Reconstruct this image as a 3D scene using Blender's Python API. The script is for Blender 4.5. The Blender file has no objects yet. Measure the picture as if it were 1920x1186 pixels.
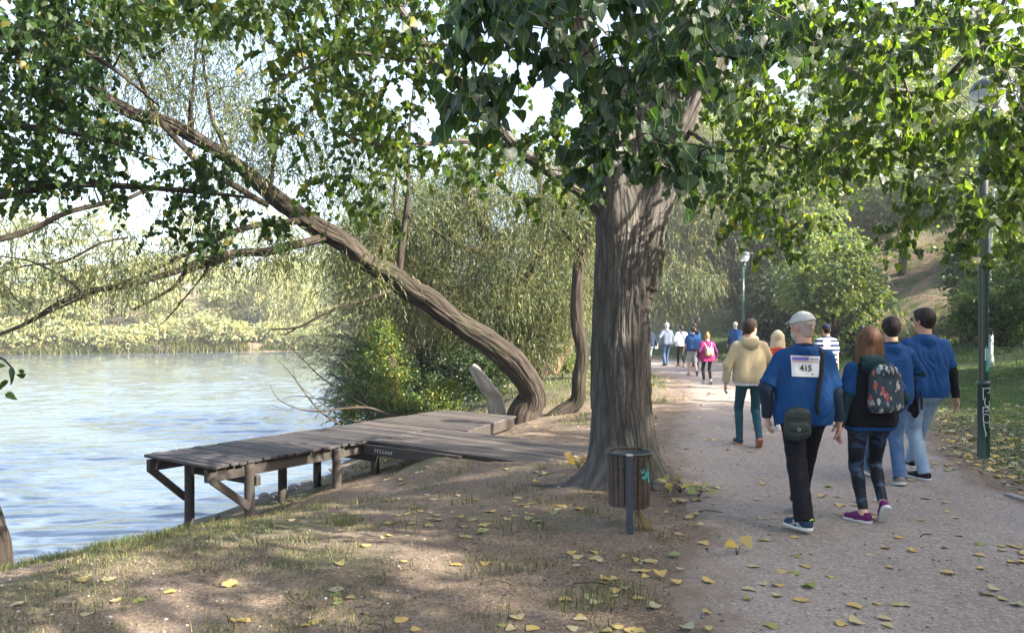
import bpy, math, random
import numpy as np
from mathutils import Vector, Matrix
from mathutils.bvhtree import BVHTree
rng = np.random.default_rng(11)
random.seed(11)
SC = bpy.context.scene
COL = SC.collection
CAMZ, FPX = 1.68, 1400.0
def P(px, py, Y):
    return np.array([(px-960)/FPX*Y, Y, CAMZ-(py-610)/FPX*Y])

# ---------------------------------------------------------------- mesh helpers
def link(o, parent=None):
    COL.objects.link(o)
    if parent is not None:
        o.parent = parent
    return o
def tag(o, label=None, cat=None, group=None, kind=None):
    if label: o['label'] = label
    if cat: o['category'] = cat
    if group: o['group'] = group
    if kind: o['kind'] = kind
    return o
def empty(name, loc=(0, 0, 0), rz=0, label=None, cat=None, group=None):
    o = bpy.data.objects.new(name, None)
    o.location = loc; o.rotation_euler = (0, 0, rz); o.empty_display_size = .2
    link(o)
    return tag(o, label, cat, group)
def mesh_from(name, V, F, mats, parent=None, smooth=True, fmat=None, attrs=None, uv=None):
    """V (n,3); F list of (m,k) int arrays (mixed k allowed)."""
    V = np.asarray(V, np.float32)
    F = [np.asarray(f, np.int32) for f in F if len(f)]
    me = bpy.data.meshes.new(name)
    me.vertices.add(len(V)); me.vertices.foreach_set('co', V.ravel())
    tot = sum(f.size for f in F); npoly = sum(len(f) for f in F)
    me.loops.add(tot)
    me.loops.foreach_set('vertex_index', np.concatenate([f.ravel() for f in F]))
    sizes = np.concatenate([np.full(len(f), f.shape[1], np.int32) for f in F])
    starts = np.concatenate([[0], np.cumsum(sizes)[:-1]]).astype(np.int32)
    me.polygons.add(npoly)
    me.polygons.foreach_set('loop_start', starts)
    me.polygons.foreach_set('loop_total', sizes)
    if fmat is not None:
        me.polygons.foreach_set('material_index', np.asarray(fmat, np.int32))
    me.update(calc_edges=True)
    me.polygons.foreach_set('use_smooth', np.full(npoly, smooth, bool))
    for m in (mats if isinstance(mats, (list, tuple)) else [mats]):
        me.materials.append(m)
    if attrs:
        for k, a in attrs.items():
            a = np.asarray(a, np.float32)
            if a.ndim == 1:
                at = me.attributes.new(k, 'FLOAT', 'POINT'); at.data.foreach_set('value', a)
            else:
                at = me.attributes.new(k, 'FLOAT_VECTOR', 'POINT'); at.data.foreach_set('vector', a.ravel())
    if uv is not None:
        lay = me.uv_layers.new(name='UVMap')
        vi = np.concatenate([f.ravel() for f in F])
        lay.data.foreach_set('uv', np.asarray(uv, np.float32)[vi].ravel())
    me.validate()
    return link(bpy.data.objects.new(name, me), parent)

class MB:
    """collects pieces of one mesh"""
    def __init__(s): s.V = []; s.F = []; s.n = 0; s.A = []; s.M = []
    def add(s, V, F, a=None, mi=0):
        V = np.asarray(V, float)
        for f in F:
            f = np.asarray(f)
            if len(f):
                s.F.append(f+s.n); s.M.append(np.full(len(f), mi))
        s.V.append(V); s.n += len(V)
        s.A.append(V if a is None else a)
    def box(s, c, size, R=None, bev=.004, mi=0):
        hx, hy, hz = [v/2 for v in size]
        b = min(bev, hx*.6, hy*.6, hz*.6)
        V = []; 
        for sx in (-1, 1):
            for sy in (-1, 1):
                for sz in (-1, 1):
                    V += [(sx*(hx-b), sy*(hy-b), sz*hz), (sx*(hx-b), sy*hy, sz*(hz-b)), (sx*hx, sy*(hy-b), sz*(hz-b))]
        V = np.array(V)
        def i(sx, sy, sz, k): return ((sx > 0)*4+(sy > 0)*2+(sz > 0))*3+k
        Q = []; T = []
        for z in (-1, 1):
            q = [i(-1, -1, z, 0), i(1, -1, z, 0), i(1, 1, z, 0), i(-1, 1, z, 0)]; Q.append(q if z > 0 else q[::-1])
        for y in (-1, 1):
            q = [i(-1, y, -1, 1), i(1, y, -1, 1), i(1, y, 1, 1), i(-1, y, 1, 1)]; Q.append(q if y < 0 else q[::-1])
        for x in (-1, 1):
            q = [i(x, -1, -1, 2), i(x, 1, -1, 2), i(x, 1, 1, 2), i(x, -1, 1, 2)]; Q.append(q if x > 0 else q[::-1])
        for a in (-1, 1):
            for b_ in (-1, 1):
                q = [i(-1, a, b_, 0), i(1, a, b_, 0), i(1, a, b_, 1), i(-1, a, b_, 1)]; Q.append(q if a*b_ < 0 else q[::-1])
                q = [i(a, -1, b_, 0), i(a, 1, b_, 0), i(a, 1, b_, 2), i(a, -1, b_, 2)]; Q.append(q if a*b_ > 0 else q[::-1])
                q = [i(a, b_, -1, 1), i(a, b_, 1, 1), i(a, b_, 1, 2), i(a, b_, -1, 2)]; Q.append(q if a*b_ < 0 else q[::-1])
        for x in (-1, 1):
            for y in (-1, 1):
                for z in (-1, 1):
                    t = [i(x, y, z, 0), i(x, y, z, 1), i(x, y, z, 2)]; T.append(t if x*y*z < 0 else t[::-1])
        A = V.copy()
        if R is not None: V = V@np.array(R).T
        s.add(V+np.array(c), [np.array(Q), np.array(T)], A+rng.uniform(-9, 9, 3)*np.array([1, 1, 1]), mi)
    def build(s, name, mats, parent=None, smooth=False, attr='bco'):
        return mesh_from(name, np.vstack(s.V), _merge(s.F), mats, parent, smooth, fmat=_mm(s.F, s.M), attrs={attr: np.vstack(s.A)})
def _merge(F):
    out = {}
    for f in F: out.setdefault(f.shape[1], []).append(f)
    return [np.vstack(out[k]) for k in sorted(out)]
def _mm(F, M):
    out = {}
    for f, m in zip(F, M): out.setdefault(f.shape[1], []).append(m)
    return np.concatenate([np.concatenate(out[k]) for k in sorted(out)])

# ---------------------------------------------------------------- numpy noise
def _h(ix, iy, iz, seed):
    n = (ix*73856093) ^ (iy*19349663) ^ (iz*83492791) ^ (seed*2654435761)
    n = (n ^ (n >> 13))*1274126177 & 0xffffffff
    n = (n ^ (n >> 16))*2246822519 & 0xffffffff
    return ((n >> 8) & 0xffff)/65535.0
def vnoise(p, seed=0):
    p = np.asarray(p, float)
    i = np.floor(p).astype(np.int64); f = p-i; f = f*f*(3-2*f)
    x, y, z = i[..., 0], i[..., 1], i[..., 2]; fx, fy, fz = f[..., 0], f[..., 1], f[..., 2]
    r = 0
    for dx in (0, 1):
        for dy in (0, 1):
            for dz in (0, 1):
                w = (fx if dx else 1-fx)*(fy if dy else 1-fy)*(fz if dz else 1-fz)
                r = r+w*_h(x+dx, y+dy, z+dz, seed)
    return r*2-1
def fbm(p, oct=4, seed=0):
    a = 1; r = 0; p = np.asarray(p, float)
    for k in range(oct):
        r = r+a*vnoise(p*2**k, seed+k); a *= .5
    return r
def xyz(x, y, z=0):
    return np.stack(np.broadcast_arrays(np.asarray(x, float), y, z), -1)

# ---------------------------------------------------------------- tubes
def catmull(pts, rad, step):
    pts = np.asarray(pts, float); rad = np.asarray(rad, float); out = []; ro = []
    n = len(pts)
    for i in range(n-1):
        p0 = pts[max(i-1, 0)]; p1 = pts[i]; p2 = pts[i+1]; p3 = pts[min(i+2, n-1)]
        m = max(2, int(np.linalg.norm(p2-p1)/step))
        for k in range(m):
            t = k/m
            out.append(.5*((2*p1)+(-p0+p2)*t+(2*p0-5*p1+4*p2-p3)*t*t+(-p0+3*p1-3*p2+p3)*t**3))
            ro.append(rad[i]*(1-t)+rad[i+1]*t)
    out.append(pts[-1]); ro.append(rad[-1])
    return np.array(out), np.array(ro)
def tube(mb, pts, rad, seg=8, step=.25, bark=0.0, furrow=9, jit=0.0, caps=True, mi=0, raw=False, seed=0):
    if raw: c, r = np.asarray(pts, float), np.asarray(rad, float)
    else: c, r = catmull(pts, rad, step)
    if jit:
        c = c+jit*r[:, None]*np.stack([vnoise(c*1.7+9*k, seed+k) for k in range(3)], -1)
    n = len(c)
    T = np.gradient(c, axis=0); T /= np.linalg.norm(T, axis=1)[:, None]+1e-9
    u = np.cross(T[0], [0, 1, 0.05]); 
    if np.linalg.norm(u) < .1: u = np.cross(T[0], [1, 0, 0])
    u /= np.linalg.norm(u); U = []
    for k in range(n):
        u = u-T[k]*np.dot(u, T[k]); u /= np.linalg.norm(u); U.append(u)
    U = np.array(U); W = np.cross(T, U)
    L = np.concatenate([[0], np.cumsum(np.linalg.norm(np.diff(c, axis=0), axis=1))])
    th = np.linspace(0, 2*math.pi, seg, endpoint=False)
    ct, st = np.cos(th), np.sin(th)
    a = np.stack([r[:, None]*ct, r[:, None]*st, np.repeat(L[:, None], seg, 1)], -1)
    rr = np.repeat(r[:, None], seg, 1)
    if bark:
        q = np.stack([np.repeat(ct[None], n, 0)*furrow/3, np.repeat(st[None], n, 0)*furrow/3, a[..., 2]*1.1], -1)
        q[..., :2] += .35*np.stack([vnoise(a*[3, 3, 1.6], seed+5), vnoise(a*[3, 3, 1.6], seed+6)], -1)
        f1 = 1-np.abs(vnoise(q, seed+1)); f2 = 1-np.abs(vnoise(q*[2.1, 2.1, 2.4], seed+2))
        rr = rr+bark*(.35-f1**3)+bark*.5*(.35-f2**3)+bark*.8*vnoise(a*[2, 2, 1], seed+3)
    V = c[:, None]+rr[..., None]*(U[:, None]*ct[None, :, None]+W[:, None]*st[None, :, None])
    idx = np.arange(n*seg).reshape(n, seg); nx = np.roll(idx, -1, 1)
    F = np.stack([idx[:-1], nx[:-1], nx[1:], idx[1:]], -1).reshape(-1, 4)
    V = V.reshape(-1, 3); A = a.reshape(-1, 3); Fs = [F]
    if caps:
        V = np.vstack([V, c[0], c[-1]]); A = np.vstack([A, [0, 0, 0], [0, 0, L[-1]]])
        i0, i1 = n*seg, n*seg+1
        Fs.append(np.stack([np.full(seg, i0), nx[0], idx[0]], -1)); Fs.append(np.stack([np.full(seg, i1), idx[-1], nx[-1]], -1))
    mb.add(V, Fs, A+[seed*3.1, seed*1.7, 0], mi)
    return c, r

# ---------------------------------------------------------------- SDF bodies
class SDF:
    def __init__(s, lo, hi, h):
        s.lo = np.array(lo, float); s.h = h
        s.n = np.ceil((np.array(hi)-s.lo)/h).astype(int)+1
        s.d = np.full(s.n, .5, np.float32)
        s.ax = [s.lo[i]+h*np.arange(s.n[i]) for i in range(3)]
    def sub(s, lo, hi):
        a = np.clip(np.floor((np.array(lo)-s.lo)/s.h).astype(int), 0, s.n-1)
        b = np.clip(np.ceil((np.array(hi)-s.lo)/s.h).astype(int)+1, 1, s.n)
        sl = tuple(slice(a[i], max(b[i], a[i]+1)) for i in range(3))
        g = np.meshgrid(*[s.ax[i][sl[i]] for i in range(3)], indexing='ij')
        return sl, np.stack(g, -1).astype(np.float32)
    def put(s, sl, d, k, op='u'):
        o = s.d[sl]
        if op == 'u':
            if k > 0:
                hh = np.clip(.5+.5*(o-d)/k, 0, 1); s.d[sl] = o*(1-hh)+d*hh-k*hh*(1-hh)
            else: s.d[sl] = np.minimum(o, d)
        elif op == 's':
            if k > 0:
                hh = np.clip(.5-.5*(o+d)/k, 0, 1); s.d[sl] = o*(1-hh)-d*hh+k*hh*(1-hh)
            else: s.d[sl] = np.maximum(o, -d)
    def cap(s, a, b, ra, rb=None, k=.02, flat=None, cut=None, op='u'):
        a = np.array(a, float); b = np.array(b, float); rb = ra if rb is None else rb
        m = max(ra, rb)*1.25+.05+k
        lo = np.minimum(a, b)-m; hi = np.maximum(a, b)+m
        sl, p = s.sub(lo, hi)
        if flat is not None:       # (unit axis, scale): squash along the axis
            ax, sc = np.array(flat[0], float), flat[1]; c = (a+b)/2
            f = lambda q: q+((q-c)@ax)[..., None]*ax*(1/sc-1) if q.ndim > 1 else q+np.dot(q-c, ax)*ax*(1/sc-1)
            p2, a2, b2 = f(p), f(a), f(b)
        else: p2, a2, b2 = p, a, b; sc = 1
        ba = b2-a2; L = max(float(ba@ba), 1e-9)
        t = np.clip(((p2-a2)@ba)/L, 0, 1)
        d = np.linalg.norm(p2-a2-t[..., None]*ba, axis=-1)-(ra+(rb-ra)*t)
        d = d*min(1, sc)
        for c in ([cut] if isinstance(cut, tuple) else (cut or [])):
            d = np.maximum(d, (p-np.array(c[0]))@np.array(c[1]))
        s.put(sl, d, k, op)
    def ell(s, c, r, R=None, k=.02, op='u', cut=None):
        c = np.array(c, float); r = np.array(r, float); m = r.max()+.06+k
        sl, p = s.sub(c-m, c+m)
        q = p-c
        if R is not None: q = q@np.array(R, float)
        k0 = np.linalg.norm(q/r, axis=-1); k1 = np.linalg.norm(q/(r*r), axis=-1)+1e-6
        d = k0*(k0-1)/k1
        for cc in ([cut] if isinstance(cut, tuple) else (cut or [])):
            d = np.maximum(d, (p-np.array(cc[0]))@np.array(cc[1]))
        s.put(sl, d, k, op)
    def cutplane(s, pt, nrm):
        sl, p = s.sub(s.lo, s.lo+s.n*s.h)
        s.d[sl] = np.maximum(s.d[sl], (p-np.array(pt))@np.array(nrm))
    def wrinkle(s, amp, freq=(22, 22, 14), seed=1, ridge=True):
        band = np.abs(s.d) < .03
        ii = np.argwhere(band)
        if not len(ii): return
        p = s.lo+ii*s.h
        if freq[0] > 18: q = p*freq+.6*np.stack([vnoise(p*9+k*7, seed+k) for k in range(3)], -1)
        else:
            sh_ = .9*vnoise(p*3.1+seed, seed+20)[:, None]
            q = np.stack([p[:, 0]*17+p[:, 2]*7, p[:, 1]*13, p[:, 2]*5.5-p[:, 0]*4], -1)*(1+.0*sh_)+.8*np.stack([vnoise(p*6+k*7, seed+k) for k in range(3)], -1)
        v = vnoise(q, seed+9)
        if ridge: v = (1-np.abs(v))**3-.35
        w = vnoise(q*2.1+3, seed+12)*.3
        fade_ = np.clip(.5+.9*vnoise(p*4.5, seed+31), .15, 1); v = v*fade_; w = w*fade_
        s.d[band] += (amp*(v+w)).astype(np.float32)
    def mesh(s):
        d = np.pad(s.d, 1, constant_values=.5); h = s.h
        S = d < 0
        c = np.zeros(tuple(np.array(d.shape)-1), np.int8)
        for dx in (0, 1):
            for dy in (0, 1):
                for dz in (0, 1):
                    c += S[dx:d.shape[0]-1+dx, dy:d.shape[1]-1+dy, dz:d.shape[2]-1+dz]
        act = (c > 0) & (c < 8); ii = np.argwhere(act)
        idx = np.full(act.shape, -1, np.int64); idx[act] = np.arange(len(ii))
        cor = [(a, b, e) for a in (0, 1) for b in (0, 1) for e in (0, 1)]
        val = {q: d[ii[:, 0]+q[0], ii[:, 1]+q[1], ii[:, 2]+q[2]] for q in cor}
        acc = np.zeros((len(ii), 3)); cnt = np.zeros(len(ii))
        for q in cor:
            for ax in range(3):
                if q[ax]: continue
                q2 = list(q); q2[ax] = 1; q2 = tuple(q2)
                a, b = val[q], val[q2]; m = (a < 0) != (b < 0)
                t = np.where(m, a/np.where(m, a-b, 1), 0)
                pt = np.repeat(np.array([q], float), len(ii), 0); pt[:, ax] = t
                acc += pt*m[:, None]; cnt += m
        V = (ii+acc/cnt[:, None]-1)*h+s.lo
        Q = []
        for ax in range(3):
            o1, o2 = [(1, 2), (2, 0), (0, 1)][ax]
            sh = [slice(None)]*3; sh2 = [slice(None)]*3
            sh[ax] = slice(0, -1); sh2[ax] = slice(1, None)
            A, B = S[tuple(sh)], S[tuple(sh2)]
            for flip, m in ((0, A & ~B), (1, ~A & B)):
                e = np.argwhere(m)
                e = e[(e[:, o1] > 0) & (e[:, o2] > 0) & (e[:, o1] < d.shape[o1]-1) & (e[:, o2] < d.shape[o2]-1)]
                g = []
                for (u, v) in ((-1, -1), (0, -1), (0, 0), (-1, 0)):
                    w = e.copy(); w[:, o1] += u; w[:, o2] += v
                    g.append(idx[w[:, 0], w[:, 1], w[:, 2]])
                g = np.stack(g, -1)
                Q.append(g if not flip else g[:, ::-1])
        return V, [np.vstack(Q)]

# ---------------------------------------------------------------- materials
def newmat(name):
    m = bpy.data.materials.new(name); m.use_nodes = True
    nt = m.node_tree; b = nt.nodes['Principled BSDF']
    return m, nt, b, nt.nodes['Material Output']
def N(nt, typ, **kw):
    n = nt.nodes.new(typ)
    for k, v in kw.items():
        if k.startswith('i_'):
            key = k[2:]; n.inputs[int(key) if key.isdigit() else key.replace('_', ' ')].default_value = v
        else: setattr(n, k, v)
    return n
def ramp(nt, fac, stops, interp='LINEAR'):
    r = nt.nodes.new('ShaderNodeValToRGB'); r.color_ramp.interpolation = interp
    el = r.color_ramp.elements
    while len(el) < len(stops): el.new(.5)
    for e, (p, c) in zip(el, stops):
        e.position = p; e.color = (c, c, c, 1) if isinstance(c, (int, float)) else (*c, 1)
    if fac is not None: nt.links.new(fac, r.inputs[0])
    return r.outputs[0]
def mix(nt, fac, a, b, typ='MIX'):
    m = nt.nodes.new('ShaderNodeMix'); m.data_type = 'RGBA'; m.blend_type = typ
    for sock, v in ((m.inputs[0], fac), (m.inputs[6], a), (m.inputs[7], b)):
        if isinstance(v, (int, float)): sock.default_value = v
        elif isinstance(v, tuple): sock.default_value = (*v, 1)
        else: nt.links.new(v, sock)
    return m.outputs[2]
def mth(nt, op, a, b=None, c=None):
    m = nt.nodes.new('ShaderNodeMath'); m.operation = op
    for i, v in enumerate((a, b, c)):
        if v is None: continue
        if isinstance(v, (int, float)): m.inputs[i].default_value = v
        else: nt.links.new(v, m.inputs[i])
    return m.outputs[0]
def noise(nt, vec, scale, detail=4, rough=.55, dist=0):
    n = N(nt, 'ShaderNodeTexNoise'); n.inputs['Scale'].default_value = scale
    n.inputs['Detail'].default_value = detail; n.inputs['Roughness'].default_value = rough
    n.inputs['Distortion'].default_value = dist
    if vec is not None: nt.links.new(vec, n.inputs['Vector'])
    return n.outputs['Fac']
def mapping(nt, vec, scale=(1, 1, 1), rot=(0, 0, 0), loc=(0, 0, 0)):
    m = N(nt, 'ShaderNodeMapping'); m.inputs['Scale'].default_value = scale
    m.inputs['Rotation'].default_value = rot; m.inputs['Location'].default_value = loc
    nt.links.new(vec, m.inputs['Vector']); return m.outputs[0]
def bump(nt, b, height, strength=.3, dist=.01, prev=None):
    n = N(nt, 'ShaderNodeBump'); n.inputs['Strength'].default_value = strength
    n.inputs['Distance'].default_value = dist; nt.links.new(height, n.inputs['Height'])
    if prev is not None: nt.links.new(prev, n.inputs['Normal'])
    if b is not None: nt.links.new(n.outputs[0], b.inputs['Normal'])
    return n.outputs[0]
def obco(nt): return N(nt, 'ShaderNodeTexCoord').outputs['Object']
def gpos(nt): return N(nt, 'ShaderNodeNewGeometry').outputs['Position']
def attr(nt, name, out='Vector'):
    a = N(nt, 'ShaderNodeAttribute'); a.attribute_name = name; return a.outputs[out]

def cloth(name, col, rough=.85, var=.12, weave=900, extra=None):
    m, nt, b, o = newmat(name); v = obco(nt)
    n = noise(nt, v, 7, 5, .6)
    c = mix(nt, n, tuple(x*(1-var*1.6) for x in col), tuple(min(1, x*(1+var)) for x in col))
    if extra: c = extra(nt, v, c)
    if isinstance(c, tuple): b.inputs['Base Color'].default_value = (*c, 1)
    else: nt.links.new(c, b.inputs['Base Color'])
    b.inputs['Roughness'].default_value = rough
    b.inputs['Specular IOR Level'].default_value = .25
    f = noise(nt, mapping(nt, v, (1, 1, .35)), 28, 4, .6)
    p = bump(nt, None, f, .5, .012)
    bump(nt, b, noise(nt, v, weave, 1), .12, .001, p)
    return m
def plain(name, col, rough=.5, metal=0, var=.15, nscale=20, bmp=.15):
    m, nt, b, o = newmat(name); v = obco(nt)
    n = noise(nt, v, nscale, 5, .6)
    nt.links.new(mix(nt, n, tuple(x*(1-var) for x in col), tuple(min(1, x*(1+var)) for x in col)), b.inputs['Base Color'])
    b.inputs['Roughness'].default_value = rough; b.inputs['Metallic'].default_value = metal
    if bmp: bump(nt, b, noise(nt, v, nscale*4, 3), bmp, .002)
    return m
def bark_mat(name, dark, light, moss=None, scale=14, bstr=.9):
    m, nt, b, o = newmat(name); a = attr(nt, 'bco')
    v = mapping(nt, a, (1, 1, .22))
    n1 = noise(nt, v, scale, 6, .65, .5); n2 = noise(nt, mapping(nt, a, (1, 1, .5)), scale*3.2, 4, .6)
    w = N(nt, 'ShaderNodeTexVoronoi'); w.feature = 'DISTANCE_TO_EDGE'; w.inputs['Scale'].default_value = scale*.8
    nt.links.new(mapping(nt, a, (1, 1, .16)), w.inputs['Vector'])
    cr = mth(nt, 'SMOOTHSTEP' if False else 'MULTIPLY', w.outputs['Distance'], 3.0)
    cr = mth(nt, 'MINIMUM', cr, 1.0)
    h = mth(nt, 'ADD', mth(nt, 'MULTIPLY', n1, .7), mth(nt, 'MULTIPLY', cr, .5))
    c = ramp(nt, n1, [(.3, dark), (.7, light)])
    c = mix(nt, mth(nt, 'MULTIPLY', n2, .5), c, tuple(min(1, x*1.35) for x in light))
    c = mix(nt, mth(nt, 'MULTIPLY', mth(nt, 'SUBTRACT', 1.0, cr), .55), c, tuple(x*.45 for x in dark))
    if moss:
        pl_ = ramp(nt, noise(nt, mapping(nt, a, (1, 1, .4), (0, 0, 0), (4, 2, 1)), 3.1, 5, .7, .6), [(.52, 0.0), (.62, 1.0)])
        c = mix(nt, mth(nt, 'MULTIPLY', pl_, .4), c, tuple(min(1, x*1.5) for x in light))
        mm = ramp(nt, noise(nt, mapping(nt, a, (1, 1, .5)), 2.2, 5, .65), [(.5, 0.0), (.64, 1.0)])
        c = mix(nt, mth(nt, 'MULTIPLY', mm, .45), c, moss)
    nt.links.new(c, b.inputs['Base Color']); b.inputs['Roughness'].default_value = .95
    b.inputs['Specular IOR Level'].default_value = .15
    p = bump(nt, None, h, bstr, .03)
    bump(nt, b, n2, .5, .006, p)
    return m
def leaf_mat(name, cols, trans=.45, gloss=.35, veins=False, tcol=(1.0, 1.25, .45), stops=None, rough=.42):
    """cols: list of (pos,colour) picked per leaf"""
    m, nt, b, out = newmat(name)
    g = N(nt, 'ShaderNodeNewGeometry')
    c = ramp(nt, g.outputs['Random Per Island'], cols)
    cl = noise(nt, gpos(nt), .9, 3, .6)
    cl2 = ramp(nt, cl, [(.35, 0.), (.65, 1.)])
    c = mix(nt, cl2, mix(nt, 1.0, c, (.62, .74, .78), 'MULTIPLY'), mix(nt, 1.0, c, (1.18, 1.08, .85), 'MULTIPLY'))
    if veins:
        uv = N(nt, 'ShaderNodeUVMap').outputs[0]
        sp = N(nt, 'ShaderNodeSeparateXYZ'); nt.links.new(uv, sp.inputs[0])
        ax = mth(nt, 'ABSOLUTE', sp.outputs[0])
        mid = mth(nt, 'LESS_THAN', ax, .022)
        sl = mth(nt, 'FRACT', mth(nt, 'MULTIPLY', mth(nt, 'SUBTRACT', sp.outputs[1], mth(nt, 'MULTIPLY', ax, .8)), 6.0))
        sv = mth(nt, 'LESS_THAN', sl, .1)
        vv = mth(nt, 'MAXIMUM', mid, mth(nt, 'MULTIPLY', sv, .18))
        c = mix(nt, mth(nt, 'MULTIPLY', vv, .6), c, (.20, .26, .10))
    nt.links.new(c, b.inputs['Base Color'])
    b.inputs['Roughness'].default_value = rough; b.inputs['Specular IOR Level'].default_value = gloss
    tr = N(nt, 'ShaderNodeBsdfTranslucent')
    nt.links.new(mix(nt, 1.0, c, tcol, 'MULTIPLY'), tr.inputs[0])
    ga = N(nt, 'ShaderNodeMixShader'); ga.inputs[0].default_value = trans
    nt.links.new(b.outputs[0], ga.inputs[1]); nt.links.new(tr.outputs[0], ga.inputs[2])
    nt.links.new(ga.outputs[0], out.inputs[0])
    return m
# ================================================================ terrain
SH_Y = [-60, -5, 2, 5, 7, 8.0, 8.96, 9.9, 10.84, 11.7, 12.7, 13.95, 14.9, 20, 30, 45, 80, 110]
SH_X = [-34, -17, -13.5, -11, -8.8, -7.4, -6.1, -5.1, -4.68, -4.3, -4.0, -3.7, -3.6, -3.4, -4.2, -7, -15, -20]
WZ = -1.2
_sy = np.linspace(-60, 110, 700); _sx = np.interp(_sy, SH_Y, SH_X)
def shore_dist(x, y):
    x = np.asarray(x, float); y = np.asarray(y, float); x, y = np.broadcast_arrays(x, y)
    xs = np.interp(y, SH_Y, SH_X)
    slope = (np.interp(y+.6, SH_Y, SH_X)-np.interp(y-.6, SH_Y, SH_X))/1.2
    return (x-xs)/np.sqrt(1+slope**2)
PC = np.array([(3.4, -9, 2.5), (3.2, 2, 2.4), (3.1, 4, 2.3), (3.15, 6, 1.8), (3.6, 9, 1.75), (4.5, 12, 2.0), (6.0, 16.5, 2.3),
               (7.3, 22, 2.6), (7.9, 27, 2.9), (7.2, 32.0, 2.9), (4, 36.5, 2.6), (-2, 41, 2.6), (-9, 47, 2.6)], float)
_pc, _pw = catmull(PC[:, :2], PC[:, 2], .25)
def path_dist(x, y):
    """signed distance beyond the path's edge (negative on the path) and side (+ right)"""
    x = np.asarray(x, float); y = np.asarray(y, float); x, y = np.broadcast_arrays(x, y)
    best = np.full(x.shape, 1e9); side = np.ones(x.shape)
    T = np.gradient(_pc, axis=0)
    for k in range(0, len(_pc), 3):
        d = np.hypot(x-_pc[k, 0], y-_pc[k, 1])-_pw[k]
        s = (x-_pc[k, 0])*T[k, 1]-(y-_pc[k, 1])*T[k, 0]
        m = d < best
        best = np.where(m, d, best); side = np.where(m, np.sign(s), side)
    return best, side
def Hh(x, y, bumps=True):
    x = np.asarray(x, float); y = np.asarray(y, float); x, y = np.broadcast_arrays(x, y)
    n1 = fbm(xyz(x*.35, y*.35), 3, 4)
    s = shore_dist(x, y); lm = np.clip((-x-2.6)/2, 0, 1)*np.clip((12-y)/2, 0, 1)
    s = s*(1-.20*lm*(s > 0))-.12*lm*np.clip(s*2, 0, 1)+(.12*vnoise(xyz(x*2.2, y*2.2), 8)+.10*n1)*(1-.7*lm)
    z1 = np.interp(s, [-30, -3, -.6, 0, .45, .8, 1.9, 2.4, 3.5, 5, 7], [-4, -2.4, -1.5, -1.2, -1.05, -.98, -.70, -.5, -.22, -.05, 0])
    s2 = y-(73+(x+50)*.46)+1.2*fbm(xyz(x*.12, y*.12), 2, 14)
    z2 = np.interp(s2, [-8, 0, 2, 10, 30, 80], [-4, -1.2, -.3, 1.2, 5, 9])
    z = np.where(x < 2, np.maximum(z1, z2), z1)
    d, side = path_dist(x, y)
    dd = np.where(side > 0, d, -1)
    amp = np.clip((dd-9)/6, 0, 1)
    zh = np.interp(dd, [0, 3, 6, 9, 12, 20, 30, 50, 90], [0, .12, .5, 1.1, 2.4, 6.6, 11, 16, 19])
    fade = np.clip((x+4)/16, 0, 1); fade = fade*fade*(3-2*fade); zh = zh*fade; amp = amp*fade
    z = z+zh+amp*.45*fbm(xyz(x*.3, y*.3), 3, 21)
    r2 = (x-1.17)**2+(y-7.8)**2
    z = z+.10*np.exp(-r2/1.1)
    dt, dw = (x+4.71)*.567+(y-9.56)*.824, (x+4.71)*.824-(y-9.56)*.567
    sm = lambda a: np.clip(a, 0, 1)**2*(3-2*np.clip(a, 0, 1))
    up = sm((dw-2.0)/.9)*sm((dt-1.6)/.8)*sm((5.6-dt)/.8)*(dw < 6.5)
    z = np.where((up > 0) & (x < 2), z+np.maximum(-.05+.06*sm((dw-3.6)/1.0)-z, 0)*up, z)
    if bumps:
        off = np.clip((d+.1)/.5, 0, 1)
        land = np.clip((z+1.3)/.4, 0, 1)
        z = z+off*land*(.022*fbm(xyz(x*1.6, y*1.6), 3, 31)+.006*vnoise(xyz(x*9, y*9), 35))+.012*vnoise(xyz(x*.8, y*.8), 36)
    return z
def Hs(x, y): return float(Hh(x, y))

def axis(a, b, st, lo, hi, g=1.09):
    c = list(np.arange(a, b, st)); s = st; v = a; L = []
    while v > lo: s *= g; v -= s; L.append(v)
    s = st; v = c[-1]; R = []
    while v < hi: s *= g; v += s; R.append(v)
    return np.array(L[::-1]+c+R)
gx = axis(-7.5, 7.5, .075, -190, 190, 1.055); gy = axis(3.2, 15, .075, -60, 260, 1.05)
X, Y = np.meshgrid(gx, gy)
Z = Hh(X, Y)
dP, sP = path_dist(X, Y)
ny, nx = X.shape
idx = np.arange(nx*ny).reshape(ny, nx)
F = np.stack([idx[:-1, :-1], idx[:-1, 1:], idx[1:, 1:], idx[1:, :-1]], -1).reshape(-1, 4)
# ground cover amounts: x = lawn grass, y = dry brown cover, z = wet shore gravel
sD = shore_dist(X, Y)
lawn = np.clip((np.where(sP > 0, dP, -1)-.08+.22*fbm(xyz(X*.8, Y*.8), 3, 50))/1.4, 0, 1)
dry = np.clip((np.where(sP > 0, dP, -1)-9)/4, 0, 1)
farL = np.clip((Y-45)/20, 0, 1)*(sP < 0)
bed = np.clip((.9-sD+.4*vnoise(xyz(X*1.5, Y*1.5), 51))/.7, 0, 1)*(Y < 50)
grs = np.clip(fbm(xyz(X*.9, Y*.9), 4, 60)*1.0+np.clip((-X-1.2)/3.5, -.5, .35)-.05, 0, 1)*(sP < 0)*np.clip(dP/.8, 0, 1)
grs = np.maximum(grs, np.clip((Y-15)/6, 0, 1)*(sP < 0)*np.clip(dP/1.0, 0, 1)*.9)
cover = np.stack([np.maximum(lawn, grs*.75), np.maximum(dry, farL*.6), bed], -1).reshape(-1, 3)

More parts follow.
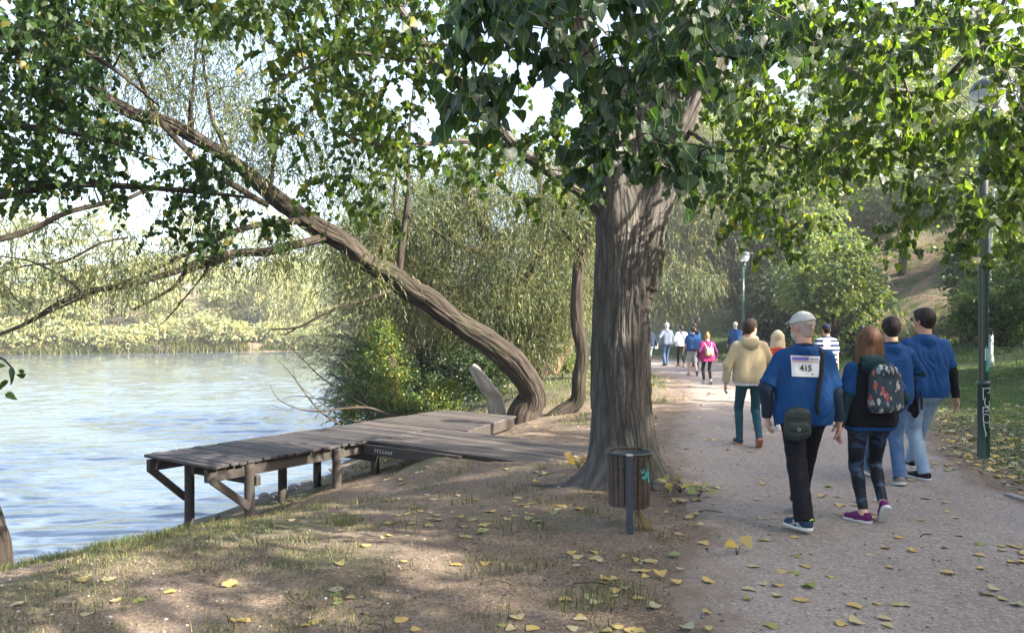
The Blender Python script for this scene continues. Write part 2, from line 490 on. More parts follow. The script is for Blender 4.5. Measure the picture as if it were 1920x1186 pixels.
m, nt, b, o = newmat('dirt_ground'); M_ground = m
v = gpos(nt); sp = N(nt, 'ShaderNodeSeparateXYZ'); nt.links.new(attr(nt, 'cover'), sp.inputs[0])
big = noise(nt, v, .9, 6, .6); mid = noise(nt, v, 7, 6, .7); fine = noise(nt, v, 60, 4, .7)
c = ramp(nt, big, [(.3, (.098, .068, .046)), (.5, (.150, .112, .080)), (.7, (.215, .170, .130))])
c = mix(nt, ramp(nt, mid, [(.35, 0.), (.7, .6)]), c, (.068, .050, .038))
c = mix(nt, ramp(nt, fine, [(.5, 0.), (.72, .75)]), c, (.29, .235, .185))
g2 = noise(nt, v, 30, 4, .75)
c = mix(nt, ramp(nt, g2, [(.52, 0.), (.68, .6)]), c, (.26, .205, .155))
c = mix(nt, ramp(nt, g2, [(.33, .7), (.46, 0.)]), c, (.055, .04, .028))
vo = N(nt, 'ShaderNodeTexVoronoi'); vo.inputs['Scale'].default_value = 42; vo.inputs['Randomness'].default_value = 1; nt.links.new(v, vo.inputs['Vector'])
peb = ramp(nt, vo.outputs['Distance'], [(.13, 1.), (.24, 0.)])
sepc = N(nt, 'ShaderNodeSeparateColor'); nt.links.new(vo.outputs['Color'], sepc.inputs[0])
pm = mth(nt, 'MULTIPLY', peb, mth(nt, 'GREATER_THAN', sepc.outputs[0], .72))
c = mix(nt, mth(nt, 'MULTIPLY', pm, .8), c, ramp(nt, sepc.outputs[1], [(0, (.14, .12, .11)), (1, (.42, .39, .35))]))
gcol = ramp(nt, noise(nt, v, 5, 5, .7), [(.3, (.030, .048, .014)), (.55, (.055, .085, .024)), (.75, (.115, .115, .045))])
dcol = ramp(nt, noise(nt, v, .8, 6, .75), [(.3, (.045, .06, .022)), (.44, (.07, .085, .03)), (.52, (.15, .112, .08)), (.6, (.19, .14, .10)), (.72, (.06, .078, .028))])
gm = mth(nt, 'MULTIPLY', sp.outputs[0], ramp(nt, noise(nt, v, 3.5, 5, .7), [(.3, .35), (.55, 1.)]))
c = mix(nt, gm, c, gcol)
c = mix(nt, sp.outputs[1], c, dcol)
c = mix(nt, sp.outputs[2], c, ramp(nt, mid, [(.35, (.055, .046, .04)), (.65, (.17, .145, .125))]))
nt.links.new(c, b.inputs['Base Color']); b.inputs['Roughness'].default_value = .95; b.inputs['Specular IOR Level'].default_value = .15
h = mth(nt, 'ADD', mth(nt, 'MULTIPLY', fine, .5), mth(nt, 'ADD', mid, mth(nt, 'MULTIPLY', pm, .6)))
p_ = bump(nt, None, noise(nt, v, 3.2, 4, .6), .6, .06)
bump(nt, b, h, .8, .026, p_)
g = mesh_from('ground', np.stack([X, Y, Z], -1).reshape(-1, 3), [F], M_ground, attrs={'cover': cover})
tag(g, kind='structure')

# path: gravel sheet whose edges dive under the ground
m, nt, b, o = newmat('gravel_path'); M_path = m
v = gpos(nt)
big = noise(nt, v, .8, 5, .6); mid = noise(nt, v, 12, 5, .65); fine = noise(nt, v, 110, 3, .7)
c = ramp(nt, big, [(.3, (.175, .145, .122)), (.7, (.25, .212, .182))])
c = mix(nt, ramp(nt, mid, [(.42, 0.), (.75, .5)]), c, (.115, .10, .09))
c = mix(nt, ramp(nt, noise(nt, mapping(nt, v, (1.6, .5, 1)), 1.7, 5, .7), [(.5, 0.), (.66, .55)]), c, (.13, .105, .085))
c = mix(nt, ramp(nt, fine, [(.45, 0.), (.7, .7)]), c, (.36, .315, .275))
c = mix(nt, ramp(nt, fine, [(.28, .7), (.42, 0.)]), c, (.08, .072, .068))
g2 = noise(nt, v, 38, 3, .7)
c = mix(nt, ramp(nt, g2, [(.52, 0.), (.66, .55)]), c, (.38, .335, .295))
c = mix(nt, ramp(nt, g2, [(.34, .6), (.46, 0.)]), c, (.09, .078, .068))
ea = attr(nt, 'edge', 'Fac'); em = mth(nt, 'ADD', ea, mth(nt, 'MULTIPLY', mth(nt, 'SUBTRACT', noise(nt, v, 2.2, 5, .65), .5), 1.6))
dc = ramp(nt, noise(nt, v, 7, 6, .7), [(.3, (.09, .065, .045)), (.55, (.15, .112, .082)), (.75, (.205, .165, .128))])
c = mix(nt, ramp(nt, em, [(.35, 0.), (.85, .95)]), c, mix(nt, ramp(nt, fine, [(.5, 0.), (.72, .6)]), dc, (.29, .235, .185)))
vo = N(nt, 'ShaderNodeTexVoronoi'); vo.inputs['Scale'].default_value = 60; nt.links.new(v, vo.inputs['Vector'])
sepc = N(nt, 'ShaderNodeSeparateColor'); nt.links.new(vo.outputs['Color'], sepc.inputs[0])
pm = mth(nt, 'MULTIPLY', ramp(nt, vo.outputs['Distance'], [(.15, 1.), (.26, 0.)]), mth(nt, 'GREATER_THAN', sepc.outputs[0], .8))
c = mix(nt, pm, c, ramp(nt, sepc.outputs[1], [(0, (.16, .15, .14)), (1, (.5, .47, .44))]))
nt.links.new(c, b.inputs['Base Color']); b.inputs['Roughness'].default_value = .95; b.inputs['Specular IOR Level'].default_value = .15
bump(nt, b, mth(nt, 'ADD', mth(nt, 'MULTIPLY', fine, .6), mth(nt, 'ADD', mid, pm)), .55, .012)
cc, ww = catmull(PC[:, :2], PC[:, 2], .12)
T = np.gradient(cc, axis=0); T /= np.linalg.norm(T, axis=1)[:, None]; Rn = np.stack([T[:, 1], -T[:, 0]], -1)
nt_ = 49; t = np.linspace(-1, 1, nt_)
wn = ww[:, None]*t[None]
edge = np.array([.18*fbm(xyz(cc[:, 0]*1.3+40*sg, cc[:, 1]*1.3), 3, 77) for sg in (-1, 1)])
wn = wn+np.clip(t, 0, 1)**4*edge[1][:, None]+np.clip(-t, 0, 1)**4*edge[0][:, None]
PX = cc[:, 0:1]+Rn[:, 0:1]*wn; PY = cc[:, 1:2]+Rn[:, 1:2]*wn
PZ = Hh(PX, PY, False)+.012*vnoise(xyz(PX*.8, PY*.8), 36)+.02-.055*np.clip((np.abs(t)-.86)/.14, 0, 1)**1.5+.004*vnoise(xyz(PX*5, PY*5), 5)
n1, n2 = PX.shape; idx = np.arange(n1*n2).reshape(n1, n2)
F = np.stack([idx[:-1, :-1], idx[:-1, 1:], idx[1:, 1:], idx[1:, :-1]], -1).reshape(-1, 4)
tag(mesh_from('path', np.stack([PX, PY, PZ], -1).reshape(-1, 3), [F], M_path, attrs={'edge': np.broadcast_to(np.clip((np.abs(t)-.62)/.36, 0, 1), PX.shape).ravel().copy()}), kind='structure')

# flush concrete edging at the path's right side
M_conc = plain('concrete', (.21, .195, .18), .9, 0, .25, 12, .5)
mb = MB()
for k in range(3):
    y0 = 4.9+k*.82; x0 = 4.99-.035*(y0-4); x1 = 4.99-.035*(y0+.8-4)
    an = math.atan2(x1-x0, .8)
    R = np.array([[math.cos(an), math.sin(an), 0], [-math.sin(an), math.cos(an), 0], [0, 0, 1]])
    mb.box(((x0+x1)/2, y0+.4, Hs(x0, y0)-.035), (.09, .8, .14), R, .008)
tag(mb.build('kerb', M_conc), kind='structure')

# water
m, nt, b, o = newmat('water'); v = gpos(nt)
b.inputs['Base Color'].default_value = (.075, .098, .125, 1); b.inputs['Roughness'].default_value = .02
b.inputs['IOR'].default_value = 1.75; b.inputs['Specular IOR Level'].default_value = .5
w1 = noise(nt, mapping(nt, v, (1.0, 3.0, 1), (0, 0, .1)), 7.0, 3, .6)
w2 = noise(nt, mapping(nt, v, (.5, 1.6, 1), (0, 0, .12)), 1.6, 3, .6)
bump(nt, b, mth(nt, 'ADD', mth(nt, 'MULTIPLY', w1, .12), mth(nt, 'MULTIPLY', w2, .35)), 1.0, .045)
wy = [8.0]
while wy[-1] < 112: wy.append(wy[-1]+max(.03, .0042*(wy[-1]-1.5)))
wy = np.array([-60, -30, -12, -4, 0, 3, 5, 6, 7, 7.5]+wy)
wx = [-1.5]
while wx[-1] > -200: wx.append(wx[-1]-max(.085, .0105*(-wx[-1])))
X, Y = np.meshgrid(np.array(wx[::-1]), wy)
def waves(x, y):
    a = .55; xr, yr = x*math.cos(.10)+y*math.sin(.10), -x*math.sin(.10)+y*math.cos(.10)
    h_ = vnoise(xyz(xr*1.1, yr*3.6), 201)*.019+vnoise(xyz(xr*2.4+5, yr*7.5), 202)*.0100+vnoise(xyz(x*.5, y*1.3), 203)*.010
    r1 = 1-np.abs(vnoise(xyz(xr*1.5+9, yr*4.6), 204)); h_ = h_+.011*r1**2
    return h_*np.clip(1.15+.5*vnoise(xyz(x*.16, y*.2), 205), .5, 1.6)
fadeW = np.clip((Y-6)/2, 0, 1)
WZs = WZ-.012+waves(X, Y)*fadeW
idx = np.arange(X.size).reshape(X.shape)
F = np.stack([idx[:-1, :-1], idx[:-1, 1:], idx[1:, 1:], idx[1:, :-1]], -1).reshape(-1, 4)
tag(mesh_from('river_water', np.stack([X, Y, WZs], -1).reshape(-1, 3), [F], m), kind='structure')

# ================================================================ wooden dock
def wood_mat(name, dark, light, gray=.5, rough=.8):
    m, nt, b, o = newmat(name); a = attr(nt, 'bco')
    v = mapping(nt, a, (1, 18, 18))
    n1 = noise(nt, v, 2.2, 6, .65, .4); n2 = noise(nt, a, 1.3, 4, .6)
    c = ramp(nt, n1, [(.3, dark), (.7, light)])
    c = mix(nt, ramp(nt, n2, [(.35, 0.), (.65, gray)]), c, tuple(x*.55 for x in dark))
    g = N(nt, 'ShaderNodeNewGeometry')
    c = mix(nt, 1.0, c, ramp(nt, g.outputs['Random Per Island'], [(0, .65), (1, 1.25)]), 'MULTIPLY')
    nt.links.new(c, b.inputs['Base Color']); b.inputs['Roughness'].default_value = rough
    bump(nt, b, n1, .6, .006)
    return m
M_deck = wood_mat('weathered_deck_wood', (.018, .015, .015), (.060, .050, .047))
M_deck2 = wood_mat('dusty_deck_wood', (.038, .031, .027), (.108, .09, .078))
M_post = wood_mat('dark_wet_wood', (.020, .016, .013), (.065, .050, .038))
L0 = np.array([-4.71, 9.56]); U = np.array([.567, .824]); W = np.array([.824, -.567])
DR = np.array([[W[0], U[0], 0], [W[1], U[1], 0], [0, 0, 1]])   # local x = across the deck, y = along it
def D(t, w, z): return (L0[0]+t*U[0]+w*W[0], L0[1]+t*U[1]+w*W[1], z)
dock = empty('wooden_dock', D(3, .7, -.1), 0, 'T-shaped weathered plank jetty on round posts reaching from the bank over the water', 'jetty')
mb = MB(); t = .0
DKO = np.array(dock.location)
def rot3(ax, a):
    return np.array(Matrix.Rotation(a, 3, ax))
while t < 5.95:
    w = .106+random.uniform(-.006, .006)
    tc = t+w/2
    z = .03+random.uniform(-.004, .004); a0 = -.03+random.uniform(-.02, .025); a1 = 1.48+random.uniform(-.025, .03)
    tilt = random.uniform(-.006, .006)
    Rr = DR@rot3('Y', random.uniform(-.004, .004))@rot3('X', random.uniform(-.012, .012))@rot3('Z', tilt)
    if tc > 4.05:
        z += .012; a1 = 2.12-.23*(tc-4.05)+random.uniform(-.01, .01)
    mb.box(np.array(D(tc, (a0+a1)/2, z-.018))-DKO, (a1-a0, w-.0, .036), Rr, .005, int(tc+random.uniform(-.5, .5) > 3.4))
    if 2.5 < tc < 4.02:
        # the longer boards of the spur sink into the bank
        b0 = a1+.012; b1 = 4.85+random.uniform(-.12, .12); bm = (b0+b1)/2; slope = .045/(b1-b0)
        Rs = DR@rot3('Y', math.atan(slope)+random.uniform(-.003, .003))@rot3('X', random.uniform(-.01, .01))
        mb.box(np.array(D(tc, bm, z-.018-.022))-DKO, (b1-b0, w, .036), Rs, .005, 1)
    t += w+.013
deck = mb.build('deck', [M_deck, M_deck2], dock)
def dpart(name, fn, mat=None):
    q = MB(); fn(q); o = q.build(name, mat or M_post, dock); return o
def beam(w, t0, t1, z=-.095, hh=.15, th=.07):
    dpart('beam', lambda q: q.box(np.array(D((t0+t1)/2, w, z))-DKO, (th, t1-t0, hh), DR, .006))
beam(.12, -.02, 4.0); beam(1.36, -.02, 3.98)
beam(.74, .2, 4.0)
beam(.1, 4.02, 5.9, -.095, .15); 
def fascia(q):
    p0 = np.array(D(4.06, 2.09, .03)); p1 = np.array(D(5.92, 1.66, .03)); c = (p0+p1)/2; d = p1-p0; an = math.atan2(d[0], d[1])
    R = np.array([[math.cos(an), math.sin(an), 0], [-math.sin(an), math.cos(an), 0], [0, 0, 1]])
    q.box(c-DKO+(0, 0, -.09), (.06, np.linalg.norm(d), .18), R, .006)
dpart('edge_board', fascia)
dpart('edge_board', lambda q: q.box(np.array(D(4.03, 1.80, -.065))-DKO, (.58, .045, .12), DR, .006))
dpart('beam', lambda q: q.box(np.array(D(2.44, 2.35, -.09))-DKO, (1.75, .07, .14), DR, .006))
dpart('cross_beam', lambda q: q.box(np.array(D(.62, .74, -.235))-DKO, (1.5, .07, .12), DR, .006))
dpart('cross_beam', lambda q: q.box(np.array(D(2.62, .74, -.235))-DKO, (1.5, .07, .12), DR, .006))
def post(w, t, r=.062, top=-.02):
    x, y, _ = D(t, w, 0); zb = Hs(x, y)-.25
    q = MB(); tube(q, [(x-DKO[0], y-DKO[1], zb-DKO[2]), (x-DKO[0]+.004, y-DKO[1], (zb+top)/2-DKO[2]), (x-DKO[0], y-DKO[1], top-DKO[2])], [r*1.05, r, r], 20, .06, .0015, 7)
    q.build('post', M_post, dock, True)
    return x, y
post(.2, .50); post(1.40, .55); post(.55, 1.72); post(1.42, 1.95); post(1.45, 2.66); post(.15, 2.7)
def brace(w, t0, z0, t1, z1):
    p0 = np.array(D(t0, w, z0)); p1 = np.array(D(t1, w, z1)); d = p1-p0; L = np.linalg.norm(d)
    uy = d/L; ux = np.array([W[0], W[1], 0]); uz = np.cross(ux, uy)
    dpart('brace', lambda q: q.box((p0+p1)/2-DKO, (.045, L, .09), np.stack([ux, uy, uz], 1), .005))
brace(.12, .0, -.13, .50, -.60); brace(1.45, .0, -.13, .52, -.55)
# small chalk scribble on the spur's side beam
M_chalk = plain('white_paint', (.62, .62, .6), .7, 0, .1, 30, 0)
def strokes(mb, pts, wdt, to3, n_off=0):
    """flat ribbon strokes; pts in 2-D, to3 maps them to 3-D points"""
    pts = np.array(pts, float); d = np.gradient(pts, axis=0); d /= np.linalg.norm(d, axis=1)[:, None]+1e-9
    nn = np.stack([-d[:, 1], d[:, 0]], -1)*wdt/2
    V = np.array([to3(*p) for q in zip(pts+nn, pts-nn) for p in q]); n = len(pts)
    F = np.array([[2*k, 2*k+1, 2*k+3, 2*k+2] for k in range(n-1)])
    mb.add(V, [F])
q = MB()
for k in range(7):
    s0 = 1.72+k*.05
    pts = [(s0+.014*math.cos(a), -.09+.022*math.sin(a)) for a in np.linspace(.5*k, 4.5+.5*k, 9)]
    strokes(q, pts, .007, lambda a, z: np.array(D(2.402, a, z))-DKO)
q.build('scribble', M_chalk, dock)

# ================================================================ litter bin
M_slat = wood_mat('bin_slat_wood', (.050, .034, .024), (.125, .088, .066), .6)
M_bluemetal = plain('slate_blue_painted_steel', (.030, .044, .062), .5, .0, .2, 30, .2)
M_darksteel = plain('dark_galvanised_steel', (.055, .065, .065), .45, .6, .3, 25, .2)
BX, BY = .985, 6.27; BZ = Hs(BX, BY)
bin_ = empty('litter_bin', (BX, BY, BZ), 0, 'small round wooden slatted litter bin on a blue post in front of the big trunk', 'litter bin')
q = MB(); ns = 21
for k in range(ns):
    a = 2*math.pi*k/ns; R = rot3('Z', a+math.pi/2)@rot3('X', .035)
    q.box((.172*math.cos(a), .172*math.sin(a), .395+random.uniform(-.006, .006)), (.045, .016, .45+random.uniform(-.01, .01)), R, .003)
q.build('slat_ring', M_slat, bin_)
def ring(q, r0, z0, z1, r1=None, seg=48, th=.006):
    r1 = r1 or r0; a = np.linspace(0, 2*math.pi, seg, endpoint=False); V = []
    for (r, z) in ((r0, z0), (r1, z1), (r1-th, z1), (r0-th, z0)):
        V.append(np.stack([r*np.cos(a), r*np.sin(a), a*0+z], -1))
    V = np.vstack(V); i = np.arange(seg); j = (i+1) % seg
    F = np.vstack([np.stack([i+seg*k, j+seg*k, j+seg*((k+1) % 4), i+seg*((k+1) % 4)], -1) for k in range(4)])
    q.add(V, [F])
q = MB(); ring(q, .155, .19, .60, .165, th=.004); 
a = np.linspace(0, 2*math.pi, 48, endpoint=False)
q.add(np.vstack([np.stack([.152*np.cos(a), .152*np.sin(a), a*0+.195], -1), [[0, 0, .195]]]), [np.array([[i, (i+1) % 48, 48] for i in range(48)])])
q.build('liner', M_darksteel, bin_, True)
q = MB(); ring(q, .196, .605, .622, seg=64, th=.02); q.build('rim', M_darksteel, bin_, True)
q = MB(); q.box((-.035, -.235, .29), (.05, .05, .66), None, .006); po = q.build('post', M_bluemetal, bin_)
q = MB(); q.box((-.035, -.235, .625), (.056, .056, .012), None, .004); q.build('cap', plain('worn_cap', (.35, .33, .3), .6), po)
q = MB(); q.box((-.035, -.2, .54), (.09, .03, .03), None, .004); q.build('bracket', M_darksteel, po)
M_teal = plain('teal_spray_paint', (.03, .27, .27), .6, 0, .2, 40, 0)
q = MB()
for (a0, z0, pts) in ((0, 0, [(.06, .50), (.068, .47), (.078, .47), (.085, .5)]), (0, 0, [(.10, .52), (.104, .49), (.112, .485)]),
                      (0, 0, [(.07, .44), (.078, .42), (.092, .425), (.10, .445), (.108, .47)]), (0, 0, [(.122, .55), (.126, .5), (.125, .43), (.13, .38)]),
                      (0, 0, [(.085, .435), (.1, .43), (.115, .455)])):
    pp = np.array(pts); pp = np.stack([np.interp(np.linspace(0, 1, 14), np.linspace(0, 1, len(pp)), pp[:, i]) for i in (0, 1)], -1)
    strokes(q, pp, .018, lambda s, z: (.1835*math.sin(s/.185*1.25), -.1835*math.cos(s/.185*1.25), z-.0))
q.build('paint_mark', M_teal, bin_)

# ================================================================ lamp posts
M_green = plain('dark_green_painted_steel', (.008, .036, .028), .35, .0, .3, 18, .12)
M_dome = plain('grey_lamp_dome', (.05, .065, .075), .4, .1, .15, 12, .05)
m, nt, b, o = newmat('clear_lamp_bowl'); M_bowl = m
b.inputs['Base Color'].default_value = (.8, .83, .85, 1); b.inputs['Roughness'].default_value = .12; b.inputs['Alpha'].default_value = .38
M_rust = plain('rusty_strip', (.16, .10, .045), .7, .2, .4, 16, .2)
def lathe(q, prof, seg=32, c=(0, 0, 0), mi=0):
    a = np.linspace(0, 2*math.pi, seg, endpoint=False); n = len(prof)
    V = np.vstack([np.stack([r*np.cos(a)+c[0], r*np.sin(a)+c[1], a*0+z+c[2]], -1) for r, z in prof])
    idx = np.arange(n*seg).reshape(n, seg); nx_ = np.roll(idx, -1, 1)
    q.add(V, [np.stack([idx[:-1], nx_[:-1], nx_[1:], idx[1:]], -1).reshape(-1, 4)], None, mi)
def street_lamp(x, y, label, detail):
    z = Hs(x, y); r = empty('street_lamp', (x, y, z), 0, label, 'street lamp', 'park lamp posts')
    q = MB(); lathe(q, [(.0, 0), (.085, -.05), (.085, 0.0), (.073, .03), (.073, .92), (.083, .935), (.083, .965), (.06, .985), (.0, .985)]); q.build('sleeve', M_green, r, True)
    q = MB(); lathe(q, [(.058, .9), (.058, 2.6), (.056, 4.22), (.0, 4.22)]); q.build('pole', M_green, r, True)
    q = MB(); lathe(q, [(.03, 4.0), (.075, 4.05), (.075, 4.12), (.05, 4.15), (.10, 4.2), (.12, 4.24), (0, 4.24)], c=(.04, 0, .18)); q.build('lamp_holder', M_green, r, True)
    q = MB(); lathe(q, [(.115, 4.23), (.16, 4.28), (.19, 4.36), (.2, 4.46), (.2, 4.53)], c=(.06, 0, .18)); q.build('lamp_bowl', M_bowl, r, True)
    q = MB(); lathe(q, [(.0, 4.5), (.215, 4.5), (.222, 4.525), (.205, 4.58), (.16, 4.63), (.09, 4.66), (.0, 4.67)], c=(.075, 0, .18)); q.build('lamp_dome', M_dome, r, True)
    if detail:
        def wrap(rr):
            return lambda s, zz: (rr*math.sin(s/rr), -rr*math.cos(s/rr), zz)
        q = MB(); ss = np.linspace(1.0, 4.0, 30)
        strokes(q, [(-.045, t) for t in ss], .016, wrap(.0592)); q.build('cable_strip', M_rust, r)
        q = MB()    # white spray letters C U R O one above the other
        L = [[(.05, .86), (.05, .90), (-.045, .89), (-.045, .88), (-.045, .76), (-.035, .745)], [(.05, .86), (.05, .84), (-.0, .835)],
             [(-.05, .9), (-.06, .9)], [(-.02, .78), (-.03, .70), (-.01, .665), (.03, .67), (.04, .74)],
             [(-.045, .66), (-.045, .60), (-.05, .57)], [(-.045, .65), (.01, .655), (.015, .61), (-.03, .605)], [(.015, .66), (.035, .64), (.035, .58)],
             [(-.04, .56), (-.045, .48), (-.01, .455), (.035, .47), (.04, .54), (.0, .57), (-.04, .56)], [(-.04, .46), (-.03, .38), (-.01, .31), (-.02, .285)], [(.03, .46), (.035, .40)]]
        for l in L:
            l = np.array(l); k = len(l)
            u = np.linspace(0, k-1, k*6); l2 = np.stack([np.interp(u, range(k), l[:, i]) for i in (0, 1)], -1)
            strokes(q, l2, .009, wrap(.0745))
        q.build('graffiti', M_chalk, r)
        q = MB()
        for s0 in np.linspace(.0, .07, 9):
            strokes(q, [(s0, 1.13+.03*vnoise(np.array([s0*30, 0, 0]))), (s0, 1.25), (s0, 1.5+2.2*(s0-.03)-.1*abs(math.sin(s0*90)))], .0105, wrap(.0594))
        q.build('paint_patch', M_teal, r)
        q = MB()
        strokes(q, [(.0, 1.25), (.0, 1.31), (.0, 1.4)], .035, wrap(.0605)); q.build('torn_sticker', M_chalk, r)
        for pp_, w_ in (([(.052, 1.27), (.052, 1.38)], .03), ([(.04, 1.86), (.055, 1.9)], .02)):
            q = MB(); strokes(q, pp_, w_, wrap(.0605)); q.build('torn_sticker', M_chalk, r)
    return r
street_lamp(6.03, 9.55, 'dark green lamp post with white graffiti at the lawn edge', True)
street_lamp(9.9, 32, 'thin green lamp post far along the path with clear globe', False)
# ================================================================ foliage kit
def leaf_template(kind):
    if kind == 'poplar_hi':
        yo = [(0, 0), (.30, -.02), (.53, .10), (.57, .27), (.47, .47), (.28, .70), (.11, .88), (0, 1.02)]
        mid = [(0, 0), (0, .2), (0, .5), (0, .8), (0, 1.02)]
        V = [(x, y, -.10*abs(x)-.16*(y-.3)**2+.0) for x, y in mid]
        R = [(x, y, .22*x*x*1.2+.10*abs(x)*math.cos(y*9)-.16*(y-.3)**2) for x, y in yo[1:-1]]
        Lf = [(-x, y, z-.05*abs(x)) for x, y, z in R]
        V = V+R+Lf; r = 5; l = 11
        T = []
        for (o, fl) in ((r, 0), (l, 1)):
            tt = [(0, o, o+1), (0, o+1, 1), (1, o+1, o+2), (1, o+2, 2), (2, o+2, o+3), (2, o+3, 3), (3, o+3, o+4), (3, o+4, o+5), (3, o+5, 4)]
            T += [t[::-1] if fl else t for t in tt]
        V += [(-.012, 0, 0), (.012, 0, 0), (.012, -.55, .18), (-.012, -.55, .18), (-.012, -.25, .02), (.012, -.25, .02)]; p = 17
        T += [(0, p+4, p), (0, p+5, p+4), (p+4, p+5, p+2), (p+4, p+2, p+3), (0, p+1, p+5)]
        uv = [(v[0], v[1]) for v in V]
        return np.array(V, float), np.array(T), np.array(uv)
    if kind == 'poplar':
        V = [(0, 0, 0), (0, .5, -.05), (0, 1.0, -.12), (.42, .04, .08), (.54, .3, .08), (.25, .72, 0), (-.42, .04, .05), (-.54, .3, .05), (-.25, .72, 0)]
        T = [(0, 3, 4), (0, 4, 1), (1, 4, 5), (1, 5, 2), (0, 7, 6), (0, 1, 7), (1, 8, 7), (1, 2, 8)]
        return np.array(V, float), np.array(T), None
    if kind == 'willow':      # thin lance leaf
        V = [(0, 0, 0), (.10, .35, .02), (0, 1, -.14), (-.10, .35, .02)]
        return np.array(V, float), np.array([(0, 1, 2), (0, 2, 3)]), None
    if kind == 'oval':
        V = [(0, 0, 0), (.27, .35, .04), (0, .8, -.1), (-.27, .35, .04)]
        return np.array(V, float), np.array([(0, 1, 2), (0, 2, 3)]), None
def frames(dirs, nrm):
    d = dirs/np.linalg.norm(dirs, axis=1)[:, None]
    x = np.cross(d, nrm); x /= np.linalg.norm(x, axis=1)[:, None]+1e-9
    z = np.cross(x, d)
    return np.stack([x, d, z], -1)       # columns: across, along, normal
def scatter(kind, pos, dirs, nrm, size):
    V, T, uv = leaf_template(kind)
    R = frames(dirs, nrm)*np.asarray(size)[:, None, None]
    W_ = np.einsum('nij,kj->nki', R, V)+pos[:, None]
    n, k = len(pos), len(V)
    F = (T[None]+(np.arange(n)*k)[:, None, None]).reshape(-1, 3)
    return W_.reshape(-1, 3), F, (np.tile(uv, (n, 1)) if uv is not None else None)
def unit(n):
    v = rng.normal(size=(n, 3)); return v/np.linalg.norm(v, axis=1)[:, None]

class Wood:
    """tree skeleton: limbs are tubes, nodes let later branches find the nearest wood"""
    def __init__(s, origin):
        s.mb = MB(); s.o = np.array(origin, float); s.P = []; s.R = []; s.seed = rng.integers(1, 99)
    def limb(s, pts, rad, seg=10, step=.2, bark=0, furrow=9, jit=.25):
        s.seed += 1
        c, r = tube(s.mb, np.array(pts)-s.o, rad, seg, step, bark, furrow, jit, seed=int(s.seed))
        s.P += list(c+s.o); s.R += list(r)
    def grow(s, target, rmax=.03, sag=.12, seg=5, end=.004, jit=.5):
        Pn = np.array(s.P); t = np.array(target); d = np.linalg.norm(Pn-t, axis=1)+.25*np.maximum(Pn[:, 2]-t[2], 0)
        i = int(np.argmin(d)); a = Pn[i]; L = np.linalg.norm(t-a)
        if L < .08: return
        r0 = min(s.R[i]*.6, rmax, .006+.014*L)
        up = np.array([0, 0, 1.])
        m1 = a+(t-a)*.35+up*sag*L+rng.normal(size=3)*.05*L; m2 = a+(t-a)*.7+up*sag*L*.8+rng.normal(size=3)*.06*L
        s.seed += 1
        c, r = tube(s.mb, np.array([a, m1, m2, t])-s.o, [r0, r0*.75, max(r0*.5, end), end], seg, max(.08, L/8), 0, 9, jit, caps=False, seed=int(s.seed))
        s.P += list(c+s.o); s.R += list(r)
    def build(s, name, mat, parent):
        return s.mb.build(name, mat, parent, True)

def hanging_twigs(centres, rad, per, leaves, kind, size, twig_len, droop=.7, wood=None, spread=.5, leafdir=.6, flat=0.0):
    """twigs around each centre with leaves along them; returns leaf arrays"""
    n = len(centres)*per
    c = np.repeat(centres, per, 0); rr = np.repeat(np.broadcast_to(rad, (len(centres),)), per)
    st = c+unit(n)*(rng.uniform(0, 1, n)**.5*rr)[:, None]*[1, 1, .7]
    az = rng.uniform(0, 2*math.pi, n); out = np.stack([np.cos(az), np.sin(az), rng.uniform(-.2, .5, n)], -1)
    L = twig_len*rng.uniform(.6, 1.3, n)
    t = (np.arange(leaves)+rng.uniform(.2, .8, (n, leaves)))/leaves
    pos = st[:, None]+out[:, None]*(L[:, None]*t*(1-.45*droop*t))[..., None]
    pos[..., 2] -= droop*L[:, None]*t**2
    tan = out[:, None]*(1-.9*droop*t[..., None])+np.array([0, 0, -1.])*(1.6*droop*t[..., None])
    tan = tan/np.linalg.norm(tan, axis=-1)[..., None]
    pos = pos.reshape(-1, 3); tan = tan.reshape(-1, 3); m = len(pos)
    side = unit(m); d = tan*(1-leafdir)+side*leafdir+np.array([0, 0, -.35])
    nrm = unit(m)
    sz = size*rng.uniform(.65, 1.2, m)
    if wood is not None:
        for k in range(n):
            a = st[k]; b = a+out[k]*L[k]*.45*(1-.2*droop)-[0, 0, droop*L[k]*.25]; e = a+out[k]*L[k]*(1-.45*droop)-[0, 0, droop*L[k]]
            tube(wood.mb, np.array([a, b, e])-wood.o, [.0035, .0026, .0016], 3, 9, caps=False, raw=True)
    return pos, d, nrm, sz
def crown(name, mat, parent, o, kind, parts):
    V, Fs, UV = [], [], []; n = 0
    for pos, d, nr, sz in parts:
        v, f, uv = scatter(kind, pos-np.array(o), d, nr, sz)
        V.append(v); Fs.append(f+n); n += len(v)
        if uv is not None: UV.append(uv)
    return mesh_from(name, np.vstack(V), [np.vstack(Fs)], mat, parent, True, uv=np.vstack(UV) if UV else None)
def in_ell(n, c, r, shell=.35):
    u = unit(n); k = rng.uniform(shell, 1, n)**(1/2.2)
    return np.array(c)+u*k[:, None]*np.array(r)
def pxblob(n, x0, x1, y0, y1, Y0, Y1):
    px = rng.uniform(x0, x1, n); py = rng.uniform(y0, y1, n); Yv = rng.uniform(Y0, Y1, n)
    return np.stack([(px-960)/FPX*Yv, Yv, CAMZ-(py-610)/FPX*Yv], -1)

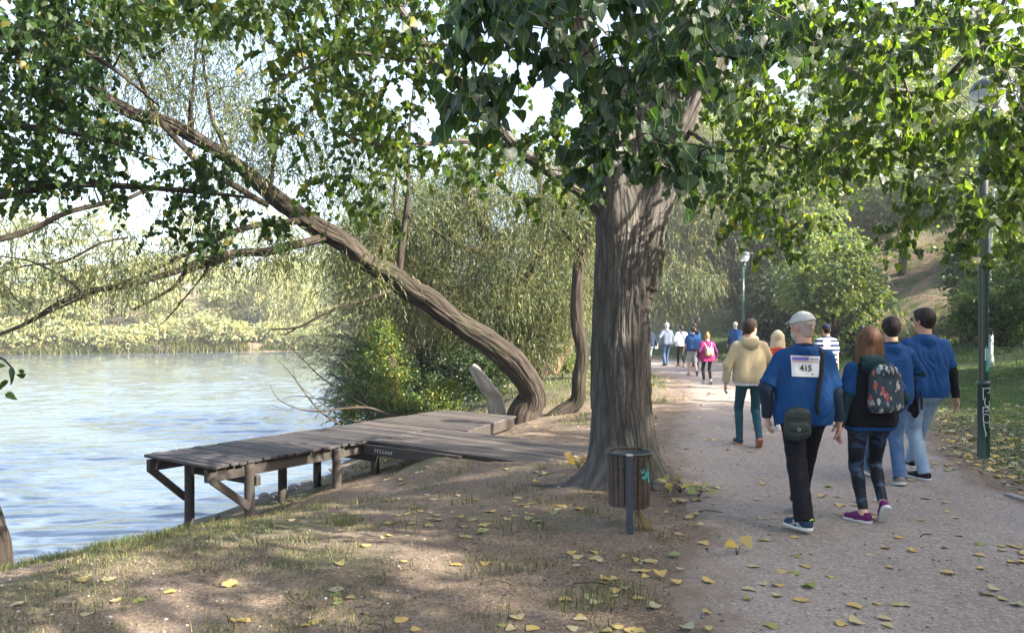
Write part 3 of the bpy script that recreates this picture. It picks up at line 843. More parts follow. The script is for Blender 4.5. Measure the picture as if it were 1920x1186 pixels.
# leaf colours
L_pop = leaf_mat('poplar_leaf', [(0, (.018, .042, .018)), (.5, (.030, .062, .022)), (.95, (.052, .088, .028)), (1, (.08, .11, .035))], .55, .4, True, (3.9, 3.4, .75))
L_near = leaf_mat('near_poplar_leaf_shaded', [(0, (.014, .034, .020)), (.5, (.022, .050, .024)), (1, (.038, .070, .026))], .38, .35, True, (2.3, 2.4, .7))  # shaded copy of the poplar leaf: the near leaves' shade is in its colour
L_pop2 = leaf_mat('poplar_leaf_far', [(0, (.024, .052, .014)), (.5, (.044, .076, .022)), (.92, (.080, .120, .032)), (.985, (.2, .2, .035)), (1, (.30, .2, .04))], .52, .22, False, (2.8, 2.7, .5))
L_left = leaf_mat('shaded_poplar_leaf', [(0, (.018, .038, .010)), (.6, (.030, .058, .014)), (.97, (.045, .078, .018)), (1, (.25, .17, .04))], .34, .15, False, (2.0, 2.2, .5))  # backlit darkness of the left crown put into the leaf colour
L_wil = leaf_mat('willow_leaf', [(0, (.050, .066, .026)), (.5, (.088, .106, .044)), (.93, (.145, .155, .068)), (1, (.28, .23, .08))], .35, .4, False, (1.7, 1.8, .7), rough=.5)
L_grey = leaf_mat('grey_willow_leaf', [(0, (.085, .105, .070)), (.6, (.14, .165, .115)), (1, (.22, .24, .17))], .3, .4, False, (1.5, 1.6, .8), rough=.5)
L_bush = leaf_mat('bush_leaf', [(0, (.035, .062, .018)), (.6, (.06, .105, .026)), (.95, (.11, .15, .035)), (1, (.24, .2, .05))], .35, .4, False, (2.0, 2.1, .5))
L_dark = leaf_mat('dark_feathery_leaf', [(0, (.018, .036, .014)), (.7, (.036, .062, .022)), (1, (.06, .085, .03))], .3, .3, False, (1.6, 1.8, .6))
L_ivy = leaf_mat('creeper_leaf', [(0, (.045, .080, .016)), (.5, (.08, .13, .024)), (.85, (.17, .19, .035)), (1, (.30, .22, .05))], .35, .4, False, (2., 2.1, .5))
L_hill = leaf_mat('hill_leaf', [(0, (.075, .11, .045)), (.6, (.125, .17, .062)), (.93, (.19, .215, .08)), (1, (.3, .25, .08))], .4, .4, False, (2.1, 2.2, .7))
L_far = leaf_mat('far_bank_leaf', [(0, (.13, .15, .055)), (.5, (.29, .31, .17)), (.85, (.40, .40, .24)), (1, (.48, .42, .26))], .38, .2, False, (1.6, 1.6, .8))  # paled and desaturated, so the colour itself carries the overexposed sunlight
B_pop = bark_mat('poplar_bark', (.044, .039, .034), (.150, .135, .122), (.07, .075, .045), 17, 1.0)
B_wil = bark_mat('willow_bark', (.018, .014, .011), (.062, .050, .039), (.030, .034, .018), 15, 1.0)
B_thin = bark_mat('branch_bark', (.03, .024, .019), (.10, .082, .066), None, 20, .5)
B_pale = bark_mat('bleached_wood', (.20, .18, .155), (.42, .39, .35), None, 12, .7)

# ================================================================ big poplar
PO = np.array([1.17, 7.8, Hs(1.17, 7.8)-.02])
pop = empty('poplar_tree', PO, 0, 'huge old poplar with deeply furrowed forked trunk beside the gravel path', 'tree')
wd = Wood(PO)
# trunk lofted by height: (height, x, radius)
prof = [(-.35, 0, .56), (-.05, 0, .44), (.10, 0, .395), (.25, -.005, .366), (.45, -.015, .345), (.75, -.03, .325), (1.1, -.035, .316), (1.5, -.03, .305), (1.9, -.02, .300),
        (2.2, -.01, .302), (2.45, .02, .315), (2.62, .04, .315), (2.8, .05, .27), (2.95, .06, .18), (3.05, .06, .06)]
hh = np.arange(-.35, 3.04, .0125); pr = np.array(prof)
cx = np.interp(hh, pr[:, 0], pr[:, 1]); r = np.interp(hh, pr[:, 0], pr[:, 2])
seg = 300; th = np.linspace(0, 2*math.pi, seg, endpoint=False)
TH, HZ = np.meshgrid(th, hh)
tw = TH+.10*HZ
q = np.stack([np.cos(tw)*3.1, np.sin(tw)*3.1, HZ*.30], -1)
warp = np.stack([vnoise(np.stack([np.cos(TH)*2.2, np.sin(TH)*2.2, HZ*1.8], -1), 60+k) for k in range(3)], -1)
q = q+warp*[.30, .30, .25]
f1 = 1-np.abs(vnoise(q*2.8, 3)); f2 = 1-np.abs(vnoise(q*[4.6, 4.6, 6]+5, 4)); f3 = 1-np.abs(vnoise(q*[9, 9, 22], 5))
lump = vnoise(np.stack([np.cos(TH)*1.1, np.sin(TH)*1.1, HZ*.6], -1), 8)
RR = r[:, None]*(1+.05*lump)-.026*f1**4-.017*f2**4-.008*f3**4+.015
RR += .004*vnoise(q*[14, 14, 16], 9)
flare = np.zeros_like(RR)
for (a0, am, pw) in ((-.35, .30, 9), (-1.45, .16, 7), (-2.35, .22, 9), (3.05, .26, 10), (2.1, .2, 8), (.9, .2, 8)):
    flare += am*np.clip(np.cos(TH-a0-.12*vnoise(np.stack([HZ*3, HZ*0+a0, HZ*0], -1), 2)), 0, 1)**pw*np.exp(-np.clip(HZ+.02, 0, 9)/.15)
RR = RR*.955+flare
# flatten the top towards the fork: two lobes
lob = np.clip((HZ-2.2)/.75, 0, 1)
RR *= 1+lob*(.16*np.abs(np.cos(TH))-.10)
V = np.stack([cx[:, None]+RR*np.cos(TH), RR*np.sin(TH)*.97, HZ], -1)
n = len(hh); idx = np.arange(n*seg).reshape(n, seg); nx_ = np.roll(idx, -1, 1)
FQ = np.stack([idx[:-1], nx_[:-1], nx_[1:], idx[1:]], -1).reshape(-1, 4)
A = np.stack([.32*np.cos(TH), .32*np.sin(TH), HZ], -1)
Vt = np.vstack([V.reshape(-1, 3), [[.06, 0, 3.06]]]); At = np.vstack([A.reshape(-1, 3), [[0, 0, 3]]])
cap = np.stack([idx[-1], nx_[-1], np.full(seg, n*seg)], -1)
wd.mb.add(Vt, [FQ, cap], At)
for z_ in np.arange(.3, 2.9, .2): wd.P.append(PO+[0, 0, z_]); wd.R.append(.3)
def px3(l): return [P(a, b, c) for a, b, c in l]
wd.limb(px3([(1163, 560, 7.8), (1160, 440, 7.8), (1150, 350, 7.75), (1134, 270, 7.75), (1124, 190, 7.7), (1100, 90, 7.6), (1068, -20, 7.4), (1040, -140, 7.2), (1020, -300, 7)]),
        [.20, .235, .205, .16, .14, .12, .115, .10, .07], 64, .03, .022, 11, .1)
wd.limb(px3([(1183, 560, 7.8), (1196, 440, 7.8), (1228, 350, 7.8), (1262, 270, 7.8), (1298, 180, 7.75), (1345, 80, 7.6), (1395, -30, 7.4), (1450, -160, 7.2), (1500, -330, 7)]),
        [.20, .25, .24, .21, .20, .185, .17, .14, .1], 72, .03, .026, 12, .1)
wd.limb(px3([(1198, 540, 7.8), (1212, 400, 7.8), (1240, 300, 7.82), (1262, 215, 7.85), (1280, 120, 7.9), (1290, 30, 8.1)]), [.2, .25, .22, .18, .12, .06], 56, .04, .02, 10, .1)
wd.limb(px3([(1168, 540, 7.75), (1165, 400, 7.72), (1160, 300, 7.7), (1162, 220, 7.7), (1170, 130, 7.8)]), [.2, .24, .21, .15, .06], 48, .04, .02, 10, .1)
wd.limb(px3([(1178, 520, 7.8), (1186, 400, 7.8), (1198, 300, 7.85), (1212, 200, 7.95), (1222, 60, 8.2), (1200, -100, 8.8)]), [.22, .26, .22, .17, .13, .09], 56, .04, .02, 10, .1)
# surface roots
for l, rr_ in (([(1130, 878, 7.55), (1085, 884, 7.75), (1040, 888, 8.1), (985, 892, 8.3)], [.11, .06, .04, .02]), ([(1225, 900, 7.45), (1262, 922, 7.4), (1300, 935, 7.5)], [.12, .07, .03])):
    pts = []
    for a, b, c in l:
        p = P(a, b, c); p[2] = Hs(p[0], p[1])-.01; pts.append(p)
    wd.limb(pts, rr_, 20, .05, .01, 8, .2)
# boughs seen in the photo
B = lambda l, rr_, s=14: wd.limb(px3(l), rr_, s, .06, .004, 7, .3)
B([(1140, 405, 7.75), (1095, 362, 7.6), (1050, 332, 7.4), (990, 292, 7.1), (940, 240, 6.9), (880, 170, 6.7), (805, 95, 6.5), (745, 10, 6.3), (690, -80, 6.1)], [.085, .07, .062, .056, .05, .046, .042, .036, .02], 18)
B([(985, 290, 7.1), (930, 269, 7.0), (850, 265, 6.8), (760, 274, 6.6), (690, 268, 6.5), (640, 250, 6.4)], [.036, .03, .026, .018, .012, .006])
B([(830, 120, 6.55), (740, 110, 6.3), (650, 100, 6.2), (560, 135, 6.1), (500, 160, 6.1)], [.026, .02, .016, .012, .006])
B([(1330, 120, 7.6), (1375, 175, 7.0), (1420, 140, 6.6), (1470, 102, 6.2), (1560, 120, 5.6), (1660, 165, 5.0), (1740, 172, 4.7), (1800, 120, 4.5), (1860, 50, 4.3), (1900, -40, 4.2)], [.06, .042, .04, .036, .03, .024, .018, .014, .011, .008])
B([(1470, 102, 6.2), (1530, 82, 5.8), (1610, 84, 5.3), (1668, 95, 5), (1695, 150, 4.8), (1712, 220, 4.7), (1712, 300, 4.6)], [.022, .018, .014, .012, .009, .007, .004])
B([(1285, 240, 7.7), (1345, 277, 7.2), (1405, 282, 6.9), (1465, 275, 6.6), (1540, 300, 6.4)], [.03, .02, .017, .013, .006])
B([(1380, 20, 7.4), (1470, -60, 6.5), (1600, -120, 5.6), (1720, -110, 4.8), (1850, -60, 4.2)], [.08, .06, .05, .04, .02])
B([(1300, 160, 7.7), (1290, 20, 6.2), (1260, -60, 4.6), (1200, -60, 3.3), (1120, -40, 2.5), (1010, -30, 2.3)], [.07, .05, .035, .022, .014, .006])
B([(1200, -60, 3.3), (1260, 0, 3.0), (1310, 60, 2.9)], [.012, .009, .004])
B([(1275, 225, 7.7), (1272, 60, 5.4), (1276, -40, 4.2), (1278, 60, 3.5), (1296, 165, 3.45)], [.05, .03, .014, .008, .004])
# out-of-frame crown wood
for tgt, r0 in (((2.8, 3.2, 6.2), .1), ((-1.5, 4.0, 6.4), .1), ((4.8, 5.5, 6.6), .1), ((1.0, 10.5, 8.5), .12), ((-.5, 8.2, 8.2), .12), ((4.5, 9, 8.0), .1), ((.8, 1.5, 5.2), .05), ((3.3, .5, 5.4), .05)):
    i = int(np.argmin(np.linalg.norm(np.array(wd.P)-np.array([1.3+.3*tgt[0], 7.2, 5.3]), axis=1))); a = wd.P[i]; t_ = np.array(tgt)
    wd.limb([a, a+(t_-a)*.4+[0, 0, .4], a+(t_-a)*.75+[0, 0, .35], t_], [r0, r0*.8, r0*.6, r0*.3], 12, .15, .005, 7, .4)

leaves_hi, leaves_md = [], []
def poplar_zone(n, x0, x1, y0, y1, Y0, Y1, per, lv, size, tl, lst, rad=.12, wood=None, rmax=.02, w=None, drop=.75):
    w = w or wd
    c = pxblob(n, x0, x1, y0, y1, Y0, Y1)
    for p in c[np.argsort(np.linalg.norm(c-np.array(w.P).mean(0), axis=1))]: w.grow(p, rmax, .10)
    pos, d, nr, sz = hanging_twigs(c, rad, per, lv, 'p', size, tl, drop, w if wood is None else wood, leafdir=.55)
    d = d*.7+np.array([0, 0, -1.0])*.6+unit(len(d))*.45
    nr = unit(len(d))*[1, 1, .45]
    lst.append((pos, d, nr, sz))
# near hanging leaves (big in view)
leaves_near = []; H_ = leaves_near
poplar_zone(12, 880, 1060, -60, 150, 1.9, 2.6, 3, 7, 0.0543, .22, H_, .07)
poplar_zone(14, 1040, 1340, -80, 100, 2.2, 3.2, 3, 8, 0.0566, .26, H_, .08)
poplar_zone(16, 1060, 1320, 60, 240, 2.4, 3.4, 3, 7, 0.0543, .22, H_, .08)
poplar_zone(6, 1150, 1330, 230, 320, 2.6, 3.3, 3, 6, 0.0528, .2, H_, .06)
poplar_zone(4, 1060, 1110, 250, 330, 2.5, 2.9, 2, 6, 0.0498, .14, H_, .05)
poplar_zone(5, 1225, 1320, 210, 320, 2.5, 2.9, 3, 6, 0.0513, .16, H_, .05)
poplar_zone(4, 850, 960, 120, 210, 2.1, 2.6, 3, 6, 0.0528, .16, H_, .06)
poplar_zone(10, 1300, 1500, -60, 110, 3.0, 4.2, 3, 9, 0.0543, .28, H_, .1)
H_ = leaves_hi
# right-hand sunlit spray
poplar_zone(38, 1320, 1640, -40, 230, 4.2, 6.2, 4, 9, 0.0607, .34, H_, .16)
poplar_zone(48, 1560, 1960, -40, 230, 3.8, 5.6, 4, 10, 0.0607, .34, H_, .16)
poplar_zone(30, 1400, 1900, 200, 330, 4.4, 6.0, 4, 9, 0.0590, .32, H_, .14)
poplar_zone(14, 1680, 1940, 320, 440, 4.4, 5.6, 4, 8, 0.0590, .26, H_, .14)
poplar_zone(5, 1800, 1940, 440, 500, 4.6, 5.4, 3, 7, 0.0574, .22, H_, .1)
M_ = leaves_md
poplar_zone(16, 1350, 1560, 300, 430, 7.0, 8.6, 4, 10, 0.0630, .36, M_, .2)
poplar_zone(6, 1440, 1530, 420, 480, 7.0, 8.0, 3, 9, 0.0588, .3, M_, .12)
poplar_zone(25, 1300, 1640, 100, 330, 6.6, 9.0, 4, 10, 0.0655, .4, M_, .25)
# left / centre top
poplar_zone(43, 480, 900, -60, 90, 5.2, 7.2, 4, 10, 0.0655, .38, M_, .2)
poplar_zone(28, 480, 720, 60, 240, 5.6, 7.2, 4, 9, 0.0630, .36, M_, .16)
poplar_zone(33, 700, 1110, 60, 330, 5.6, 7.6, 4, 10, 0.0630, .36, M_, .2)
poplar_zone(14, 560, 760, 210, 360, 6.2, 7.6, 4, 9, 0.0605, .34, M_, .18)
poplar_zone(3, 600, 720, 380, 430, 6.6, 7.6, 3, 9, 0.0588, .32, M_, .14)
poplar_zone(11, 950, 1110, 250, 400, 6.8, 7.8, 3, 9, 0.0605, .3, M_, .15)
poplar_zone(13, 160, 500, -60, 40, 5.2, 6.5, 4, 9, 0.0655, .34, M_, .16)
# unseen crown outside the frame, some clumps added to shade the foreground
for c_, r_, n_ in (((.2, 4.6, 6.4), (3.8, 4.2, 1.6), 90), ((1.5, 8.6, 7.9), (4.6, 3.6, 2.0), 110), ((-1.2, 2.5, 5.6), (2.8, 2.4, 1.2), 45), ((4.6, .6, 5.6), (2.8, 1.9, 1.3), 95), ((2.2, -.8, 5.0), (2.4, 1.6, 1.0), 50)):
    c = in_ell(n_, c_, r_, .2)
    for p in c: wd.grow(p, .03, .05)
    pos, d, nr, sz = hanging_twigs(c, .3, 5, 9, 'p', .085, .5, .6)
    leaves_md.append((pos, d*.5+np.array([0, 0, -.8])+unit(len(d))*.3, unit(len(d))*[1, 1, .4], sz))
def thin(lst, boxes):
    out = []
    for pos, d, nr, sz in lst:
        px = 960+pos[:, 0]/pos[:, 1].clip(.3)*FPX; py = 610+(CAMZ-pos[:, 2])/pos[:, 1].clip(.3)*FPX; keep = np.ones(len(pos), bool)
        for x0, x1, y0, y1, pr_ in boxes: keep &= ~((px > x0) & (px < x1) & (py > y0) & (py < y1) & (rng.random(len(pos)) < pr_))
        out.append((pos[keep], d[keep], nr[keep], sz[keep]))
    return out
leaves_hi = thin(leaves_hi, [(1805, 1915, 115, 215, .85), (1830, 1870, 330, 480, .6), (1400, 1700, 340, 480, .5)])
wd.build('trunk', B_pop, pop)
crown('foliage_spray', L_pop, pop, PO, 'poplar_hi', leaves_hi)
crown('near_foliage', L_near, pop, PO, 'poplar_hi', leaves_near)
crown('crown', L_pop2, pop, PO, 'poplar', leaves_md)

# ================================================================ poplar at the left frame edge
LO = P(-34, 1095, 7.7); LO[2] = Hs(LO[0], LO[1])-.05
lt = empty('poplar_tree', LO, 0, 'dark leaning trunk with broad leaves at the water edge, farthest left', 'tree')
wl = Wood(LO)
wl.limb([LO, P(-22, 1030, 7.7), P(-50, 930, 7.8), P(-120, 700, 7.8), P(-160, 450, 7.6), P(-150, 200, 7.5), P(-100, -50, 7.4), P(-60, -300, 7.2)], [.30, .20, .17, .16, .14, .12, .1, .06], 40, .04, .02, 10, .15)
for l, rr_ in (([(-155, 330, 7.5), (-60, 250, 7.2), (60, 240, 7.0), (180, 260, 6.9), (300, 300, 6.8)], [.06, .045, .035, .02, .006]),
               ([(-155, 400, 7.6), (-80, 380, 7.2), (20, 365, 7.0), (130, 348, 6.9), (250, 350, 6.8), (380, 360, 6.8), (480, 372, 6.8)], [.05, .04, .034, .03, .026, .02, .006]),
               ([(-120, 90, 7.4), (-20, 60, 7.0), (100, 70, 6.8), (200, 120, 6.7), (300, 200, 6.7)], [.05, .04, .03, .02, .006])):
    wl.limb(px3(l), rr_, 12, .06, .003, 7, .35)
LM = []
Z_ = lambda *a, **k: poplar_zone(*a, w=wl, **k)
Z_(44, -60, 200, -60, 200, 5.6, 7.6, 4, 11, 0.0655, .4, LM, .22)
Z_(26, 60, 330, -20, 120, 6.0, 7.8, 4, 10, 0.0630, .38, LM, .2)
Z_(30, -60, 280, 170, 320, 6.2, 7.6, 4, 10, 0.0630, .38, LM, .2)
Z_(14, 150, 440, 290, 380, 6.4, 7.6, 4, 10, 0.0630, .36, LM, .18)
Z_(9, 280, 520, 390, 440, 6.6, 7.4, 4, 9, 0.0588, .32, LM, .14)
Z_(10, -60, 120, 300, 380, 6.4, 7.2, 4, 9, 0.0630, .34, LM, .16)
for c_, r_, n_ in (((-5.5, 5.0, 6.4), (3.0, 3.6, 1.8), 60),):
    c = in_ell(n_, c_, r_, .2)
    for p in c: wl.grow(p, .03, .05)
    pos, d, nr, sz = hanging_twigs(c, .3, 5, 9, 'p', .085, .5, .6)
    LM.append((pos, d*.5+np.array([0, 0, -.8])+unit(len(d))*.3, unit(len(d))*[1, 1, .4], sz))
# a low sprig in front of the water
wl.limb([P(-160, 600, 7.6), P(-60, 640, 5.0), P(10, 676, 3.3), P(24, 700, 3.1)], [.03, .014, .005, .002], 6, .1)
sp_ = np.array([P(18, 690, 3.1), P(8, 712, 3.1), P(14, 735, 3.1), P(34, 705, 3.15), P(6, 688, 3.2), P(38, 692, 3.1), P(-6, 700, 3.1)])
LM.append((sp_, np.array([[.2, 0, -1], [-.4, 0, -.8], [.5, .2, -.6], [.8, 0, .2], [-.6, 0, .4], [.3, 0, -.7], [0, 0, -1.]]), unit(7), np.array([.075, .06, .05, .035, .04, .03, .06])))
wl.build('trunk', B_wil, lt)
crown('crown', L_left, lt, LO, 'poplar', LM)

# ================================================================ leaning willow
WO = np.array([P(990, 775, 14.6)[0], 14.6, 0.]); WO[2] = Hs(WO[0], WO[1])-.1
wt = empty('willow_tree', WO, 0, 'willow with thick dark trunk leaning far left over the dock and water', 'tree')
ww_ = Wood(WO)
main = [(984, 830, 14.6), (990, 772, 14.6), (996, 735, 14.5), (972, 690, 14.4), (925, 650, 14.2), (862, 610, 14.0), (800, 563, 13.8), (740, 520, 13.6), (688, 485, 13.4), (640, 450, 13.2),
        (590, 418, 13.0), (540, 385, 12.9), (490, 345, 12.7), (435, 300, 12.5), (375, 262, 12.3), (310, 228, 12.1), (255, 215, 11.9), (200, 185, 11.7), (140, 138, 11.5), (90, 108, 11.3), (40, 97, 11.1), (-40, 100, 10.9), (-140, 120, 10.6)]
rad = [.38, .30, .245, .24, .235, .225, .207, .188, .173, .157, .142, .138, .122, .105, .092, .082, .085, .08, .07, .06, .055, .045, .02]
ww_.limb(px3(main), rad, 64, .04, .034, 13, .34)
Bw = lambda l, r0, r1=.006: ww_.limb(px3(l), np.linspace(r0, r1, len(l)), 10, .09, .004, 7, .45)
Bw([(612, 440, 13.0), (560, 458, 12.7), (500, 472, 12.4), (440, 476, 12.1), (385, 487, 11.9), (330, 510, 11.7), (250, 532, 11.5), (170, 545, 11.3), (110, 570, 11.1), (50, 605, 11), (-30, 636, 10.9)], .085, .022)
Bw([(575, 412, 13.0), (530, 418, 12.7), (480, 424, 12.5), (420, 440, 12.3), (370, 465, 12.1), (300, 500, 11.9), (230, 530, 11.7), (150, 560, 11.5), (60, 600, 11.3)], .07, .012)
Bw([(440, 480, 12.1), (395, 495, 12), (350, 510, 11.9), (330, 535, 11.8), (290, 560, 11.8), (250, 580, 11.7)], .042, .016)
Bw([(392, 498, 12), (375, 525, 11.9), (345, 560, 11.9), (320, 590, 11.8), (296, 613, 11.8)], .022, .005)
Bw([(740, 542, 13.6), (700, 556, 13.4), (650, 572, 13.2), (600, 592, 13.0), (560, 612, 12.9), (508, 617, 12.8)], .05, .012)
Bw([(560, 611, 12.9), (545, 622, 12.9), (530, 628, 12.9)], .02, .008)
Bw([(596, 592, 13), (592, 580, 13), (590, 575, 13)], .012, .006)
Bw([(655, 570, 13.2), (652, 555, 13.2), (648, 542, 13.2)], .008, .003)
Bw([(745, 520, 13.6), (752, 470, 13.6), (758, 420, 13.7), (763, 370, 13.7), (765, 310, 13.8), (768, 240, 13.9), (775, 160, 14.0)], .075, .015)
Bw([(757, 430, 13.7), (742, 400, 13.6), (740, 350, 13.6), (748, 300, 13.6)], .04, .01)
Bw([(718, 490, 13.5), (715, 460, 13.4), (700, 430, 13.3), (694, 400, 13.3)], .02, .005)
Bw([(765, 405, 13.7), (785, 430, 13.6), (790, 445, 13.6), (780, 455, 13.5)], .02, .006)
Bw([(505, 350, 12.7), (512, 300, 12.7), (520, 250, 12.7), (522, 200, 12.8), (524, 130, 12.8)], .045, .01)
Bw([(425, 285, 12.5), (412, 250, 12.4), (398, 222, 12.4), (385, 150, 12.4), (378, 60, 12.5)], .05, .01)
Bw([(360, 250, 12.3), (358, 215, 12.3), (359, 190, 12.2), (366, 120, 12.2), (372, 40, 12.2)], .055, .012)
Bw([(295, 222, 12.1), (275, 180, 12), (250, 130, 11.9), (200, 90, 11.8), (160, 65, 11.8)], .045, .012)
Bw([(200, 183, 11.7), (190, 150, 11.6), (182, 130, 11.6), (170, 60, 11.5)], .04, .01)
Bw([(300, 228, 12.0), (330, 260, 11.8), (390, 320, 11.6), (440, 350, 11.5), (500, 385, 12.2)], .05, .05)
Bw([(-20, 455, 10.8), (60, 430, 11), (130, 398, 11.2), (200, 380, 11.4), (240, 372, 11.5), (300, 340, 11.8)], .05, .03)
Bw([(240, 445, 11.4), (190, 455, 11.3), (120, 490, 11.2), (40, 500, 11.1), (-30, 520, 11)], .02, .008)
Bw([(150, 545, 11.2), (120, 520, 11.1), (60, 490, 11), (0, 480, 11)], .02, .006)
WL = []
def wil_zone(w, lst, n, x0, x1, y0, y1, Y0, Y1, per=9, lv=12, size=.10, tl=.7, rad_=.35, droop=.8, rmax=.02):
    c = pxblob(n, x0, x1, y0, y1, Y0, Y1)
    for p in c[np.argsort(rng.random(n))]: w.grow(p, rmax, .08, 4)
    lst.append(hanging_twigs(c, rad_, per, lv, 'w', size, tl, droop, leafdir=.35))
def wz(n, *a, **k): wil_zone(ww_, WL, int(n*1.35), *a, **k)
wz(105, 150, 470, 10, 260, 11.4, 13.5)
wz(75, 420, 660, 60, 330, 12.2, 14)
wz(14, 280, 480, 280, 420, 11.5, 12.6)
wz(40, -20, 300, 400, 560, 10.6, 12)
wz(22, 300, 560, 420, 500, 11.8, 12.8)
wz(26, 580, 820, 200, 420, 13, 14.6)
wz(22, 0, 170, 40, 330, 10.6, 12.2)
wz(16, 560, 720, 440, 560, 13, 14)
wz(50, 150, 640, -200, 30, 11.4, 14)
ww_.build('trunk', B_wil, wt)
crown('crown', L_wil, wt, WO, 'willow', WL)

# ================================================================ generic bank / hill trees
def bank_tree(name, label, base, trunks, zones, mat, kind='willow', bark=None, cat='tree', group=None, size=.11, per=10, lv=12, tl=.8, rad_=.45, droop=.8, extra=None, seg=24, rmax=.03, dens=1.0, wid=1.0):
    b = np.array(base, float); b[2] = Hs(b[0], b[1])-.06
    r = empty(name, b, 0, label, cat, group); w = Wood(b); parts = []
    for pts, r0, r1 in trunks:
        pts = [np.array(p, float) for p in pts]
        w.limb(pts, np.linspace(r0, r1, len(pts))*np.array([1.15]+[1]*(len(pts)-1)), seg, .08 if b[1] < 25 else .3, .05*r0+.002, 10, .25)
    for c_, rr_, n_ in zones:
        n_ = int(n_*dens)
        c = in_ell(n_, c_, rr_, .15)
        for p in c[np.argsort(np.linalg.norm(c-b, axis=1))]: w.grow(p, rmax, .06, 4)
        parts.append(hanging_twigs(c, rad_, per, lv, kind, size, tl, droop, leafdir=.4 if kind == 'willow' else .7))
    w.build('trunk' if cat == 'tree' else 'stems', bark or B_wil, r)
    crown('crown' if cat == 'tree' else 'foliage', mat, r, b, kind, parts)
    return r
def E(px, py, Y, rx, rz, ry=None):        # ellipsoid from its picture size at distance Y
    return tuple(P(px, py, Y)), (rx/FPX*Y, ry or max(rx, rz)/FPX*Y*.8, rz/FPX*Y)
def zn(px, py, Y, rx, rz, n, ry=None):
    c, r_ = E(px, py, Y, rx, rz, ry); return (c, r_, n)

bank_tree('willow_tree', 'large willow with dark twin trunk filling the bank behind the dock', P(1005, 705, 19), [(px3([(1022, 712, 19), (1000, 670, 19), (978, 620, 19), (965, 570, 19), (940, 500, 19), (900, 420, 19), (850, 330, 19)]), .36, .08),
    (px3([(1000, 670, 19), (1010, 600, 19.3), (1030, 520, 19.5), (1020, 420, 19.8), (1010, 320, 20)]), .2, .06), (px3([(975, 610, 19), (910, 560, 18.5), (840, 540, 18), (780, 530, 17.6)]), .12, .04), (px3([(940, 500, 18.6), (900, 470, 17.6), (850, 455, 17), (800, 420, 16.8)]), .09, .03), (px3([(960, 560, 18.4), (1000, 500, 17.6), (1030, 430, 17.2), (1040, 360, 17)]), .10, .03), (px3([(900, 420, 18.4), (880, 350, 17.6), (870, 280, 17.2)]), .08, .03)],
    [zn(860, 480, 18.3, 210, 150, 150), zn(960, 380, 19, 160, 140, 110), zn(980, 560, 18.2, 130, 90, 75), zn(760, 400, 18.5, 130, 120, 80), zn(790, 590, 17.5, 120, 60, 52), zn(980, 640, 18.6, 90, 40, 40), zn(700, 480, 18, 110, 70, 60)], L_wil, dens=1.9, size=.12, rmax=.055)
bank_tree('willow_tree', 'willow with short trunk in red-lit colour between the slender trunk and the dark twin trunk', P(1038, 697, 20.5), [(px3([(1036, 700, 20.5), (1050, 672, 20.5), (1072, 640, 20.6), (1085, 560, 20.8), (1090, 460, 21)]), .17, .06)],
    [zn(1070, 500, 20.5, 90, 130, 80), zn(1085, 380, 21, 100, 90, 60)], L_wil, dens=1.6, size=.13, bark=bark_mat('red_lit_bark', (.11, .06, .04), (.32, .2, .14)))  # reddish light on this trunk is put into its bark colour
bank_tree('willow_tree', 'slender willow with curved bare trunk just left of the huge poplar', P(1072, 768, 15), [([P(1028, 800, 14.8)]+px3([(1052, 774, 14.9), (1074, 760, 15), (1086, 742, 15), (1088, 700, 15), (1092, 660, 15), (1084, 600, 15), (1084, 550, 15), (1088, 490, 15), (1102, 440, 15), (1115, 390, 15), (1130, 320, 15)]), .17, .09),
    (px3([(1090, 480, 15), (1062, 440, 14.9), (1030, 410, 14.8)]), .05, .015)],
    [zn(1060, 400, 14.8, 80, 60, 34), zn(1130, 300, 15, 110, 80, 34)], L_wil, per=10)
bank_tree('willow_tree', 'sunlit willow whose drooping foliage hangs over the far walkers right of the poplar', P(1235, 690, 43), [(px3([(1180, 655, 43), (1200, 600, 43), (1240, 520, 42), (1300, 420, 41)]), .35, .1)],
    [zn(1300, 430, 41, 110, 120, 110), zn(1260, 530, 39, 80, 60, 45), zn(1390, 470, 41, 60, 90, 40), zn(1330, 300, 43, 130, 90, 70)], L_wil, size=.26, tl=1.3, rad_=.8, per=11, dens=1.8)
bank_tree('tamarisk_tree', 'dark feathery tree with low mass behind the distant lamp post', P(1430, 640, 40), [(px3([(1430, 640, 40), (1440, 590, 40), (1450, 520, 40)]), .3, .1)],
    [zn(1440, 560, 39, 65, 85, 90), zn(1500, 590, 38, 45, 50, 36)], L_dark, size=.24, tl=1.0, rad_=.7, droop=.3, dens=1.6)
bank_tree('small_tree', 'small round green tree with forked dark trunk on the grass slope', P(1570, 660, 26), [(px3([(1568, 665, 26), (1566, 640, 26), (1562, 622, 26), (1545, 590, 26), (1530, 550, 26)]), .15, .05), (px3([(1562, 622, 26), (1580, 590, 26), (1592, 545, 26)]), .10, .04), (px3([(1562, 625, 26), (1563, 580, 26), (1560, 520, 26)]), .08, .03)],
    [zn(1555, 530, 26, 75, 62, 75), zn(1510, 560, 26, 40, 36, 22), zn(1590, 480, 26, 50, 44, 28)], L_hill, kind='oval', size=.14, tl=.6, rad_=.35, droop=.35, dens=1.2)
bank_tree('oak_bush', 'dense leafy green bush right of the near lamp post', P(1890, 620, 21), [(px3([(1880, 650, 21), (1878, 600, 21), (1870, 540, 21)]), .12, .04)],
    [zn(1890, 560, 20.5, 85, 75, 80), zn(1830, 590, 21, 40, 36, 22), zn(1950, 520, 21, 60, 90, 50)], L_bush, kind='oval', size=.11, tl=.5, rad_=.3, droop=.3, cat='bush')
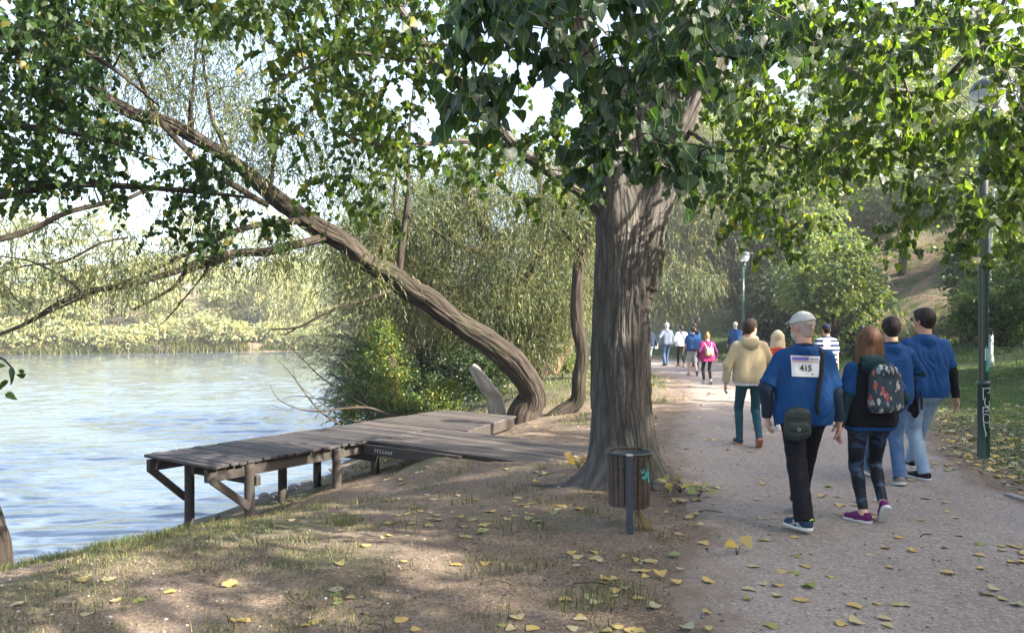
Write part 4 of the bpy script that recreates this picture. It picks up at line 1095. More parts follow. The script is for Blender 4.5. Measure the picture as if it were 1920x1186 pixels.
hill = [('tall bushy tree on the hillside directly above the distant lamp post', 1420, 330, 52, 120, 120, 130, L_hill), ('broad green tree on the hillside above the small round tree', 1570, 350, 46, 110, 100, 110, L_hill),
        ('bushy green tree on the slope above the brown patch', 1690, 380, 44, 90, 50, 70, L_hill), ('yellow green tree high on the hillside', 1760, 260, 55, 120, 110, 110, L_ivy),
        ('tall light green tree behind the distant lamp post', 1340, 270, 66, 130, 150, 130, L_hill), ('tall tree on the upper slope left of the yellow green one', 1640, 200, 62, 140, 110, 130, L_hill), ('tall green tree high at the right edge', 1850, 180, 60, 140, 110, 120, L_hill), ('dense green tree above the small round tree on the upper slope', 1500, 300, 58, 120, 110, 120, L_bush), ('leafy tree at the top right of the slope', 1890, 330, 40, 100, 110, 100, L_hill), ('round bush on the slope right of the brown patch', 1860, 490, 33, 50, 40, 50, L_bush), ('pale green tree high behind the poplar fork', 1300, 200, 60, 120, 110, 90, L_hill),
        ('dark green bush halfway up the slope left of the brown patch', 1500, 470, 44, 60, 45, 55, L_bush),]
hill += [('leafy tree low on the hillside at the right edge behind the near lamp post', 1810, 340, 31, 110, 60, 90, L_hill), 
         ('light green bush low on the slope left of the brown patch', 1590, 540, 33, 40, 30, 40, L_hill), ('green bush on the slope at the right frame edge', 1905, 540, 29, 60, 50, 60, L_hill),
         ('tall pale tree on the ridge directly above the brown patch', 1720, 150, 64, 130, 110, 120, L_hill), ('feathery green tree between the distant lamp post and the small round tree', 1480, 400, 40, 70, 90, 90, L_hill)]
for lb, px, py, Yd, rx, rz, n_, mt in hill:
    c_ = P(px, py, Yd); zb = Hs(c_[0], c_[1]); 
    low = min(zb, c_[2]-rz/FPX*Yd)
    bank_tree('hillside_tree', lb, (c_[0], c_[1], 0), [([(c_[0], c_[1], zb-.1), (c_[0]+.2, c_[1], (zb+c_[2])/2), c_], .25, .08)],
              [zn(px, py, Yd, rx, rz, n_), ]+([] if 1590 < px < 1860 else [((c_[0], c_[1], max(zb+1, (zb+c_[2])/2)), (rx/FPX*Yd*.8, rx/FPX*Yd*.7, max(1.2, (c_[2]-zb)/2)), n_//3)]), mt, kind='oval', size=.30, tl=1.0, rad_=1.0, droop=.3, per=10, lv=10, dens=1.5, group='trees on the hillside')

# shrubs along the near shore
bank_tree('grey_willow_shrub', 'silvery grey willow shrub spreading over the water behind the dock', P(700, 760, 17.5), [(px3([(740, 775, 17.3), (700, 720, 17.2), (650, 660, 17)]), .07, .02), (px3([(740, 775, 17.3), (690, 740, 16.8), (620, 700, 16.5)]), .05, .015)],
    [zn(640, 640, 17.3, 75, 75, 55), zn(690, 700, 17, 60, 60, 50), zn(650, 745, 16.8, 40, 40, 22), zn(690, 560, 18, 90, 50, 40)], L_grey, size=.09, per=11, tl=.55, rad_=.35, droop=.25, cat='shrub')
bank_tree('green_shrub', 'bright green shrub at the water edge beside the dock', P(720, 790, 16), [(px3([(730, 795, 16), (720, 740, 16), (700, 690, 16)]), .05, .015)],
    [zn(710, 700, 16, 60, 45, 40), zn(675, 760, 15.7, 45, 35, 30), zn(770, 770, 15.6, 60, 24, 28), zn(720, 640, 16.4, 50, 40, 26)], L_bush, kind='oval', size=.075, per=12, tl=.4, rad_=.28, droop=.3, cat='shrub')
bank_tree('dark_undergrowth_bush', 'dark green bush under the leaning trunk beside the pale stump', P(850, 760, 17), [(px3([(850, 765, 17), (845, 720, 17), (840, 680, 17)]), .05, .015)],
    [zn(840, 700, 17, 75, 55, 80), zn(900, 690, 17.6, 50, 50, 45), zn(800, 740, 16.2, 50, 40, 45), zn(940, 640, 18.5, 60, 50, 45)], L_dark, kind='oval', size=.09, per=12, tl=.4, rad_=.3, droop=.4, cat='bush')
bank_tree('green_shrub', 'low green nettle clump in light between the two trunks beyond the dock', P(1055, 695, 24), [([P(1055, 712, 24), P(1055, 690, 24)], .03, .01)],
    [zn(1060, 682, 24, 45, 16, 40)], L_ivy, kind='oval', size=.11, per=10, tl=.35, rad_=.25, droop=.3, cat='shrub')
# creeper-covered stump
so = P(742, 790, 15.3); so[2] = Hs(so[0], so[1])-.05
st_ = empty('ivy_covered_stump', so, 0, 'broken stump wrapped in green and yellow creeper behind the dock', 'stump')
w = Wood(so); w.limb([so, P(740, 740, 15.3), P(733, 690, 15.3), P(722, 640, 15.3), P(716, 600, 15.3)], [.14, .12, .11, .10, .05], 20, .06, .008, 9, .3); w.build('trunk', B_wil, st_)
cs = np.array([P(740-26*t+rng.normal()*(16-8*t)*(1 if t > .3 else 1.5), 785-185*t, 15.2+rng.normal()*.12) for t in rng.uniform(0, 1, 110)])
crown('creeper', L_ivy, st_, so, 'oval', [hanging_twigs(cs, .12, 6, 9, 'o', .07, .32, .9, leafdir=.7)])
cs = np.array([P(838-10*t+rng.normal()*14, 800-90*t, 14.7+rng.normal()*.12) for t in rng.uniform(0, 1, 60)])
vb = cs.mean(0); vb[2] = Hs(vb[0], vb[1]); bb = empty('yellow_creeper_bush', vb, 0, 'small yellow green creeper bush at the back edge of the dock', 'bush')
w = Wood(vb); w.limb([vb-[0, 0, .1], vb+[0, 0, .5], P(832, 715, 14.8)], [.03, .02, .01], 8); w.build('stem', B_thin, bb)
crown('foliage', L_ivy, bb, vb, 'oval', [hanging_twigs(cs, .14, 6, 9, 'o', .07, .3, .8, leafdir=.7)])

# bleached leaning log and dead branches over the water
lo = P(935, 772, 14.9); lo[2] = Hs(lo[0], lo[1])-.1
lg = empty('dead_stump', lo, 0, 'pale bleached leaning stump beside the curved willow base', 'stump')
w = Wood(lo); w.limb([lo, P(930, 752, 14.9), P(912, 725, 14.8), P(895, 700, 14.8), P(884, 686, 14.8)], [.2, .165, .14, .11, .07], 30, .04, .012, 10, .1); w.build('wood', B_pale, lg)
do = P(800, 800, 15.5); do[2] = Hs(do[0], do[1])
dg = empty('dead_branch', do, 0, 'bare dead branches fanning out over the water left of the shrubs', 'branch')
w = Wood(do)
for l, r0 in (([(800, 800, 15.5), (740, 780, 15), (690, 764, 14.8), (640, 766, 14.6), (590, 770, 14.4), (552, 763, 14.3), (518, 745, 14.2), (506, 720, 14.2)], .035), ([(640, 795, 14.8), (600, 770, 14.6), (570, 735, 14.5), (545, 700, 14.4), (522, 676, 14.4)], .022),
              ([(700, 770, 14.9), (650, 740, 14.8), (600, 705, 14.7), (560, 665, 14.6), (530, 640, 14.6)], .02), ([(690, 766, 14.8), (640, 755, 14.9), (560, 742, 14.9), (530, 748, 15)], .015),
              ([(660, 790, 14.9), (690, 790, 15), (760, 800, 15.3)], .02), ([(620, 768, 14.6), (590, 745, 14.5), (560, 720, 14.4), (548, 690, 14.4)], .012), ([(690, 760, 15), (660, 700, 15.2), (620, 660, 15.2), (590, 640, 15.2)], .015),
              ([(552, 763, 14.3), (540, 770, 14.3), (508, 757, 14.2)], .01)):
    w.limb(px3(l), np.linspace(r0, .004, len(l)), 6, .1, 0, 7, .8)
w.build('wood', B_thin, dg)
# birch behind the near lamp
bo = P(1858, 700, 24.5); bo[2] = Hs(bo[0], bo[1])
m_, nt, b, o = newmat('birch_bark'); a = attr(nt, 'bco')
n_ = noise(nt, mapping(nt, a, (2, 2, 9)), 3, 4, .7); nt.links.new(ramp(nt, n_, [(.38, (.05, .045, .04)), (.46, (.55, .53, .5)), (1, (.62, .6, .57))]), b.inputs['Base Color']); b.inputs['Roughness'].default_value = .8
bank_tree('birch_tree', 'thin white birch trunk standing directly behind the near lamp post', bo, [([bo, bo+[-.02, 0, 1.2], bo+[-.05, 0, 2.6], bo+[0, 0, 4.2], bo+[.1, 0, 5.8]], .085, .03)],
    [(tuple(bo+[0, 0, 5.4]), (1.1, 1.1, 1.3), 26)], L_hill, kind='oval', bark=m_, size=.08, tl=.5, rad_=.3)

# ================================================================ unseen trees off to the right, placed and sized to throw the dappled shade
def shade_tree(x, y, h, rr_):
    z = Hs(x, y); b = (x, y, z)
    return bank_tree('unseen_shade_tree', 'unseen leafy tree right of the lawn, placed for its shade', b, [([(x, y, z-.1), (x+.1, y, z+h*.3), (x, y+.2, z+h*.6), (x, y, z+h*.85)], .22, .05)],
        [((x, y, z+h*.62), (rr_, rr_, h*.38), 92), ((x, y, z+h*.32), (rr_*.85, rr_*.85, h*.22), 34)], L_hill, kind='oval', size=.26, tl=.9, rad_=.7, droop=.4, per=9, lv=10, group='unseen shade trees right of the lawn')
st0 = shade_tree(15.5, 3.0, 7.9, 3.3)
st0['label'] = 'unseen leafy tree low on the slope right of the lawn, placed for its shade'
SHT = [(17.5, 12.8, .6, 1.0), (12.5, -1.0, 1.05, 1.0), (14.5, 6.0, .9, 2.5), (18, -6, 1.1, .3), (15, -13, 1.1, 1.3), (25.5, -5, 1.2, 2.0), (9.5, -6.5, 1.0, 4.0), (19, .5, 1.25, 4.4), (13.5, -6.2, 1.4, 1.2), (17.0, 5.5, 1.0, 2.2), (17.5, 17.0, .85, 3.3), (21.0, 18.5, 1.05, 4.1), (20.5, -1, 1.1, 5.2), (22.5, 4.5, 1.1, .6), (23.5, 11, .8, 1.9), (28, 22, 1.1, 2.7), (13.0, -9.0, 1.0, 3.9)]
for i, (x, y, s, a) in enumerate(SHT):
    c = st0.copy(); COL.objects.link(c); c.location = (x, y, Hs(x, y)-.06); c.rotation_euler = (0, 0, a); c.scale = (s, s, s)
    c['label'] = 'unseen leafy tree right of the lawn, placed to shade the path'
    for ch in st0.children:
        d = ch.copy(); COL.objects.link(d); d.parent = c

# ================================================================ far bank
def far_y(x): return 73+(x+50)*.46
far_src = []
def far_tree(x, dy, h, wdt, name, label, mat, kind='oval', weep=False, n_=70, cat='tree', group=None):
    y = far_y(x)+dy; z = Hs(x, y)
    dr = 1.0 if weep else .35
    return bank_tree(name, label, (x, y, z), [([(x, y, z-.1), (x+.2, y, z+h*.35), (x, y, z+h*.75)], .22, .06)],
        [((x, y, z+h*.58), (wdt, wdt*.8, h*.42), n_), ((x, y, z+h*.25), (wdt*.8, wdt*.7, h*.22), n_//4)], mat, kind=kind, size=.36 if not weep else .5, tl=1.4 if not weep else 3.5, rad_=1.0, droop=dr, per=10, lv=10, cat=cat, group=group, seg=8, rmax=.06)
fl = ['beside the left frame edge', 'rounded and pale', 'tall and pale green', 'broad with yellow tint', 'set back and airy', 'behind the open bank', 'behind the weeping willow', 'near the shrubs on the right', 'short and bushy', 'far back and faint']
FT = [(-62, 6, 10, 5), (-54, 8, 9, 4.5), (-47, 5, 8, 4), (-41, 9, 10, 4.5), (-35, 13, 9, 4.5), (-29, 12, 9.5, 4), (-23, 10, 10, 4.5), (-17, 8, 11, 5), (-11, 7, 9, 4.5), (-70, 9, 12, 6), (-58, 17, 15, 6.5), (-49, 18, 14, 6.5), (-40, 20, 15, 7), (-31, 22, 15, 7), (-22, 20, 15, 7), (-13, 17, 15, 7)]
fl += ['tall in the back row at the left', 'tall in the back row above the rounded one', 'tall in the back row, broad', 'tall in the back row above the open bank', 'tall in the back row behind the weeping willow', 'tall in the back row at the right end']
for i, (x, dy, h, wd_) in enumerate(FT):
    far_tree(x, dy, h, wd_, 'far_bank_tree', 'sunlit tree on the far river bank, '+fl[i], L_far, group='sunlit trees on the far bank')
far_tree(-26.5, 6, 9.5, 3.6, 'weeping_willow', 'pale weeping willow with hanging strands on the far bank', L_far, 'willow', True, 60)
bl = ['at the left frame edge', 'above the dark driftwood', 'low and yellowish', 'with reddish twigs', 'under the leaning branches', 'in front of the open bank', 'below the weeping willow', 'beside the weeping willow', 'low and bright', 'near the overhanging shrubs', 'at the right end of the bank', 'rounded at the waterline']
for i in range(12):
    x = -53+i*3.1+rng.uniform(-.8, .8)
    far_tree(x, rng.uniform(1.0, 3.5), rng.uniform(1.8, 3.4), rng.uniform(1.5, 2.4), 'far_bank_bush', 'sunlit bush on the far bank, '+bl[i], L_far, n_=24, cat='bush', group='sunlit bushes on the far bank')
q = MB(); x = -38.5; y = far_y(x)+.1
for k in range(7): tube(q, [(x+k*.35, y, WZ-.1), (x+k*.35+rng.uniform(-.4, .4), y+.2, WZ+rng.uniform(.3, .8)), (x+k*.35+rng.uniform(-1, 1), y+.2, WZ+rng.uniform(.2, .9))], [.09, .07, .03], 6)
tag(q.build('driftwood', B_thin, None, True), 'dark tangle of driftwood at the far waterline', 'driftwood')
# ================================================================ people
SKIN = {}
def skin(c):
    if c not in SKIN:
        m, nt, b, o = newmat('skin'); v = obco(nt); n = noise(nt, v, 14, 4)
        nt.links.new(mix(nt, n, tuple(x*.9 for x in c), tuple(x*1.08 for x in c)), b.inputs['Base Color'])
        b.inputs['Roughness'].default_value = .5; b.inputs['Subsurface Weight'].default_value = .08; b.inputs['Subsurface Radius'].default_value = (.02, .008, .004)
        bump(nt, b, noise(nt, v, 180, 2), .1, .001); SKIN[c] = m
    return SKIN[c]
def hairmat(name, dark, light, freq=(90, 90, 7)):
    m, nt, b, o = newmat(name); v = obco(nt)
    n = noise(nt, mapping(nt, v, freq), 1.3, 4, .6, .6); n2 = noise(nt, v, 9, 3)
    c = mix(nt, mth(nt, 'MULTIPLY', n2, .5), ramp(nt, n, [(.3, dark), (.7, light)]), dark)
    nt.links.new(c, b.inputs['Base Color']); b.inputs['Roughness'].default_value = .55; b.inputs['Specular IOR Level'].default_value = .2
    bump(nt, b, n, .9, .008); return m
M = {
 'blue': cloth('royal_blue_jersey', (.003, .050, .170), .8, .14), 'bluedark': cloth('blue_shirt', (.012, .06, .26), .8), 'navy': cloth('navy_cloth', (.010, .018, .045), .85),
 'charcoal': cloth('charcoal_blue_fleece', (.018, .028, .048), .9), 'black': cloth('black_cloth', (.006, .006, .009), .85), 'dkgreen': cloth('dark_green_fleece', (.010, .036, .040), .9),
 'beige': cloth('sand_fleece', (.47, .385, .235), .9, .06), 'teal': cloth('teal_track_cloth', (.014, .062, .085), .8), 'white': cloth('white_cloth', (.62, .63, .66), .85, .06),
 'grey': cloth('grey_blue_jacket', (.10, .125, .165), .85), 'ltgrey': cloth('light_grey_cloth', (.33, .34, .35), .9), 'khaki': cloth('khaki_cloth', (.16, .145, .125), .9),
 'red': cloth('coral_red_knit', (.55, .05, .028), .85), 'magenta': cloth('magenta_cloth', (.30, .020, .115), .85), 'plum': cloth('plum_sleeve', (.075, .012, .07), .85),
 'cap': cloth('stone_cap_cloth', (.50, .50, .48), .9, .05), 'purple': cloth('purple_knit', (.115, .012, .095), .75), 'shoenavy': cloth('navy_mesh', (.015, .04, .075), .7),
 'blackshoe': cloth('black_mesh', (.01, .01, .012), .7), 'greyshoe': cloth('grey_shoe_mesh', (.22, .2, .19), .8), 'redshoe': cloth('red_mesh', (.35, .03, .03), .8), 'whiteshoe': cloth('pale_shoe', (.5, .48, .45), .8),
 'sole': plain('white_rubber', (.55, .55, .52), .6, 0, .1, 30), 'solegrey': plain('grey_rubber', (.12, .11, .10), .8), 'soleorange': plain('orange_rubber', (.45, .17, .10), .7),
 'dgsole': plain('dark_rubber', (.03, .03, .03), .8), 'bag': cloth('dark_green_grey_nylon', (.028, .038, .035), .6), 'webbing': cloth('black_webbing', (.008, .008, .01), .7), 'glass': plain('black_glasses', (.006, .006, .008), .2),
 'lime': plain('lime_yellow_trim', (.45, .75, .05), .5), 'eye': plain('eye_white', (.6, .6, .58), .3),
}
def jeans(name, base, worn):
    def ex(nt, v, c):
        n = noise(nt, mapping(nt, v, (1, 1, .5)), 9, 5, .6)
        return mix(nt, ramp(nt, n, [(.4, 0.), (.7, .8)]), c, worn)
    return cloth(name, base, .85, .12, 700, ex)
M['jeans_light'] = jeans('faded_denim', (.23, .34, .47), (.36, .46, .57)); M['jeans_mid'] = jeans('mid_denim', (.045, .095, .20), (.10, .17, .30)); M['jeans_dark'] = jeans('dark_denim', (.03, .06, .12), (.07, .12, .2))
def legg(nt, v, c):
    n = noise(nt, mapping(nt, v, (1, 1, 1.6), (.6, .2, 0)), 6.5, 3, .5, 1.2)
    return mix(nt, ramp(nt, n, [(.52, 0.), (.57, .9)]), c, (.028, .055, .105))
M['leggings'] = cloth('patterned_leggings', (.007, .009, .016), .6, .1, 900, legg)
def stripes(nt, v, c):
    s = N(nt, 'ShaderNodeSeparateXYZ'); nt.links.new(v, s.inputs[0])
    f = mth(nt, 'GREATER_THAN', mth(nt, 'FRACT', mth(nt, 'MULTIPLY', s.outputs[2], 10.5)), .55)
    return mix(nt, f, (.010, .02, .07), (.58, .6, .64))
M['striped'] = cloth('navy_white_striped_cloth', (.01, .02, .07), .85, .1, 900, stripes)
def floral(nt, v, c):
    o = c
    for sc_, th_, col_, sd_ in ((26, .36, (.20, .24, .27), 7), (20, .34, (.34, .075, .07), 3), (26, .34, (.36, .38, .39), 0), (40, .32, (.42, .27, .25), 11)):
        vo = N(nt, 'ShaderNodeTexVoronoi'); vo.inputs['Scale'].default_value = sc_
        nz_ = N(nt, 'ShaderNodeTexNoise'); nz_.inputs['Scale'].default_value = 22; nt.links.new(v, nz_.inputs['Vector']); vm_ = N(nt, 'ShaderNodeVectorMath', operation='MULTIPLY_ADD'); nt.links.new(nz_.outputs['Color'], vm_.inputs[0]); vm_.inputs[1].default_value = (.035,)*3; nt.links.new(v, vm_.inputs[2])
        nt.links.new(mapping(nt, vm_.outputs[0], (1, .2, .42), (0, .6+sd_, 0), (sd_, sd_, sd_)), vo.inputs['Vector'])
        se = N(nt, 'ShaderNodeSeparateColor'); nt.links.new(vo.outputs['Color'], se.inputs[0])
        f = mth(nt, 'MULTIPLY', mth(nt, 'LESS_THAN', vo.outputs['Distance'], th_), mth(nt, 'GREATER_THAN', se.outputs[0], .45))
        o = mix(nt, f, o, col_)
    return o
M['floral'] = cloth('floral_backpack_cloth', (.030, .048, .060), .8, .1, 500, floral)
HM = {'dark': hairmat('dark_brown_hair', (.012, .008, .006), (.035, .024, .018)), 'brown': hairmat('brown_hair', (.03, .016, .010), (.085, .05, .032)), 'auburn': hairmat('copper_brown_hair', (.065, .032, .018), (.21, .108, .06)),
      'cropped': hairmat('cropped_white_hair', (.36, .27, .23), (.58, .47, .42)), 'white': hairmat('short_white_hair', (.38, .36, .34), (.6, .58, .55)), 'blond': hairmat('blond_hair', (.50, .38, .22), (.78, .66, .46)), 'red': hairmat('dark_red_hair', (.05, .008, .010), (.14, .02, .025)), 'ginger': hairmat('ginger_hair', (.3, .13, .04), (.55, .28, .10))}

def ik(a, t, l1, l2, pole):
    a, t = np.array(a, float), np.array(t, float); v = t-a; d = np.linalg.norm(v); L = min(d, (l1+l2)*.9985); u = v/max(d, 1e-6)
    t = a+u*L; x = (l1*l1-l2*l2+L*L)/(2*L); h = math.sqrt(max(l1*l1-x*x, 0))
    p = np.array(pole, float); p = p-u*np.dot(p, u); p /= np.linalg.norm(p)+1e-9
    return a+u*x+p*h, t
def nrm(v): v = np.array(v, float); return v/np.linalg.norm(v)

def person(label, X, Y, H=1.75, head_deg=0, w=1.0, belly=1.0, yaw=0, nod=0, la=(-.09, -.25, .085, 0), ra=(.09, .3, .085, 0), lw=(-.30, -.05, .82), rw=(.30, .12, .84),
           sk=(.52, .30, .21), hair=None, layers=(), bottom=None, shoes=('blackshoe', 'sole'), cap=None, glasses=False, h=.012, hipz=.915, legr=1.0, wrk=.0075, beard=False, lelb=None, relb=None, lhand=None, rhand=None, hips=1.0, grp='walkers on the path'):
    s = H/1.75; hd = math.radians(head_deg)
    root = empty('person', (X, Y, Hs(X, Y)+.012), -hd, label, 'person', grp)
    S = lambda p: np.array(p, float)*s
    lo, hi = S((-.60, -.55, -.02)), S((.60, .65, 1.86))
    # joints
    leg_j = []
    for sg, A in ((-1, la), (1, ra)):
        hip = S((sg*.092*hips, 0, hipz)); ank = S(A[:3]); knee, ank = ik(hip, ank, .435*s, .425*s, (sg*.08, 1, .0)); leg_j.append((hip, knee, ank, A[3], A[4] if len(A) > 4 else sg*6))
    arm_j = []
    for sg, wr, pe, hdp in ((-1, lw, lelb, lhand), (1, rw, relb, rhand)):
        sh = S((sg*(.045+.122*w), -.012, 1.380)); el, wr2 = ik(sh, S(wr), .29*s, .255*s, pe or (sg*.5, -1, -.1)); arm_j.append((sh, el, wr2, sg, hdp))
    hc = S((0, -.005, 1.645)); piv = S((0, -.02, 1.53))
    Rh = rot3('Z', math.radians(-yaw))@rot3('X', math.radians(-nod))
    HP = lambda p: piv+Rh@(S(p)-piv)
    def head(b, inf=0):
        b.ell(HP((0, -.012, 1.655)), S((.076+inf, .096+inf, .098+inf)), Rh, .02)
        b.ell(HP((0, .030, 1.592)), S((.055+inf, .064+inf, .072+inf)), Rh, .03)
    def torso(b, inf, top=True, loose=0, hem=.86):
        f = ((0, 1, 0), .80); i = inf*s
        if top:
            [b.cap(S((sg*(.035+.112*w), -.014, 1.374)), S((sg*.04*w, -.020, 1.432)), .046*s+i*.7, .060*s+i*.7, .035, ((0, 1, 0), .95)) for sg in (-1, 1)]
        for sg in (-1, 1):
            b.cap(S((sg*.070*w, -.012, 1.30)), S((sg*.066*w, -.005, 1.15)), .112*s*w**.5+i*.8, .108*s*belly**.7+i, .05, f)
            b.cap(S((sg*.066*w, -.005, 1.15)), S((sg*.080*hips, -.012, .96)), .108*s*belly**.7+i, .118*s*belly**.5*hips+i+loose, .05, ((0, 1, 0), .84))
        if belly > 1.05: b.ell(S((0, .06, 1.10)), S((.15*belly, .12*belly, .16)), None, .06)
    # ---------------- body: one continuous surface
    b = SDF(lo, hi, min(h, .0075) if h < .01 else h)
    torso(b, -.012)
    b.cap(S((0, -.025, 1.42)), HP((0, -.012, 1.60)), .066*s*w**.3, .056*s*w**.3, .03)
    head(b)
    if h < .013:
        b.cap(HP((0, .086, 1.648)), HP((0, .106, 1.612)), .010*s, .0145*s, .012); b.cap(HP((-.04, .078, 1.672)), HP((.04, .078, 1.672)), .012*s, .012*s, .014)
        for sg in (-1, 1):
            b.ell(HP((sg*.080, -.012, 1.630)), S((.011, .020, .032)), Rh@rot3('Z', sg*.35), .006)
            b.ell(HP((sg*.031, .094, 1.647)), S((.014, .012, .010)), Rh, .006, 's')
            b.cap(HP((sg*.018, .088, 1.586)), HP((0, .094, 1.588)), .006*s, .008*s, .006)
        b.ell(HP((0, .078, 1.548)), S((.022, .02, .018)), Rh, .015)
    else:
        for sg in (-1, 1): b.ell(HP((sg*.078, -.012, 1.630)), S((.014, .022, .032)), Rh, .006)
        b.cap(HP((0, .086, 1.648)), HP((0, .106, 1.612)), .012*s, .016*s, .012)
    for hip, knee, ank, pit, toe in leg_j:
        b.cap(hip, knee, .072*s*legr, .048*s*legr, .03); b.cap(knee, ank, .050*s*legr, .036*s, .02); 
        ft = np.array([math.sin(math.radians(toe)), math.cos(math.radians(toe)), 0])*math.cos(math.radians(pit))+np.array([0, 0, math.sin(math.radians(pit))])
        b.cap(ank+ft*-.01, ank+ft*.13*s-np.array([0, 0, .045*s])*math.cos(math.radians(pit)), .034*s, .026*s, .02)
    for sh, el, wr, sg, hdp in arm_j:
        b.cap(sh, el, .046*s*w**.5, .036*s*w**.5, .02); b.cap(el, wr, .039*s, .027*s, .015)
        d = nrm(wr-el)
        if hdp is not None: d = nrm(hdp[0])
        pn = nrm(np.cross(d, (0, 1, 0))*1.0)*(-1)           # palm faces the thigh for hanging arms
        if np.dot(pn, (-sg, 0, 0)) < 0: pn = -pn
        if hdp is not None and len(hdp) > 1: pn = nrm(hdp[1])
        pn = nrm(pn-d*np.dot(pn, d)); sd_ = nrm(np.cross(pn, d)); 
        if np.dot(sd_, (0, 1, .3)) < 0: sd_ = -sd_
        curl = hdp[2] if hdp is not None and len(hdp) > 2 else 1.0
        hs = s*1.0
        for k, (off, Lf, cu) in enumerate(((.029, .072, .8), (.010, .080, 1.0), (-.010, .074, 1.15), (-.028, .060, 1.3))):
            a0 = wr+d*.012*hs+sd_*off*.55*hs; a1 = wr+d*(.088-.006*abs(k-1))*hs+sd_*off*hs
            b.cap(a0, a1, .0155*hs, .0125*hs, .008)
            p_ = a1; ang = .25*cu*curl
            for seg_, rr in ((.46, .0095), (.31, .0088), (.23, .0075)):
                dd = d*math.cos(ang)+pn*math.sin(ang)+sd_*(off*.8); q_ = p_+nrm(dd)*Lf*seg_*hs
                b.cap(p_, q_, max(rr*hs, b.h*.62), max((rr-.0008)*hs, b.h*.6), .003); p_ = q_; ang += .42*cu*curl
        t0 = wr+d*.025*hs+sd_*.018*hs+pn*.006; t1 = t0+nrm(d*.6+sd_*.75+pn*.35)*.042*hs; t2 = t1+nrm(d*.9+sd_*.25+pn*.35)*.030*hs; t3 = t2+nrm(d*.95+sd_*.0+pn*.4)*.024*hs
        b.cap(t0, t1, .014*hs, .0115*hs, .008); b.cap(t1, t2, .0105*hs, .0095*hs, .004); b.cap(t2, t3, .0095*hs, .008*hs, .003)
    V, Fq = b.mesh(); mesh_from('body', V, Fq, skin(sk), root, True)
    if h < .013:
        for sg in (-1, 1):
            q = MB(); lathe_c = HP((sg*.031, .083, 1.647)); q2 = SDF(lathe_c-.02, lathe_c+.02, .004); q2.ell(lathe_c, (.0115,)*3, None, 0); V, Fq = q2.mesh(); mesh_from('eye', V, Fq, M['eye'], root, True)
    ch = max(h, .0085)
    shirt_obj = {}
    # ---------------- trousers
    if bottom:
        kind, mt, flarew = bottom
        b = SDF(lo, hi, ch); f = ((0, 1, 0), .88)
        for sg in (-1, 1): b.cap(S((sg*.072*hips, -.012, 1.0)), S((sg*.082*hips, -.018, .90)), .112*s*belly**.4*hips, .118*s*hips, .05, f)
        for (hip, knee, ank, pit, toe) in leg_j:
            u = nrm(ank-knee)
            if kind == 'shorts':
                b.cap(hip, knee, .092*s*legr, .085*s*legr, .03, None, (tuple(hip+(knee-hip)*.98), tuple(nrm(knee-hip))))
            else:
                ra_ = {'slim': (.088, .058, .045), 'straight': (.094, .070, .062), 'tight': (.084, .055, .039)}[kind]
                b.cap(hip+(0, 0, .01), knee, ra_[0]*s*legr*hips**.5, ra_[1]*s*legr, .035)
                b.cap(knee+u*-.02, ank+u*.05*s, ra_[1]*s*legr*(1.02 if kind != 'tight' else 1.0), (ra_[2]+flarew)*s, .025, None, (tuple(ank+u*((.02 if kind != 'tight' else -.035))*s), tuple(u)))
                if kind == 'tight' or kind == 'slim': b.ell(knee+u*.13*s+np.array([0, -.012, 0])*s, S((.046, .052, .10)), None, .03)
        b.cutplane(S((0, 0, 1.02)), (0, 0, 1))
        b.wrinkle(wrk*(.5 if kind == 'tight' else .9), (20, 20, 26), 3)
        V, Fq = b.mesh(); mesh_from('trousers' if kind != 'shorts' else 'shorts', V, Fq, M[mt], root, True)
    # ---------------- tops
    lay2 = []
    for l_ in layers:
        if not l_[5].get('torso', True) and l_[3] > 0: lay2 += [('sleeve',)+l_[1:5]+(dict(l_[5], arm=-1),), ('sleeve',)+l_[1:5]+(dict(l_[5], arm=1),)]
        else: lay2.append(l_)
    for (nm, mt, inf, slv, hem, opt) in lay2:
        b = SDF(lo, hi, ch); i = inf*s
        if opt.get('torso', True):
            torso(b, inf, True, opt.get('loose', .012), hem)
            # straight drop of the cloth to the hem
            for sg in (-1, 1): b.cap(S((sg*.074*w, -.014, 1.25)), S((sg*.080*max(hips, w**.5)*opt.get('hw', 1), -.012, hem-.08)), .106*s*w**.4+i*.7, (.113*s*belly**.5+i+opt.get('flare', 0)), .05, ((0, 1, 0), .86))
            b.cutplane(S((0, 0, hem)), (0, 0, -1))
            b.cap(S((0, -.028, 1.43)), S((0, -.015, 1.475+opt.get('neck', 0))), .075*s*w**.3+i, .066*s*w**.3+i*.5, .025, None, (tuple(S((0, 0, 1.478+opt.get('neck', 0)))), (0, .25, .97)))
        for sh, el, wr, sg, hdp in arm_j:
            if slv <= 0 or opt.get('arm', sg) != sg: continue
            ru, rf = (.062*s*w**.4+i*.6)*opt.get('sw', 1), (.052*s+i*.6)*opt.get('sw', 1)
            L = slv; ua, fa = nrm(el-sh), nrm(wr-el)
            r_el = .052*s*w**.3+i*.5
            if L <= 1: b.cap(sh, el+ua*.05, ru*.86, r_el+.012, .035, ((0, 1, 0), 1.0), (tuple(sh+(el-sh)*L), tuple(ua)))
            else:
                st_ = sh
                b.cap(st_, el, ru*.86 if opt.get('torso', True) else ru*.8, r_el, .035)
                b.cap(el, wr+fa*.05, r_el, .036*s+i*.5, .02, None, (tuple(el+(wr-el)*(L-1)), tuple(fa)))
                for kk in range(3):      # cloth gathers at the elbow
                    q_ = el+(sh-el)*(.10*kk)-np.array([0, 0, .0]); b.ell(q_+nrm(el-(sh+wr)/2+1e-4)*.006, (r_el*1.04,)*3, None, .006)
